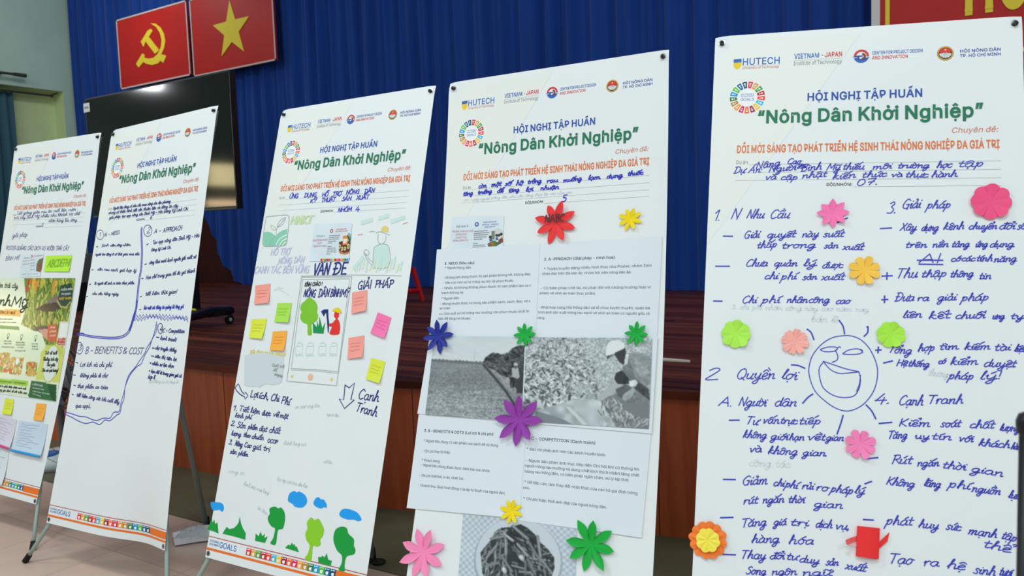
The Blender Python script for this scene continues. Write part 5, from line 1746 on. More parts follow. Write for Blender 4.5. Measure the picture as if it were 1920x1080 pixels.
def draw5(sh):
    sh.w = HW
    write(sh, 5, Z5a, '''
Nâng@335,116,482,96,25
Cao@518,88,600,86,22
gy@585,100,628,102,18
Dự Án:@205,142,378,136,24
Người@410,136,578,122,25
Bình@600,130,726,118,26
Mỹ@752,122,832,122,24
thiếu@845,120,976,118,25
môi@1020,120,1140,112,22
trường@1170,112,1362,110,22
học@1400,110,1492,106,25
tập@1525,105,1682,100,26
và@388,182,456,176,22
cập@480,180,582,180,22
nhật@605,172,756,160,23
kiến@785,178,926,166,24
thức@960,167,1110,160,23
và@1130,165,1200,162,20
thực@1215,165,1352,166,23
hành.@1370,166,1536,160,24
07.@925,216,1055,206,24
1.@80,425,122,420,40
N@185,412,236,410,40
Nhu@278,407,385,406,33
Cầu@415,408,535,406,34
Giải@262,526,358,520,28
quyết@400,522,572,518,25
này@605,520,706,515,25
suất@730,518,856,515,25
thấp@340,585,462,576,25
trong@485,585,692,580,24
sản@735,584,822,582,22
xuất@845,592,972,594,24
Chưa@272,692,406,690,28
quản@440,690,582,690,25
lý@612,690,690,688,26
được@725,702,850,700,25
chi@385,767,466,765,27
phí@480,770,576,766,27
sản@608,770,696,768,23
xuất@720,772,860,770,25
Chi@250,908,340,908,28
phí@365,908,476,906,27
nhân@515,905,642,905,25
công@645,905,772,905,25
cao@805,912,892,910,25
3.@1105,382,1162,375,44
Giải@1195,352,1308,345,36
pháp@1340,350,1486,346,30
Xây@1185,480,1282,478,28
dựng@1310,482,1412,480,27
kênh@1440,476,1566,470,27
chuyển@1590,472,1762,470,25
đổi@1768,472,1866,470,26
số@1875,472,1926,470,26
trên@1215,580,1346,580,24
nền@1375,580,1472,576,24
tảng@1490,578,1596,575,24
ứng@1630,577,1702,575,24
dụng.@1715,578,1870,575,24
AI@1300,670,1420,668,34
có@1485,662,1542,660,22
các@1548,660,1628,660,22
tính@1634,660,1732,660,24
năng@1738,666,1876,660,24
Thu@1160,760,1290,756,36
thập@1310,756,1462,750,27
thông@1480,756,1622,750,26
tin@1650,767,1722,765,26
Đưa@1155,896,1270,895,32
ra@1285,896,1356,893,25
giải@1405,894,1520,890,28
pháp@1545,896,1712,890,28
liên@1200,996,1316,992,27
kết@1350,1002,1482,996,28
chuỗi@1510,1000,1692,996,26
ưng@1730,1002,1802,1000,23
ty@1835,1002,1915,1000,23''', m_ball, .0027, .42, None, .6, .84)
    write(sh, 5, Z5b, '''
Tổng@1150,302,1286,312,28
hợp@1320,297,1416,292,26
tìm@1440,287,1552,285,25
kiếm@1580,287,1732,285,25
tài@1750,292,1842,290,26
liệu@1862,298,1935,300,26
Hệ@1200,378,1258,380,24
thống@1265,380,1386,385,23
có@1435,366,1476,365,20
kiểm@1500,372,1662,370,26
duyệt@1690,382,1876,386,28
pháp@1490,452,1636,456,28
lý!@1665,456,1792,452,30
2@120,456,195,456,44
Quyền@295,452,522,452,38
lợi@548,452,640,456,36
A.@200,602,276,606,34
Người@310,602,472,606,32
dân@512,605,640,605,32
Tư@350,706,422,710,30
vấn@445,702,542,702,27
trực@545,702,642,706,26
tiếp@650,707,776,706,28
không@335,782,472,786,27
giới@490,790,592,796,26
hạn@595,796,682,796,24
về@695,796,772,796,26
t.gian@776,796,906,800,24
và@370,864,442,862,27
không@475,872,646,880,28
gian.@670,882,816,886,25
4.@1070,592,1162,590,36
Cạnh@1210,597,1352,600,36
Tranh@1372,592,1580,590,32
Kiểm@1210,717,1396,720,28
soát@1445,722,1562,722,28
chất@1610,727,1752,730,28
lượng@1780,742,1896,748,25
Tăng@1150,787,1262,785,28
uy@1300,787,1385,790,22
tín@1395,790,1510,795,24
với@1545,802,1632,806,26
khách@1660,827,1842,840,26
hàng@1844,845,1915,852,24
Rút@1170,927,1286,930,32
ngắn@1315,942,1442,942,26
thời@1455,952,1592,966,28
gian@1615,972,1802,1002,28''', m_ball, .0027, .42, None, .6, .84)
    write(sh, 5, Z5c, '''
Giảm@380,202,522,196,32
chi@550,206,610,210,26
phí@612,212,682,222,27
rủi@705,222,770,226,26
ro@780,228,846,236,26
pháp@860,237,986,252,27
lý@990,247,1046,252,28
rút@385,307,466,302,27
ngắn@490,302,612,296,27
thời@630,297,722,300,26
gian@770,322,932,330,27
Tăng@375,432,516,422,30
giá@550,422,622,420,26
trị@640,422,742,426,26
dịch@780,432,872,437,28
vụ,@885,442,966,446,27
hàng@430,517,586,516,30
hóa@630,522,772,526,30
Thay@370,602,512,606,30
đổi@530,607,612,606,26
tư@620,607,682,612,26
duy@690,622,802,632,26
sản@835,637,906,642,26
xuất@940,657,1056,676,28
Song@400,687,512,692,28
ngôn@540,692,682,692,26
ngữ@705,697,872,697,26
Không@1165,197,1322,216,28
lãng@1370,207,1462,217,28
phí@1500,212,1622,227,28
nguồn@1630,237,1792,256,28
lực@1830,272,1896,280,28
phát@1160,417,1312,422,32
huy@1340,432,1452,442,28
sức@1490,442,1572,452,28
mạnh@1610,467,1772,492,30
tập@1790,492,1872,512,30
thể@1690,537,1842,572,30
Tạo@1175,627,1312,636,36
ra@1365,642,1452,646,32
hệ@1495,652,1592,667,32
sinh@1640,682,1762,697,32
tươi@1780,692,1850,702,32''', m_ball, .0027, .42, None, .6, .84)
    for z, rows in ((Z5a, ('145,512 200,513', '100,690 182,690', '88,895 138,896', '1072,468 1138,464', '1082,748 1142,746', '1112,728 1110,768', '1080,888 1116,886', '1097,865 1096,905', '1290,655 1340,655 1440,655', '1300,678 1440,680', '820,432 878,405')),
                    (Z5b, ('1085,290 1116,288', '1101,272 1098,305', '1130,362 1180,350', '262,684 318,683', '1105,702 1176,695', '1035,900 1098,894',
                           '700,172 722,190 738,230', '880,122 902,155 910,198', '1020,212 1040,190 1042,158 1036,160', '612,372 650,376 688,392', '732,536 705,555 675,588', '902,656 890,700 868,762', '1032,598 1062,630 1086,676')),
                    (Z5c, ('280,171 346,172', '265,380 332,378', '278,580 346,582', '1052,195 1088,182', '1044,390 1098,393', '1068,596 1112,602'))):
        for q in rows:
            line(sh, 5, z, q, m_ball, .0036)
    # laughing sun doodle
    line(sh, 5, Z5b, '905,208 840,220 780,258 730,320 710,390 716,450 745,520 800,575 860,615 925,632 990,612 1040,570 1078,510 1096,430 1088,360 1050,280 1000,230 950,210', m_ball, .0023, True, None, True)
    for q in ('775,285 815,272 860,272 870,282 850,296 800,298 775,288', '900,310 930,290 975,282 1010,290 1000,308 950,314 905,312', '985,282 1004,290 1012,304', '865,285 880,270 888,276', '858,290 872,320 868,345 840,358',
              '790,352 850,372 920,395 990,410', '790,352 830,398 880,420 930,418 990,412', '788,360 768,392 770,440 790,500 840,540 900,556 960,548 990,510 1000,455 992,415', '1000,430 994,480 978,520'):
        line(sh, 5, Z5b, q, m_ball, .0023)
    write(sh, 5, Z5a, '3. chi phí nhân công này cao năm nay@190,942,1000,958,15', m_ghost, .0024, .22, .0004)
    write(sh, 5, Z5b, 'bán lẻ@720,130,870,135,20\nthương mại@1380,430,1560,450,20\ncông tác@370,940,600,950,22', m_ghost, .0024, .22, .0004)


for _b, _d in ((1, draw1), (2, draw2), (3, draw3), (4, draw4), (5, draw5)):
    banner(_b, _d)

# ================================================================ things stuck on the banners
def PX(b, *pts):
    """(window, x, y) readings -> uv"""
    return [S[b].U(*z(x, y)) for z, x, y in pts]


def attach_loc(b, uv_):
    p = S[b].P(uv_[0], uv_[1], 0)
    return (float(p[0]), float(p[1]), float(p[2]))


def centre(q):
    return np.mean(np.array([p[:2] for p in q]), axis=0)


NOTE = {'salmon': (248, 160, 148), 'lime': (172, 226, 84), 'yellow': (222, 230, 70), 'orange': (252, 176, 70), 'pink': (250, 120, 176), 'acid': (186, 240, 66)}


def note(b, quad, col, label, cat='sticky note', group=None, curl=.010, w=.0018, scrib=3, name='sticky_note', ink=None):
    m = mat('note_' + col, NOTE[col], .6, .2)
    sh = Sheet(b, w)
    wf = lambda s, t: curl * max(0, t - .25) ** 2 * (.7 + .6 * s)
    sh.grid(quad, 8, 10, m, wf=wf)
    mi = ink or mat('note_ink_' + col, tuple(int(c * .91) for c in NOTE[col]), .6)
    q = [np.array(p) for p in quad]
    for k in range(scrib):
        t = .3 + .16 * k
        pts = []
        for i in range(10):
            s = .15 + .07 * i
            p = (q[0] * (1 - s) + q[1] * s) * (1 - t) + (q[3] * (1 - s) + q[2] * s) * t
            pts.append((p[0], p[1] + RNG.uniform(-.0022, .0022)))
        sh.stroke(pts, mi, .0016, w + .0012 + curl * max(0, t - .25) ** 2 * 1.3)
    return tag(sh.build(name, loc=attach_loc(b, centre(quad))), label, cat, group)


G3 = 'sticky notes on the cut-out tree banner'
note(3, PX(3, (Z3a, 138, 682), (Z3a, 270, 667), (Z3a, 262, 838), (Z3a, 132, 850)), 'salmon', 'salmon sticky note, topmost of the four on the left half', group=G3)
note(3, PX(3, (Z3a, 332, 838), (Z3a, 458, 836), (Z3a, 436, 1010), (Z3a, 308, 1004)), 'lime', 'lime green sticky note on the tree banner, left of the cut-out lime tree', group=G3)
note(3, PX(3, (Z3a, 104, 980), (Z3a, 240, 974), (Z3b, 283, 138), (Z3b, 187, 130)), 'yellow', 'lemon yellow sticky note near the left edge of the tree banner', group=G3)
note(3, PX(3, (Z3b, 355, 84), (Z3b, 459, 78), (Z3b, 441, 224), (Z3b, 336, 220)), 'orange', 'orange sticky note on the tree banner beside the drawn phone', group=G3)
note(3, PX(3, (Z3a, 988, 746), (Z3a, 1122, 722), (Z3a, 1118, 906), (Z3a, 986, 935)), 'salmon', 'salmon sticky note directly under the words GIẢI PHÁP', group=G3)
note(3, PX(3, (Z3a, 1215, 918), (Z3a, 1334, 966), (Z3b, 1168, 134), (Z3b, 1064, 96)), 'pink', 'bright pink tilted sticky note near the right edge of the tree banner', group=G3)
note(3, PX(3, (Z3b, 902, 130), (Z3b, 1016, 112), (Z3b, 1010, 270), (Z3b, 897, 284)), 'salmon', 'salmon sticky note between the pink and the yellow note', group=G3)
note(3, PX(3, (Z3b, 1066, 274), (Z3b, 1168, 302), (Z3b, 1132, 459), (Z3b, 1031, 428)), 'yellow', 'lemon yellow sticky note above the word Cạnh', group=G3)


def cutout(b, z, s, rgb, name, label, cat, group=None, w=.0012, extra=None, loc=None):
    pts = uvs(b, z, parse(s))
    # round the scissor line
    sm = []
    n = len(pts)
    if extra != 'sharp':
        for i in range(n):
            p0, p1, p2, p3 = pts[i - 1], pts[i], pts[(i + 1) % n], pts[(i + 2) % n]
            for t in (0, .33, .66):
                sm.append(0.5 * ((2 * p1) + (-p0 + p2) * t + (2 * p0 - 5 * p1 + 4 * p2 - p3) * t * t + (-p0 + 3 * p1 - 3 * p2 + p3) * t ** 3))
    else:
        sm = pts
    sh = Sheet(b, w)
    sh.poly(sm, mat('card_%d_%d_%d' % rgb, rgb, .55, .25))
    k = len(sm)
    sh.uv([(p[0], p[1], 0) for p in sm] + [(p[0], p[1], -.0008) for p in sm], [(i, (i + 1) % k, k + (i + 1) % k, k + i) for i in range(k)], MATS['card_%d_%d_%d' % rgb])
    return tag(sh.build(name, loc=attach_loc(b, centre(sm))), label, cat, group, 'thing')


CL, GR, GRD = (36, 158, 238), (24, 156, 62), (22, 146, 74)
GC = 'paper clouds on the tree banner'
cutout(3, Z3d, '175,402 205,398 235,402 265,405 288,425 294,465 275,488 255,470 215,475 190,468 178,440', CL, 'paper_cloud', 'blue paper cloud at the left edge, above the first grass tuft', 'paper cloud', GC)
cutout(3, Z3d, '884,370 900,320 940,298 965,310 990,302 1040,335 1060,380 1050,420 1010,450 950,442 925,415 890,395', CL, 'paper_cloud', 'largest blue paper cloud, between the dark green and the lime tree', 'paper cloud', GC)
cutout(3, Z3d, '1120,400 1140,365 1165,355 1190,375 1215,378 1238,420 1238,452 1215,445 1190,458 1150,445 1125,425', CL, 'paper_cloud', 'smallest round blue paper cloud, straight above the lime tree', 'paper cloud', GC)
cutout(3, Z3d, '1360,500 1380,470 1420,460 1480,475 1520,495 1545,525 1560,560 1530,575 1490,560 1440,560 1390,545 1362,525', CL, 'paper_cloud', 'long tapering blue paper cloud above the rightmost tree', 'paper cloud', GC)
cutout(3, Z3d, '722,778 745,740 760,690 765,640 740,628 712,595 698,545 718,505 715,460 760,440 795,457 822,450 850,490 858,540 850,600 835,645 798,652 785,690 770,790', GR, 'paper_tree', 'dark green paper tree with a slim trunk, left of the lime one', 'paper tree', 'paper trees along the banner foot')
cutout(3, Z3d, '1040,915 1065,880 1085,800 1055,750 1045,690 1065,640 1058,590 1095,540 1130,565 1165,552 1195,600 1215,650 1205,710 1180,745 1185,790 1150,810 1112,805 1098,940', (140, 206, 44), 'paper_tree', 'lime green paper tree standing between two dark green ones', 'paper tree', 'paper trees along the banner foot')
cutout(3, Z3d, '1350,1022 1378,965 1380,890 1340,850 1310,780 1303,720 1325,650 1380,625 1425,640 1440,690 1490,740 1490,800 1505,840 1490,880 1425,900 1405,975 1405,1035', GR, 'paper_tree', 'dark green broad paper tree at the bottom right corner', 'paper tree', 'paper trees along the banner foot')
GG = 'paper grass tufts along the banner foot'
cutout(3, Z3d, '143,650 185,550 190,592 206,560 213,602 235,588 245,688 200,668', GR, 'paper_grass', 'spiky green paper grass at the bottom left corner', 'paper grass', GG, extra='sharp')
cutout(3, Z3d, '282,690 320,628 345,648 385,640 415,612 432,585 440,535 450,590 468,640 495,685 490,745 390,715', GR, 'paper_grass', 'green paper hill with one tall spike', 'paper grass', GG, extra='sharp')
cutout(3, Z3d, '582,755 588,690 615,715 632,672 648,715 672,690 665,730 698,715 672,775', GR, 'paper_grass', 'small five-bladed green paper tuft left of the slim tree', 'paper grass', GG, extra='sharp')
cutout(3, Z3d, '858,820 890,790 905,800 920,772 930,795 945,785 950,810 965,808 983,860', GR, 'paper_grass', 'low jagged green paper tuft left of the lime tree trunk', 'paper grass', GG, extra='sharp')
cutout(3, Z3d, '1162,905 1195,905 1200,890 1220,910 1240,872 1255,930 1288,940 1275,990 1165,955', GR, 'paper_grass', 'blocky green paper tuft right of the lime tree trunk', 'paper grass', GG, extra='sharp')
cutout(3, Z3c, '268,258 300,275 325,300 340,340 335,385 345,410 335,450 300,480 287,492 292,570 258,572 255,490 225,475 200,450 195,410 205,385 195,350 205,315 235,290', (128, 196, 50), 'paper_tree', 'lime green paper tree inside the drawn phone screen', 'paper tree')
cutout(3, Z3c, '303,560 300,470 335,512 335,455 350,508 358,425 380,522 405,470 390,565', GRD, 'paper_grass', 'green paper grass beside the hoe in the drawn phone screen', 'paper grass', extra='sharp')
cutout(3, Z3c, '370,378 395,362 430,360 432,430 438,480 434,555 428,556 422,470 415,395 408,390 393,420', (24, 46, 112), 'paper_hoe', 'navy blue paper hoe held by the red paper farmer', 'paper hoe', w=.0016, extra='sharp')
cutout(3, Z3c, '487,385 505,380 520,390 520,420 508,438 522,460 530,500 528,540 515,572 445,570 455,530 462,508 440,502 440,482 465,478 485,455 497,442 482,420', (228, 50, 44), 'paper_farmer', 'red paper farmer figure in the drawn phone screen', 'paper figure', w=.0020)
cutout(3, Z3c, '465,372 490,352 515,345 535,362 545,395 520,392 490,380', (238, 206, 20), 'paper_hat', 'yellow paper hat on the red paper farmer', 'paper hat', w=.0026, extra='sharp')

# torn paper card with scribbles, low on the tree banner
sh = Sheet(3, .0012)
tornp = uvs(3, Z3b, parse('150,262 180,250 240,240 290,235 360,250 432,268 430,350 420,440 400,462 345,470 300,462 280,472 255,488 235,480 200,484 165,478 146,470 148,360'))
sh.poly(tornp, mat('torn_paper', (208, 216, 222), .55))
sh.w = .0018
write(sh, 3, Z3b, 'Quét mã@345,335,432,345,12\nđể@355,368,380,372,12\ntải ứng dụng@365,398,420,412,9', m_pencil, .003)
tag(sh.build('torn_card', loc=attach_loc(3, centre(tornp))), 'pale torn paper card on the tree banner above the hollow curved arrow', 'paper card')


def slide(b, quad, z, rows_head, rows_red, rows_fig, name, label, num_at, num_col, fig, lines_at, strip=None):
    """small printed presentation slide"""
    pic = Picture(110, 84, (210, 222, 229))
    pic.shade(pic.noise(3, 2, 3), 14)
    lq = lambda pts: local(quad, uvs(b, z, pts))
    fig(pic, lq)
    sh = picture_sheet(b, quad, pic, .0016, .4)
    sh.w = .0022
    c = uvs(b, z, [num_at])[0]
    sh.ring(c, .0042, .0078, 0, 2 * PI, num_col, 18)
    typeset(sh, b, z, rows_head, m_grey_i, 4)
    typeset(sh, b, z, rows_red, mat('slide_rose', (206, 120, 140), .5), 2)
    typeset(sh, b, z, rows_fig, mat('slide_blue', (70, 84, 170), .5) if num_col is not m_red_i else m_red_i, 2)
    for x0, y0, x1, y1 in lines_at:
        p, q = uvs(b, z, [(x0, y0), (x1, y1)])
        k = max(2, int(abs(x1 - x0) / 60))
        for i in range(k):
            a, c2 = p + (q - p) * (i / k), p + (q - p) * ((i + .78) / k)
            sh.stroke([a, c2], m_grey_i, .0022, None, False)
    if strip:
        for i in range(14):
            p = uvs(b, z, [(strip[0] + (strip[2] - strip[0]) * i / 14, strip[1] + (strip[3] - strip[1]) * i / 14), (strip[0] + (strip[2] - strip[0]) * (i + .9) / 14, strip[1] + (strip[3] - strip[1]) * (i + .9) / 14),
                           (strip[0] + (strip[2] - strip[0]) * (i + .9) / 14 - 3, strip[1] + (strip[3] - strip[1]) * (i + .9) / 14 + 55), (strip[0] + (strip[2] - strip[0]) * i / 14 - 3, strip[1] + (strip[3] - strip[1]) * i / 14 + 55)])
            sh.poly(p, M_SDG[i])
    return tag(sh.build(name, loc=attach_loc(b, centre(quad))), label, 'printed slide')


zs4 = Z(820, 400, 140 / 1890)


def fig4(pic, lq):
    pic.poly(lq(parse('1380,470 1500,400 1570,380 1640,430 1670,450 1665,640 1480,600 1370,560')), (206, 208, 204))
    pic.poly(lq(parse('1375,450 1460,440 1450,680 1360,640')), (120, 132, 110))
    pic.poly(lq(parse('1275,770 1420,690 1520,740 1560,700 1665,650 1665,740 1560,800 1420,885 1280,850')), (84, 92, 70))
    pic.poly(lq(parse('1300,790 1400,735 1480,770 1410,830')), (178, 104, 50))
    pic.poly(lq(parse('1420,720 1480,690 1490,790 1430,850')), (70, 128, 52))
    pic.poly(lq(parse('1540,680 1650,610 1665,700 1560,770')), (136, 70, 50))
    pic.poly(lq(parse('1320,650 1390,620 1400,700 1320,730')), (74, 84, 140))
    pic.poly(lq(parse('1470,620 1540,600 1540,680 1480,690')), (80, 84, 156))
    for q in ('1345,600', '1500,560', '1560,560', '1620,530'):
        x, y = lq(parse(q))[0]
        pic.ell(x, y, .026, .045, (50, 44, 46))


slide(4, PX(4, (zs4, 380, 95), (zs4, 1690, 70), (zs4, 1670, 900), (zs4, 300, 960)), zs4, 'Mô hình 3@490,365,790,350,52',
      'TRUNG TÂM SƠ CHẾ@375,488,905,470,46\nĐÓNG GÓI -@470,560,790,550,44\nLOGISTICS@460,640,745,632,46\nNÔNG SẢN HTX@390,718,790,700,44',
      'TRUNG TÂM SƠ CHẾ@1160,250,1500,228,34\nĐÓNG GÓI - LOGISTICS@1145,312,1550,292,34\nNÔNG SẢN HTX@1205,370,1470,352,34', 'presentation_slide',
      'small printed slide with a blue numbered ring and vegetable market drawing, on the flower banner', (1005, 280), mat('slide_ring_blue', (52, 66, 158), .5), fig4,
      [(945, 460, 1295, 438), (935, 508, 1340, 490), (930, 555, 1300, 540), (930, 610, 1255, 592), (925, 660, 1155, 648), (915, 765, 1040, 762), (910, 812, 1220, 800), (905, 855, 1245, 848)])
zs3 = Z(570, 410, 110 / 1320)


def fig3(pic, lq):
    pic.poly(lq(parse('785,690 800,520 860,510 1050,510 1055,600 1035,760 980,805 900,815 820,790')), (84, 46, 26))
    pic.poly(lq(parse('785,720 900,775 1030,740 1025,780 900,818 800,775')), (206, 128, 70))
    pic.poly(lq(parse('885,385 995,375 985,590 875,595')), (222, 136, 54))
    pic.poly(lq(parse('890,460 970,455 965,550 885,555')), (240, 226, 196))
    for q, r in (('860,680', .03), ('925,675', .028), ('1000,625', .034), ('810,630', .03)):
        x, y = lq(parse(q))[0]
        pic.ell(x, y, r, r * 1.9, (226, 206, 150))
        pic.ell(x, y, r * .5, r * .8, (90, 60, 40))
    for q in ('1030,540 1020,330', '1035,540 1070,350', '1028,520 985,370', '1035,500 1085,420', '1030,540 1000,400'):
        a, c = lq(parse(q))
        pic.seg(a, c, .012, (40, 86, 52))


slide(3, PX(3, (zs3, 245, 120), (zs3, 1090, 100), (zs3, 1010, 965), (zs3, 130, 965)), zs3, 'Mô hình 4@290,415,475,408,34',
      'CHUỖI SẢN PHẨM@205,515,540,498,42\nOCOP@305,575,405,570,40\n“BÌNH MỸ XANH”@215,645,520,632,40',
      'CHUỖI SẢN PHẨM@735,262,960,245,28\nOCOP “BÌNH MỸ XANH”@710,308,995,290,28', 'presentation_slide',
      'small printed slide with a basket of jars and pineapple, above the words VẤN ĐỀ', (628, 280), m_red_i, fig3,
      [(580, 385, 830, 372), (575, 425, 815, 415), (570, 465, 800, 458), (560, 510, 740, 505), (552, 550, 645, 548), (545, 628, 635, 626), (535, 665, 730, 664), (530, 706, 745, 708), (520, 748, 750, 750), (512, 795, 605, 795)],
      (380, 905, 1008, 898))


def fig1(pic, lq):
    pic.poly(lq(parse('440,40 490,20 480,120 460,185 410,170 415,90')), (112, 104, 60))
    pic.poly(lq(parse('445,90 480,70 470,160 430,170')), (140, 78, 58))
    pic.poly(lq(parse('425,60 450,40 448,100 420,120')), (84, 120, 60))


slide(1, PX(1, (Z1a, 122, 722), (Z1a, 242, 716), (Z1a, 222, 842), (Z1a, 108, 846)), Z1b, 'Mô hình 5@275,32,335,28,14', 'VƯỜN TRÁI CÂY@258,65,335,60,12\nBÌNH MỸ@262,100,335,96,12',
      'VƯỜN@370,10,480,2,12', 'presentation_slide', 'small pale printed slide beside the acid green note on the leftmost banner', (362, 6), m_red_i, fig1,
      [(345, 45, 405, 42), (345, 80, 400, 78), (345, 110, 400, 108), (342, 155, 400, 152), (250, 205, 440, 200)])

# acid green note with rubbed pencil letters
q = PX(1, (Z1a, 254, 730), (Z1a, 397, 726), (Z1a, 382, 816), (Z1a, 244, 816))
o = note(1, q, 'acid', 'wide acid green note under the handwriting on the leftmost banner', curl=.006, scrib=0, name='sticky_note')
sh = Sheet(1, .0046)
write(sh, 1, Z1a, 'ABCDEFHI@262,792,382,786,22', mat('note_pencil', (140, 186, 60), .6), .004)
c = attach_loc(1, centre(q))
t_ = sh.build('pencil_lettering', loc=c)
t_.location = (0, 0, 0)
t_.parent = o
note(1, PX(1, (Z1d, 42, 65), (Z1d, 108, 76), (Z1d, 94, 192), (Z1d, 20, 182)), 'yellow', 'yellow sticky note low on the leftmost banner, left of the orange one', group='sticky notes on the leftmost banner')
note(1, PX(1, (Z1d, 275, 104), (Z1d, 350, 110), (Z1d, 330, 236), (Z1d, 255, 228)), 'orange', 'orange sticky note under the fruit poster on the leftmost banner', group='sticky notes on the leftmost banner')


def slip(b, quad, label, edge=None, rows=9, w=.0014, tint=(214, 222, 226), curl=.012):
    sh = Sheet(b, w)
    wf = lambda s, t: curl * t * t * t
    sh.grid(quad, 6, 8, mat('slip_%d' % tint[0], tint, .55), wf=wf)
    q = [np.array(p) for p in quad]
    P2 = lambda s, t: (q[0] * (1 - s) + q[1] * s) * (1 - t) + (q[3] * (1 - s) + q[2] * s) * t
    for k in range(rows):
        t = .1 + .78 * k / rows
        sh.stroke([P2(.1 + .08 * i, t) + (0, RNG.uniform(-.003, .003)) for i in range(int(RNG.uniform(6, 11)))], mat('faint_ink', (182, 190, 206), .55), .0022, w + .0012 + curl * t ** 3)
    o = sh.build('paper_slip', loc=attach_loc(b, centre(quad)))
    tag(o, label, 'paper slip')
    if edge:
        f = Sheet(b, w + .002)
        f.grid([P2(0, .93), P2(1, .93), P2(1, 1.01), P2(0, 1.01)], 6, 3, mat('edge_%d_%d_%d' % edge, edge, .5), wf=lambda s, t: curl * (.9 + .1 * t) + .004 * math.sin(PI * t))
        e = f.build('coloured_edge', loc=attach_loc(b, centre(quad)))
        e.location = (0, 0, 0)
        e.parent = o
    return o


slip(1, PX(1, (Z1d, 145, 235), (Z1d, 362, 262), (Z1d, 320, 512), (Z1d, 100, 462)), 'pale blue written slip with a blue lower edge on the leftmost banner', (40, 148, 214), 9, tint=(200, 216, 230))
a, c2 = PX(1, (Z1d, 130, 230), (Z1d, 86, 452))
slip(1, [a + (-.19, -.012), a, c2, c2 + (-.19, -.014)], 'pale pinkish written slip with a magenta lower edge at the left edge', (216, 60, 132), 8, tint=(216, 212, 222))
a, c2 = PX(1, (Z1d, 72, 458), (Z1d, 34, 716))
slip(1, [a + (-.15, -.006), a, c2, c2 + (-.15, -.006)], 'narrow plain slip hanging below the magenta-edged one at the left edge', None, 5, tint=(218, 224, 228))

# ---------------------------------------------------------------- glossy fruit poster on the leftmost banner
tr, br_, tl0, bl0 = PX(1, (Z1b, 852, 250), (Z1c, 872, 1028), (Z1b, 10, 250), (Z1c, 10, 900))
k = (.03 - tr[0]) / (tl0[0] - tr[0])
tl_ = tr + (tl0 - tr) * k
k = (.03 - br_[0]) / (bl0[0] - br_[0])
bl_ = br_ + (bl0 - br_) * k
quad = [tl_, tr, br_, bl_]
pic = Picture(150, 130, (224, 234, 208))
lb = lambda s: local(quad, uvs(1, Z1b, parse(s)))
lc = lambda s: local(quad, uvs(1, Z1c, parse(s)))
jungle = pic.inside(lb('272,246 860,250 700,1120 560,1120 480,900 400,850 240,770 300,560'))
rr = np.random.RandomState(11)
pic.put(jungle, (112, 136, 50))
for _ in range(520):
    x, y = rr.uniform(.42, 1.0), rr.uniform(0, .66)
    col = [(150, 170, 60), (84, 116, 40), (176, 182, 78), (60, 88, 34), (200, 196, 96)][rr.randint(5)]
    dx, dy = x - pic.X, (y - pic.Y)
    a = rr.uniform(-.5, .5) + 1.4
    q = ((dx * math.cos(a) + dy * math.sin(a)) / .028) ** 2 + ((-dx * math.sin(a) + dy * math.cos(a)) / .0075) ** 2
    pic.put((q < 1) & jungle, col)
for s, rx, ry, col in (('300,370', .016, .032, (176, 60, 40)), ('325,300', .016, .03, (186, 52, 44)), ('320,375', .014, .02, (196, 70, 50)), ('380,300', .02, .06, (232, 176, 60)), ('412,330', .018, .05, (232, 140, 50)), ('480,290', .022, .055, (206, 176, 70)),
                       ('375,400', .024, .05, (190, 186, 74)), ('610,360', .02, .075, (206, 150, 60)), ('345,290', .014, .03, (210, 120, 50)), ('640,310', .014, .03, (214, 176, 80)), ('450,720', .014, .02, (170, 60, 44)), ('480,745', .016, .02, (186, 76, 50))):
    x, y = lb(s)[0]
    pic.ell(x, y, rx, ry, col)
pic.poly(lb('395,602 470,560 600,470 655,430 700,590 640,600 560,590'), (128, 108, 106))
pic.poly(lb('395,602 500,545 640,520 700,590 600,625 480,620'), (66, 50, 42))
for x in (425, 490, 545, 625):
    a, c = lb('%d,600 %d,760' % (x, x - 12))
    pic.seg(a, c, .006, (70, 48, 32))
for i in range(9):
    x, y = lb('%d,%d' % (430 + 24 * i, 700 + (i % 3) * 16))[0]
    pic.ell(x, y, .013, .03, [(160, 166, 60), (120, 130, 44), (190, 176, 80)][i % 3])
pic.poly(lb('400,800 540,780 560,860 470,900 400,850'), (88, 56, 62))
pic.poly(lb('440,830 540,820 560,960 480,900'), (210, 150, 134))
pic.poly(lb('690,330 820,305 826,430 800,560 745,585 690,570 652,500'), (40, 70, 56))
for s in ('652,500 690,570 745,582 800,520',):
    p = lb(s)
    for a, c in zip(p, p[1:]):
        pic.seg(a, c, .005, (214, 196, 110))
pic.poly(lb('545,775 640,765 648,950 560,968 535,920'), (208, 92, 52))
pic.poly(lb('676,738 782,738 735,1018 632,1005'), (226, 214, 196))
pic.poly(lb('686,755 772,758 742,920 662,918'), (232, 236, 232))
pic.poly(lb('660,922 742,926 732,1008 640,996'), (196, 72, 44))
pic.put(pic.inside(lc('620,420 640,260 720,150 900,130 1010,200 990,400 930,740 780,700 550,680 580,560')) * .9, (206, 212, 96))
x, y = lc('800,430')[0]
pic.ell(x, y, .092, .155, (196, 198, 90))
pic.ell(x - .004, y, .083, .143, (222, 230, 222))
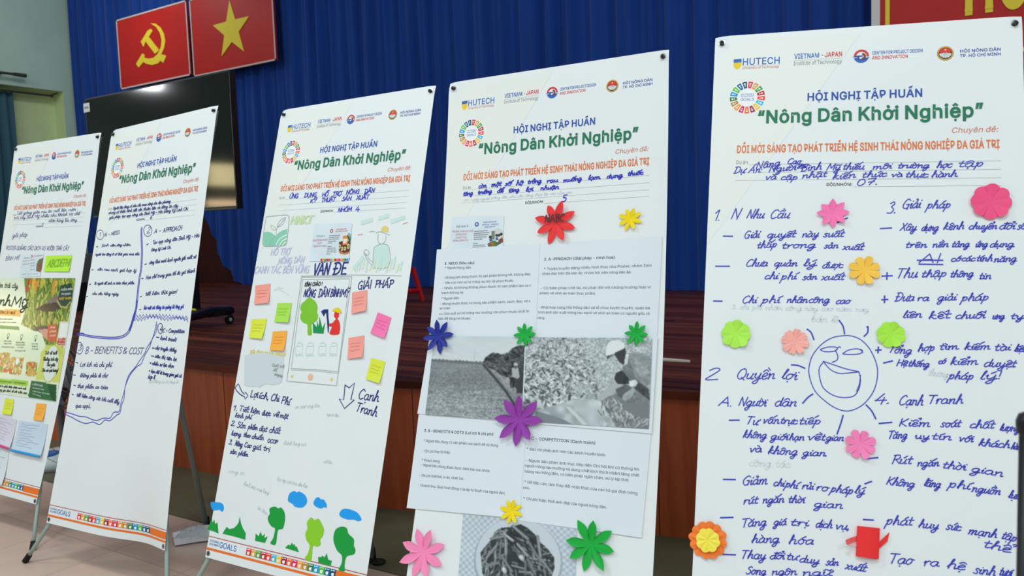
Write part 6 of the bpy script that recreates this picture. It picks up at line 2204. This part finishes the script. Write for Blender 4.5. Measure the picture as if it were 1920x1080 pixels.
# left text panel, strips and food pictures
pic.poly(lb('-60,600 232,598 235,684 -60,662'), (220, 150, 44))
pic.poly(lb('-60,772 216,795 222,838 -60,812'), (44, 128, 60))
pic.poly(lb('-100,830 440,852 480,880 490,960 430,1230 380,1330 -100,1320'), (222, 236, 204))
for s in ('-20,260 165,262 150,540 110,572 -20,575', '180,330 380,335 330,600 280,610 150,590 145,560', '415,400 600,405 560,620 530,640 400,625'):
    mk = pic.inside(lc(s))
    pic.put(mk, (206, 172, 84))
    nzz = pic.noise(46, 40, 8)
    pic.put(mk & (nzz > .62), (196, 98, 50))
    pic.put(mk & (nzz < .34), (122, 150, 60))
    pic.put(mk & (pic.noise(60, 50, 4) > .78), (226, 222, 190))
x, y = lc('275,395')[0]
pic.ell(x, y, .022, .03, (236, 238, 236))
pic.poly(lc('-60,650 445,705 432,782 -60,742'), (160, 208, 62))
pic.poly(lc('490,695 880,752 866,1024 455,962 438,930'), (56, 108, 66))
pic.poly(lc('740,735 880,752 866,1024 820,1015 770,900'), (34, 84, 46))
sh = picture_sheet(1, quad, pic, .0016, .14)
sh.w = .0022
m_ink = mat('poster_ink', (36, 52, 44), .3)
write(sh, 1, Z1b, 'thăm trái cây,@-60,352,205,362,32', m_ink, .0042, .2)
write(sh, 1, Z1b, 'Bình@-110,548,108,562,62\nMỹ@125,565,300,585,62', m_ink, .0085, .2)
typeset(sh, 1, Z1b, 'VƯỜN CÂY QUÊ@-30,650,175,658,34', mat('poster_brown', (150, 96, 20), .3), 8)
typeset(sh, 1, Z1b, 'ĐIỂM ĐẾN MỚI@-30,715,145,720,13\nCHO MỌI GIA ĐÌNH@-30,750,186,756,13', m_ink, 6)
typeset(sh, 1, Z1b, 'ĐIỂM ĐẾN@690,392,820,382,22\nTrải nghiệm@688,440,800,434,22', m_white_i, 6)
typeset(sh, 1, Z1b, 'MIỆT VƯỜN@668,495,806,488,26', m_yel, 8)
typeset(sh, 1, Z1b, 'ĂN@570,815,620,812,20\nUỐNG@560,862,635,858,20\nCHƠI@565,908,630,904,20\nMỞ CỬA@668,955,735,958,16\nMỖI NGÀY@660,992,730,996,16', m_white_i, 6)
for x, rows in ((90, ((965, 'MIỆT VƯỜN'), (992, 'SINH THÁI'), (1030, 'không khí trong'))), (232, ((980, 'MÓN ĂN ĐỒNG'), (1006, 'QUÊ CÂY NHÀ'), (1034, 'LÁ VƯỜN'), (1072, 'tươi ngon mỗi'))), (395, ((995, 'QUÀ TẶNG'), (1024, 'MANG VỀ'), (1054, 'TẠI VƯỜN')))):
    for y, s in rows:
        typeset(sh, 1, Z1b, '%s@%d,%d,%d,%d,15' % (s, x - len(s) * 4.6, y, x + len(s) * 4.6, y + 3), m_ink, 4)
for x, y in ((98, 890), (248, 905), (408, 915)):
    c = uvs(1, Z1b, [(x, y)])[0]
    sh.ring(c, .009, .0115, 0, 2 * PI, mat('poster_green', (44, 110, 70), .3), 16)
    sh.ring(c + (0, .016), 0, .006, 0, 2 * PI, MATS['poster_green'], 10)
write(sh, 1, Z1c, 'Trở về tuổi@700,290,890,285,28\nThưởng trái cây@670,385,905,385,30\nThư giãn@725,470,860,472,28\nCảm xúc quê hương!@655,552,905,560,26', m_ink, .0036, .2)
typeset(sh, 1, Z1c, 'VƯỜN SINH THÁI - TRẢI NGHIỆM@-40,712,400,752,24', MATS['poster_green'], 8)
write(sh, 1, Z1c, 'check in giữa thiên nhiên xanh mát@-40,785,410,835,18\nCùng gia đình về với vườn xưa@-40,850,420,905,22', m_ink, .0028, .1)
typeset(sh, 1, Z1c, 'LIÊN HỆ@510,760,670,790,26\nxã Bình Mỹ@515,815,690,845,18\nmở cửa cả tuần@515,865,780,915,18\nvé cổng@515,905,640,945,18', m_white_i, 4)
tag(sh.build('fruit_garden_poster', loc=attach_loc(1, centre(quad))), 'glossy green fruit garden poster with a thatched hut, on the leftmost banner', 'poster')

# ---------------------------------------------------------------- typed pages and photographs on the flower banner
m_page = mat('typed_page', (222, 230, 236), .5, .25)
m_type = mat('typed_ink', (88, 94, 102), .55)
m_typeb = mat('typed_ink_bold', (66, 72, 80), .55)


def page(quad, label, w, bold, rows, nx=14, ny=14, seed=0, lift=.004):
    wf = lambda s, t: lift * max(0, t - .9) * max(0, s - .1)
    sh = Sheet(4, w)
    sh.grid(quad, nx, ny, m_page, wf=wf)
    sh.w = w + .0006
    typeset(sh, 4, bold[0], bold[1], m_typeb, 7, True)
    typeset(sh, 4, rows[0], rows[1], m_type, 0, True)
    return tag(sh.build('typed_page', loc=attach_loc(4, centre(quad))), label, 'typed page', 'typed pages on the flower banner')


page(PX(4, (Z4a, 120, 392), (Z4a, 890, 350), (Z4a, 858, 1050), (Z4a, 62, 1052)), 'typed page headed 1. NEDD, upper left of the two grey photos', .0030, (Z4a, '1. NEDD (Nhu cầu)@178,506,402,500,19'), (Z4a, '''* Người Nông dân@175,538,375,535,17
- Không lạm dụng thuốc thì sản phẩm không tốt, không đẹp.@165,612,825,583,17
- Vẫn còn một số hộ trồng rau lén lút phun thuốc.@160,650,698,633,17
- Nhiều hộ không không phun thuốc thì sản phẩm làm ra c@155,690,825,669,17
tranh không lại.@153,725,322,721,17
* Người dân@150,768,285,763,17
- Mong muốn được sử dụng sản phẩm sạnh, sạch, đẹp, vệ s@140,808,820,786,17
an toàn@140,840,220,838,16
=> Còn một số hộ trồng rau muống còn phun thuốc kích th@135,882,810,862,17
làm để tăng lợi nhuận@130,918,370,916,17'''), seed=1, lift=0)
page(PX(4, (Z4a, 850, 352), (Z4a, 1808, 296), (Z4a, 1768, 1060), (Z4a, 826, 1050)), 'typed page headed 2. A-PPROACH, upper right under the yellow flower', .0022, (Z4a, '2. A-PPROACH (Giải pháp - minh họa)@922,475,1452,460,20'), (Z4a, '''* Tuyên truyền bằng nhiều hình thức như Poster, nhóm Zalo@918,546,1728,519,18
nhân dân trên địa bàn ấp, nhóm hội viên nông dân ấp.@908,582,1578,569,18
- Có biện pháp chế tài, xử phạt đối với những trường hợp vi@893,690,1720,682,18
phạm vệ sinh an toàn thực phẩm.@890,726,1310,730,18
- Phối hợp cùng Hội Nông dân xã tổ chức tuyên truyền, quản bá@878,834,1715,839,18
hình ảnh sản xuất trồng rau sạch vệ sinh an toàn có nguồn gốc rõ@875,870,1713,881,18
ràng.@870,911,930,912,17'''), seed=2, lift=0)
page(PX(4, (Z4c, 168, -34), (Z4c, 895, 4), (Z4c, 845, 690), (Z4c, 84, 620)), 'typed page headed 3. B-BENEFITS, lower left above the pink flower', .0030, (Z4c, '3. B -BENEFITS & COTS (Lợi ích & chi phí)@202,106,670,131,18'), (Z4c, '''* Người tiêu dùng có sản phẩm rau sạch để sử dụng.@195,173,705,206,17
- Chi phí hợp lệ thấp.@187,242,380,253,17
* Khách hàng:@185,304,310,313,17
- Người tiêu dùng được được đảm bảo sức khỏe.@178,336,648,378,17
- Chi phí thiết kế, in ấn, nhân lực.@165,406,472,430,17
- Doanh thu: Quỹ hoạt động của ấp từ thuế của người dân.@158,472,750,528,17'''), seed=3, lift=.02)
page(PX(4, (Z4c, 865, 4), (Z4c, 1737, 62), (Z4c, 1668, 820), (Z4c, 815, 700)), 'typed page headed COMPETITION, lower right above the big green flower', .0022, (Z4c, '4. C - COMPETITION (Cạnh tranh)@892,157,1357,191,19'), (Z4c, '''* Báo chí phản ánh trên các kênh truyền hình:@890,229,1425,271,18
- Người dân phản ánh trực tiếp đến Chi hội khi có thông tin@883,306,1650,368,18
người trồng rau muống sử dụng chất kích thích nhằm tăng chất@880,341,1650,408,18
lượng rau trồng đến, có biện pháp ngăn chặn, xử lý kịp thời.@878,379,1585,441,18
* Dễ tiếp cận, làm thay đổi nhận thức của các hộ gia đình trồng@875,451,1640,530,18
rau.@868,489,915,493,17
* Chi phí thấp, hình ảnh đẹp của người nông dân.@868,563,1432,623,18'''), seed=4, lift=.02)

# white backing sheet under the two photos
q = PX(4, (Z4b, 148, 160), (Z4b, 1855, 168), (Z4b, 1810, 892), (Z4b, 55, 742))
sh = Sheet(4, .0048)
sh.grid(q, 16, 8, m_page)
tag(sh.build('photo_backing_sheet', loc=attach_loc(4, centre(q))), 'white backing sheet framing the two grey farm photos', 'paper sheet')

# photo 1: rice field with a tree line and two people on the dike
q = PX(4, (Z4b, 182, 163), (Z4b, 862, 166), (Z4b, 836, 800), (Z4b, 116, 748))
pic = Picture(170, 140, (196, 204, 208))
lp = lambda s: local(q, uvs(4, Z4b, parse(s)))
pic.shade(pic.noise(4, 9, 1), 16)
pic.shade(pic.noise(12, 40, 2), 6)
hz = [p[1] for p in lp('172,340 555,375')]
yh = hz[0] + (hz[1] - hz[0]) * pic.X
fld = pic.Y > yh
dep = np.clip((pic.Y - yh) / (1 - yh), 0, 1)
pic.put(fld, (134, 140, 144))
for fx, fy, sd, am in ((30, 60, 1, 22), (80, 120, 2, 40), (150, 130, 3, 60), (8, 50, 6, 20)):
    pic.shade(fld, (pic.noise(fx, fy, sd) - .5) * am * (.5 + dep))
pic.shade(fld, 18 * dep - 16 * np.exp(-((dep - .35) / .2) ** 2))
for i in range(60):
    x = i / 60 * .6
    y = hz[0] + (hz[1] - hz[0]) * x
    h = .010 + .014 * abs(math.sin(i * 2.3) * math.cos(i * .7))
    pic.ell(x, y, .014, h, (104, 110, 112))
path = pic.inside(lp('555,375 600,400 720,540 840,680 870,700 870,470 700,430'))
pic.put(path, (150, 152, 152))
pic.shade(path, (pic.noise(50, 50, 4) - .5) * 60)
pts = lp('556,378 600,430 660,500 720,575 770,655 800,700')
for a, c in zip(pts, pts[1:]):
    pic.seg(a, c, .014, (66, 70, 72))
trees = pic.inside(lp('548,355 570,320 620,285 660,290 690,300 740,285 770,255 820,235 870,232 870,560 800,560 740,470 690,460 640,420 590,395'))
pic.put(trees, (72, 76, 78))
pic.shade(trees, (pic.noise(60, 60, 7) - .5) * 90 + (pic.noise(18, 18, 9) - .5) * 60)
pic.poly(lp('800,410 840,400 850,590 800,590'), (58, 60, 62))
pic.poly(lp('765,400 815,395 825,470 810,480 770,470'), (170, 174, 176))
pic.poly(lp('752,470 785,468 782,548 768,548 766,490 760,548 752,545'), (40, 42, 44))
x, y = lp('797,375')[0]
pic.ell(x, y, .02, .02, (196, 200, 202))
pic.ell(x, y + .03, .015, .02, (90, 92, 94))
for i in range(5):
    x = lp('490,250')[0][0]
    pic.seg((x, .15 + .03 * i), (x, .18 + .03 * i), .0018, (172, 180, 184))
pic.soften()
sh = picture_sheet(4, q, pic, .0066, .4)
tag(sh.build('rice_field_photo', loc=attach_loc(4, centre(q))), 'grey photo of a rice field with trees and people on the dike', 'photo', 'grey photos on the flower banner')

# photo 2: farmer in a hat squatting in a leafy plot
q = PX(4, (Z4b, 872, 170), (Z4b, 1816, 176), (Z4b, 1790, 856), (Z4b, 846, 800))
pic = Picture(230, 165, (150, 158, 162))
lp = lambda s: local(q, uvs(4, Z4b, parse(s)))
pic.shade(pic.noise(60, 60, 1), 50)
pic.shade(pic.noise(120, 110, 2), 30)
pic.a -= 22
rr = np.random.RandomState(3)
for _ in range(1500):
    x, y = rr.uniform(-.02, .62), rr.uniform(-.02, .86)
    if x > .5 + .1 * math.sin(y * 7) and rr.rand() < .7:
        continue
    sz = .011 + .018 * y
    a = rr.uniform(0, PI)
    g = rr.choice([78, 110, 150, 186, 206, 222]) + rr.uniform(-8, 8)
    X0, X1 = max(0, int((x - sz * 1.3) * 230)), min(231, int((x + sz * 1.3) * 230) + 2)
    Y0, Y1 = max(0, int((y - sz * 2) * 165)), min(166, int((y + sz * 2) * 165) + 2)
    if X1 <= X0 or Y1 <= Y0:
        continue
    dx, dy = pic.X[Y0:Y1, X0:X1] - x, (pic.Y[Y0:Y1, X0:X1] - y) * .72
    mk = ((dx * math.cos(a) + dy * math.sin(a)) / sz) ** 2 + ((-dx * math.sin(a) + dy * math.cos(a)) / (sz * .33)) ** 2 < 1
    pic.a[Y0:Y1, X0:X1][mk] = (g, g + 5, g + 8)
grass = pic.inside(lp('1250,170 1830,176 1830,420 1560,420 1500,520 1430,600 1400,440 1340,330')) & (pic.noise(30, 30, 12) > .25)
pic.put(grass, (176, 184, 187))
pic.shade(grass, (pic.noise(110, 90, 5) - .5) * 90)
water = pic.inside(lp('1150,660 1240,630 1430,640 1480,720 1540,860 900,860 940,720'))
pic.put(water, (176, 184, 188))
pic.shade(water, (pic.noise(16, 12, 6) - .5) * 60)
pic.poly(lp('940,720 1080,760 1160,790 1250,840 1080,820 930,810'), (128, 134, 138))
pic.poly(lp('1165,690 1200,690 1330,820 1300,830'), (200, 206, 208))
soil = pic.inside(lp('1430,640 1620,560 1720,560 1800,640 1800,860 1560,860'))
pic.put(soil, (120, 126, 128))
for _ in range(190):
    x, y = lp('%d,%d' % (rr.randint(1430, 1800), rr.randint(640, 860)))[0]
    a = rr.uniform(-.8, .8)
    L_ = rr.uniform(.03, .07)
    g = rr.choice([70, 160, 200, 222])
    pic.seg((x, y), (x + L_ * math.sin(a), y - L_ * math.cos(a)), .0028, (g, g + 4, g + 6))
# the farmer
pic.poly(lp('1630,290 1700,280 1790,310 1812,350 1808,500 1760,560 1700,540 1640,500 1600,400'), (140, 146, 149))
pic.poly(lp('1590,400 1640,330 1690,470 1720,500 1650,520 1600,470'), (118, 124, 127))
pic.poly(lp('1680,330 1760,380 1800,440 1740,470 1690,420'), (160, 166, 169))
pic.poly(lp('1650,500 1700,490 1790,560 1800,640 1740,600 1690,560'), (70, 74, 77))
pic.poly(lp('1540,440 1590,418 1640,480 1650,520 1560,520 1535,490'), (54, 57, 60))
pic.poly(lp('1535,500 1560,520 1550,570 1450,640 1410,650 1405,620 1450,580'), (172, 178, 181))
pic.poly(lp('1540,560 1620,520 1690,560 1680,610 1610,640 1560,610'), (92, 97, 100))
pic.poly(lp('1600,630 1680,580 1790,640 1800,780 1690,760 1590,700'), (120, 126, 129))
pic.poly(lp('1640,500 1690,485 1710,510 1690,540 1650,535'), (214, 219, 221))
pic.poly(lp('1600,600 1650,560 1680,540 1690,570 1650,630 1620,645 1590,635'), (158, 164, 167))
pic.poly(lp('1545,270 1590,240 1612,245 1620,320 1600,380 1565,350 1530,300'), (60, 62, 66))
pic.poly(lp('1612,300 1640,290 1630,370 1605,380'), (205, 210, 213))
pic.poly(lp('1468,290 1475,225 1510,195 1560,190 1605,215 1612,250 1560,275 1500,300 1478,340 1470,330'), (222, 227, 229))
pic.poly(lp('1470,310 1530,300 1500,318 1478,340'), (80, 84, 87))
pic.shade(pic.inside(lp('1590,280 1812,280 1812,660 1590,660')), (pic.noise(60, 46, 8) - .5) * 34)
pic.soften()
sh = picture_sheet(4, q, pic, .0066, .4)
tag(sh.build('farmer_photo', loc=attach_loc(4, centre(q))), 'grey photo of a farmer in a white hat squatting among leafy plants', 'photo', 'grey photos on the flower banner')

# photo 3: plate of stir-fried water spinach, cut by the lower edge of the picture
q = PX(4, (Z4d, 470, 30), (Z4d, 1935, 170), (Z4d, 1900, 1330), (Z4d, 380, 1160))
pic = Picture(210, 160, (206, 216, 224))
lp = lambda s: local(q, uvs(4, Z4d, parse(s)))
cx_, cy_ = lp('1170,560')[0]
pic.put(((np.floor(pic.X * 36) + np.floor(pic.Y * 28)) % 2 == 0), (178, 190, 200))
pic.shade(np.ones_like(pic.X), 10 * (pic.noise(5, 5, 2) - .5))
ux, uy = lp('1730,560')[0][0] - cx_, lp('1170,1130')[0][1] - cy_
pic.ell(cx_, cy_ + .06, ux * 1.04, uy * 1.0, (160, 172, 182), .05)
pic.ell(cx_, cy_ + .04, ux, uy * .96, (200, 209, 216), .05)
food = pic.inside(lp('695,520 760,440 830,360 880,250 960,205 1060,195 1120,180 1210,155 1300,200 1400,290 1460,380 1560,470 1640,580 1645,720 1600,850 1500,1000 1300,1100 1000,1080 820,960 720,780'))
pic.put(food, (52, 57, 62))
rr = np.random.RandomState(8)
for i in range(330):
    x0, y0 = rr.randint(720, 1620), rr.randint(190, 1050)
    a = rr.normal(.7 if x0 > 1050 else 2.2, .6)
    L_ = rr.uniform(60, 260) * (.6 + .4 * (i > 200))
    x1, y1 = x0 + L_ * math.cos(a), y0 + L_ * math.sin(a)
    p = lp('%f,%f %f,%f' % (x0, y0, x1, y1))
    g = rr.choice([40, 66, 84, 104, 128, 142])
    keep = pic.a.copy()
    wd = rr.uniform(.0035, .008)
    pic.seg(p[0], p[1], wd, (g, g + 5, g + 9), .75)
    if g > 80:
        pic.seg((p[0][0] + .001, p[0][1] - .003), (p[1][0] + .001, p[1][1] - .003), wd * .3, (g + 34, g + 40, g + 44), .75)
    pic.a = np.where((food | pic.inside(lp('1090,170 1140,150 1600,560 1500,600')))[..., None], pic.a, keep)
for s_, wd, g in (('1110,180 1300,340', .013, 118), ('1000,285 1110,365', .012, 150), ('830,345 1000,310', .012, 112), ('1020,360 1020,530', .013, 126), ('770,590 900,430', .011, 120), ('1170,410 1300,560', .012, 128), ('980,590 1100,760', .011, 104),
                  ('1300,360 1470,640', .012, 96), ('1430,310 1465,570', .013, 122), ('750,700 930,650', .010, 108), ('1470,600 1610,780', .010, 116), ('1300,600 1400,800', .010, 100), ('960,360 940,560', .009, 96), ('1270,620 1275,800', .009, 92)):
    p = lp(s_)
    pic.seg(p[0], p[1], wd, (g, g + 6, g + 10), .75)
    pic.seg(p[0], p[1], wd * .35, (g + 40, g + 46, g + 50), .75)
for s_ in ('1222,585', '1000,745', '1370,900'):
    x, y = lp(s_)[0]
    pic.ell(x, y, .022, .036, (176, 182, 184), -.4)
    pic.ell(x - .004, y - .006, .013, .022, (206, 211, 212), -.4)
pic.soften()
sh = picture_sheet(4, q, pic, .0016, .4)
tag(sh.build('stir_fry_photo', loc=attach_loc(4, centre(q))), 'grey photo of a heaped plate of stir-fried greens on checked cloth', 'photo')

# ---------------------------------------------------------------- folded paper flowers
PROF = {
    'lance': [(0, 1), (.14, .955), (.34, .87), (.55, .76), (.75, .63), (.9, .52), (1, .42)],
    'star': [(0, 1), (.25, .89), (.5, .79), (.75, .70), (1, .62)],
    'round': [(0, 1), (.25, .99), (.5, .965), (.7, .91), (.84, .82), (.93, .70), (1, .54)],
    'notch': [(0, .90), (.12, .97), (.3, 1), (.5, .98), (.7, .92), (.86, .82), (1, .66)],
    'scallop': [(0, 1), (.3, .985), (.6, .955), (.85, .91), (1, .875)],
    'leafy': [(0, 1), (.09, .955), (.26, .875), (.48, .78), (.7, .655), (.88, .49), (1, .36)],
}


def flower(b, z, c, r, n, prof, rgb, label, rot=0.0, lift=.007, w=.004, name='paper_flower', group=None, ecc=0.0, ripple=1.0, cat='paper flower'):
    """c: reading of the centre, r: reading of the radius (vertical)"""
    c0 = S[b].U(*z(*c))
    R = np.linalg.norm(S[b].U(*z(c[0], c[1] - r)) - c0)
    P_ = PROF[prof]
    rr_ = random.Random(int(c[0] * 7 + c[1]))
    sc = [1 + rr_.uniform(-.07, .07) * (.5 if prof == 'scallop' else 1) for _ in range(n)]
    an = [rr_.uniform(-.06, .06) * (n == 8) for _ in range(n)]
    half = 8
    rim = []
    for k in range(n):
        a0 = rot + 2 * PI * k / n + an[k]
        for j in range(-half, half):
            ph = abs(j) / half
            q = np.interp(ph, [p[0] for p in P_], [p[1] for p in P_])
            t = q * (sc[k] * (1 - ph) + ph)
            rim.append((a0 + (PI / n) * j / half, t, ph, k))
    m = mat('folded_%d_%d_%d' % rgb, rgb, .55, .25)
    sh = Sheet(b, w)
    pts, fs = [(c0[0], c0[1], 0)], []
    rings = (.3, .62, 1.0)
    N_ = len(rim)
    for q in rings:
        for a, t, ph, k in rim:
            rad = R * t * q
            ridge = (1 - ph) * .0022 * ripple * math.sin(PI * min(1, q * .9))
            up_ = lift * q ** 2 * (.55 + .45 * math.sin(k * 2.4 + 1)) * (1 - .25 * ph)
            pts.append((c0[0] + rad * math.sin(a), c0[1] - rad * math.cos(a) * (1 - ecc), ridge + up_))
    for i in range(N_):
        j = (i + 1) % N_
        fs.append((0, 1 + i, 1 + j))
        for q in range(len(rings) - 1):
            fs.append((1 + q * N_ + i, 1 + (q + 1) * N_ + i, 1 + (q + 1) * N_ + j, 1 + q * N_ + j))
    sh.uv(pts, fs, m)
    sh.flower = (c0, R)
    o = sh.build(name, loc=attach_loc(b, c0))
    return tag(o, label, cat, group)


G4 = 'folded paper flowers on the typed-page banner'
RED, YEL, BLU, GRN, PUR, PNK = (238, 56, 58), (246, 218, 24), (40, 54, 150), (24, 172, 64), (148, 62, 164), (252, 140, 186)
fl = flower(4, Z4a, (1012, 195), 158, 8, 'lance', RED, 'red eight-petalled paper flower with black letters NABC, on the banner', .33, group=G4, lift=.012)
sh = Sheet(4, .0125)
write(sh, 4, Z4a, 'NABC@935,192,1080,182,30', m_dark, .0034, .1)
c0 = S[4].U(*Z4a(1012, 195))
t_ = sh.build('marker_lettering', loc=attach_loc(4, c0))
t_.location = (0, 0, 0)
t_.parent = fl
t_['label'] = 'black marker letters NABC'
flower(4, Z4a, (1570, 164), 88, 8, 'lance', YEL, 'yellow paper flower above the page headed A-PPROACH', .35, group=G4)
flower(4, Z4b, (222, 165), 126, 8, 'leafy', BLU, 'deep blue paper flower overhanging the left edge of the banner', -.15, group=G4, lift=.016, w=.009)
flower(4, Z4b, (866, 153), 88, 8, 'lance', GRN, 'small green paper flower at the top between the two grey photos', -.1, group=G4, w=.009)
flower(4, Z4b, (1700, 146), 92, 8, 'lance', GRN, 'small green paper flower at the top right corner of the farmer photo', .05, group=G4, w=.009)
flower(4, Z4b, (822, 790), 196, 8, 'leafy', PUR, 'large purple paper flower over the gap between the photos', .0, group=G4, lift=.018, w=.009)
flower(4, Z4c, (792, 642), 88, 8, 'lance', YEL, 'yellow paper flower at the top of the stir-fry photo', .2, group=G4)
flower(4, Z4c, (196, 920), 180, 8, 'leafy', PNK, 'pale pink paper flower at the lower left of the banner', .36, group=G4, lift=.014)
flower(4, Z4c, (1328, 868), 186, 8, 'leafy', GRN, 'large green paper flower right of the stir-fry photo', .15, group=G4, lift=.016)

G5 = 'paper flowers on the handwritten rightmost banner'
flower(5, Z5a, (790, 380), 86, 8, 'star', (252, 122, 180), 'pink eight-pointed paper star beside the words Nhu Cầu', -.05, group=G5, ripple=.3)
flower(5, Z5a, (1722, 312), 106, 8, 'scallop', (244, 84, 132), 'largest flower of the rightmost banner, deep pink and scalloped', .1, group=G5, ripple=.3)
flower(5, Z5a, (978, 715), 83, 8, 'round', (252, 200, 76), 'orange-yellow paper flower with deeply notched petals', .38, group=G5, ripple=.3)
flower(5, Z5b, (300, 200), 80, 8, 'scallop', (176, 238, 84), 'lime paper flower near the left edge of the rightmost banner', .1, group=G5, ripple=.45)
flower(5, Z5b, (630, 243), 74, 8, 'notch', (252, 176, 164), 'salmon paper flower just left of the laughing sun doodle', .2, group=G5, ripple=.45)
flower(5, Z5b, (1170, 203), 74, 8, 'scallop', (172, 236, 72), 'lime paper flower right of the laughing sun doodle', .3, group=G5, ripple=.35)
flower(5, Z5b, (998, 822), 84, 8, 'round', (252, 134, 188), 'bright pink paper flower below the laughing sun doodle', .39, group=G5, ripple=.35)
flower(5, Z5c, (196, 500), 106, 12, 'scallop', (250, 128, 52), 'round orange paper rosette at the left edge, under a yellow flower', .1, name='paper_rosette', cat='paper rosette', ripple=1.2, lift=.004)
flower(5, Z5c, (196, 500), 68, 8, 'scallop', (250, 232, 82), 'small yellow paper flower on the orange rosette', .2, group=G5, w=.0125, lift=.002)

# red folded paper watering can
zr = Z(1550, 960, 150 / 1350)
q = PX(5, (zr, 512, 232), (zr, 888, 270), (zr, 870, 785), (zr, 488, 735))
c = attach_loc(5, centre(q))
r = empty('paper_watering_can', c, 'red folded paper watering can shape low on the rightmost banner', 'paper figure')
m_rp = mat('folded_238_48_50', (240, 48, 50), .5, .25)
m_rl = mat('folded_red_light', (236, 98, 100), .5, .25)
rl = r.location


def kid(sh, name):
    o = sh.build(name, loc=c)
    o.location = (0, 0, 0)
    o.parent = r
    return o


sh = Sheet(5, .010)
sh.grid(q, 6, 6, m_rp, wf=lambda s, t: .004 * math.sin(PI * s))
for a, b_ in ((0, 1), (1, 2), (2, 3), (3, 0)):
    sh.uv([(q[a][0], q[a][1], 0), (q[b_][0], q[b_][1], 0), (q[b_][0], q[b_][1], -.009), (q[a][0], q[a][1], -.009)], [(0, 1, 2, 3)], m_rp)
kid(sh, 'body')
sh = Sheet(5, .004)
sp = uvs(5, zr, parse('870,540 905,480 1058,335 1022,492 900,600 860,630'))
sh.poly(sp, m_rp)
kid(sh, 'spout')
sh = Sheet(5, .002)
top = uvs(5, zr, parse('505,398 410,415 340,430 305,440 300,455'))
bot = uvs(5, zr, parse('505,490 440,498 380,512 330,530 318,525'))
vs = []
hgt = (.004, .016, .026, .030, .024)
for a, b_, h in zip(top, bot, hgt):
    vs += [(a[0], a[1], h), (b_[0], b_[1], h)]
sh.uv(vs, [(2 * i, 2 * i + 1, 2 * i + 3, 2 * i + 2) for i in range(4)], m_rl)
lo = uvs(5, zr, parse('318,525 360,560 430,572 500,578'))
lu = uvs(5, zr, parse('300,455 350,500 430,500 500,500'))
vs = []
for a, b_, h in zip(lu, lo, (.024, .012, .004, .002)):
    vs += [(a[0], a[1], h * .6), (b_[0], b_[1], h * .6)]
sh.uv(vs, [(2 * i, 2 * i + 1, 2 * i + 3, 2 * i + 2) for i in range(3)], mat('paper_white_back', (240, 232, 230), .5))
kid(sh, 'handle')
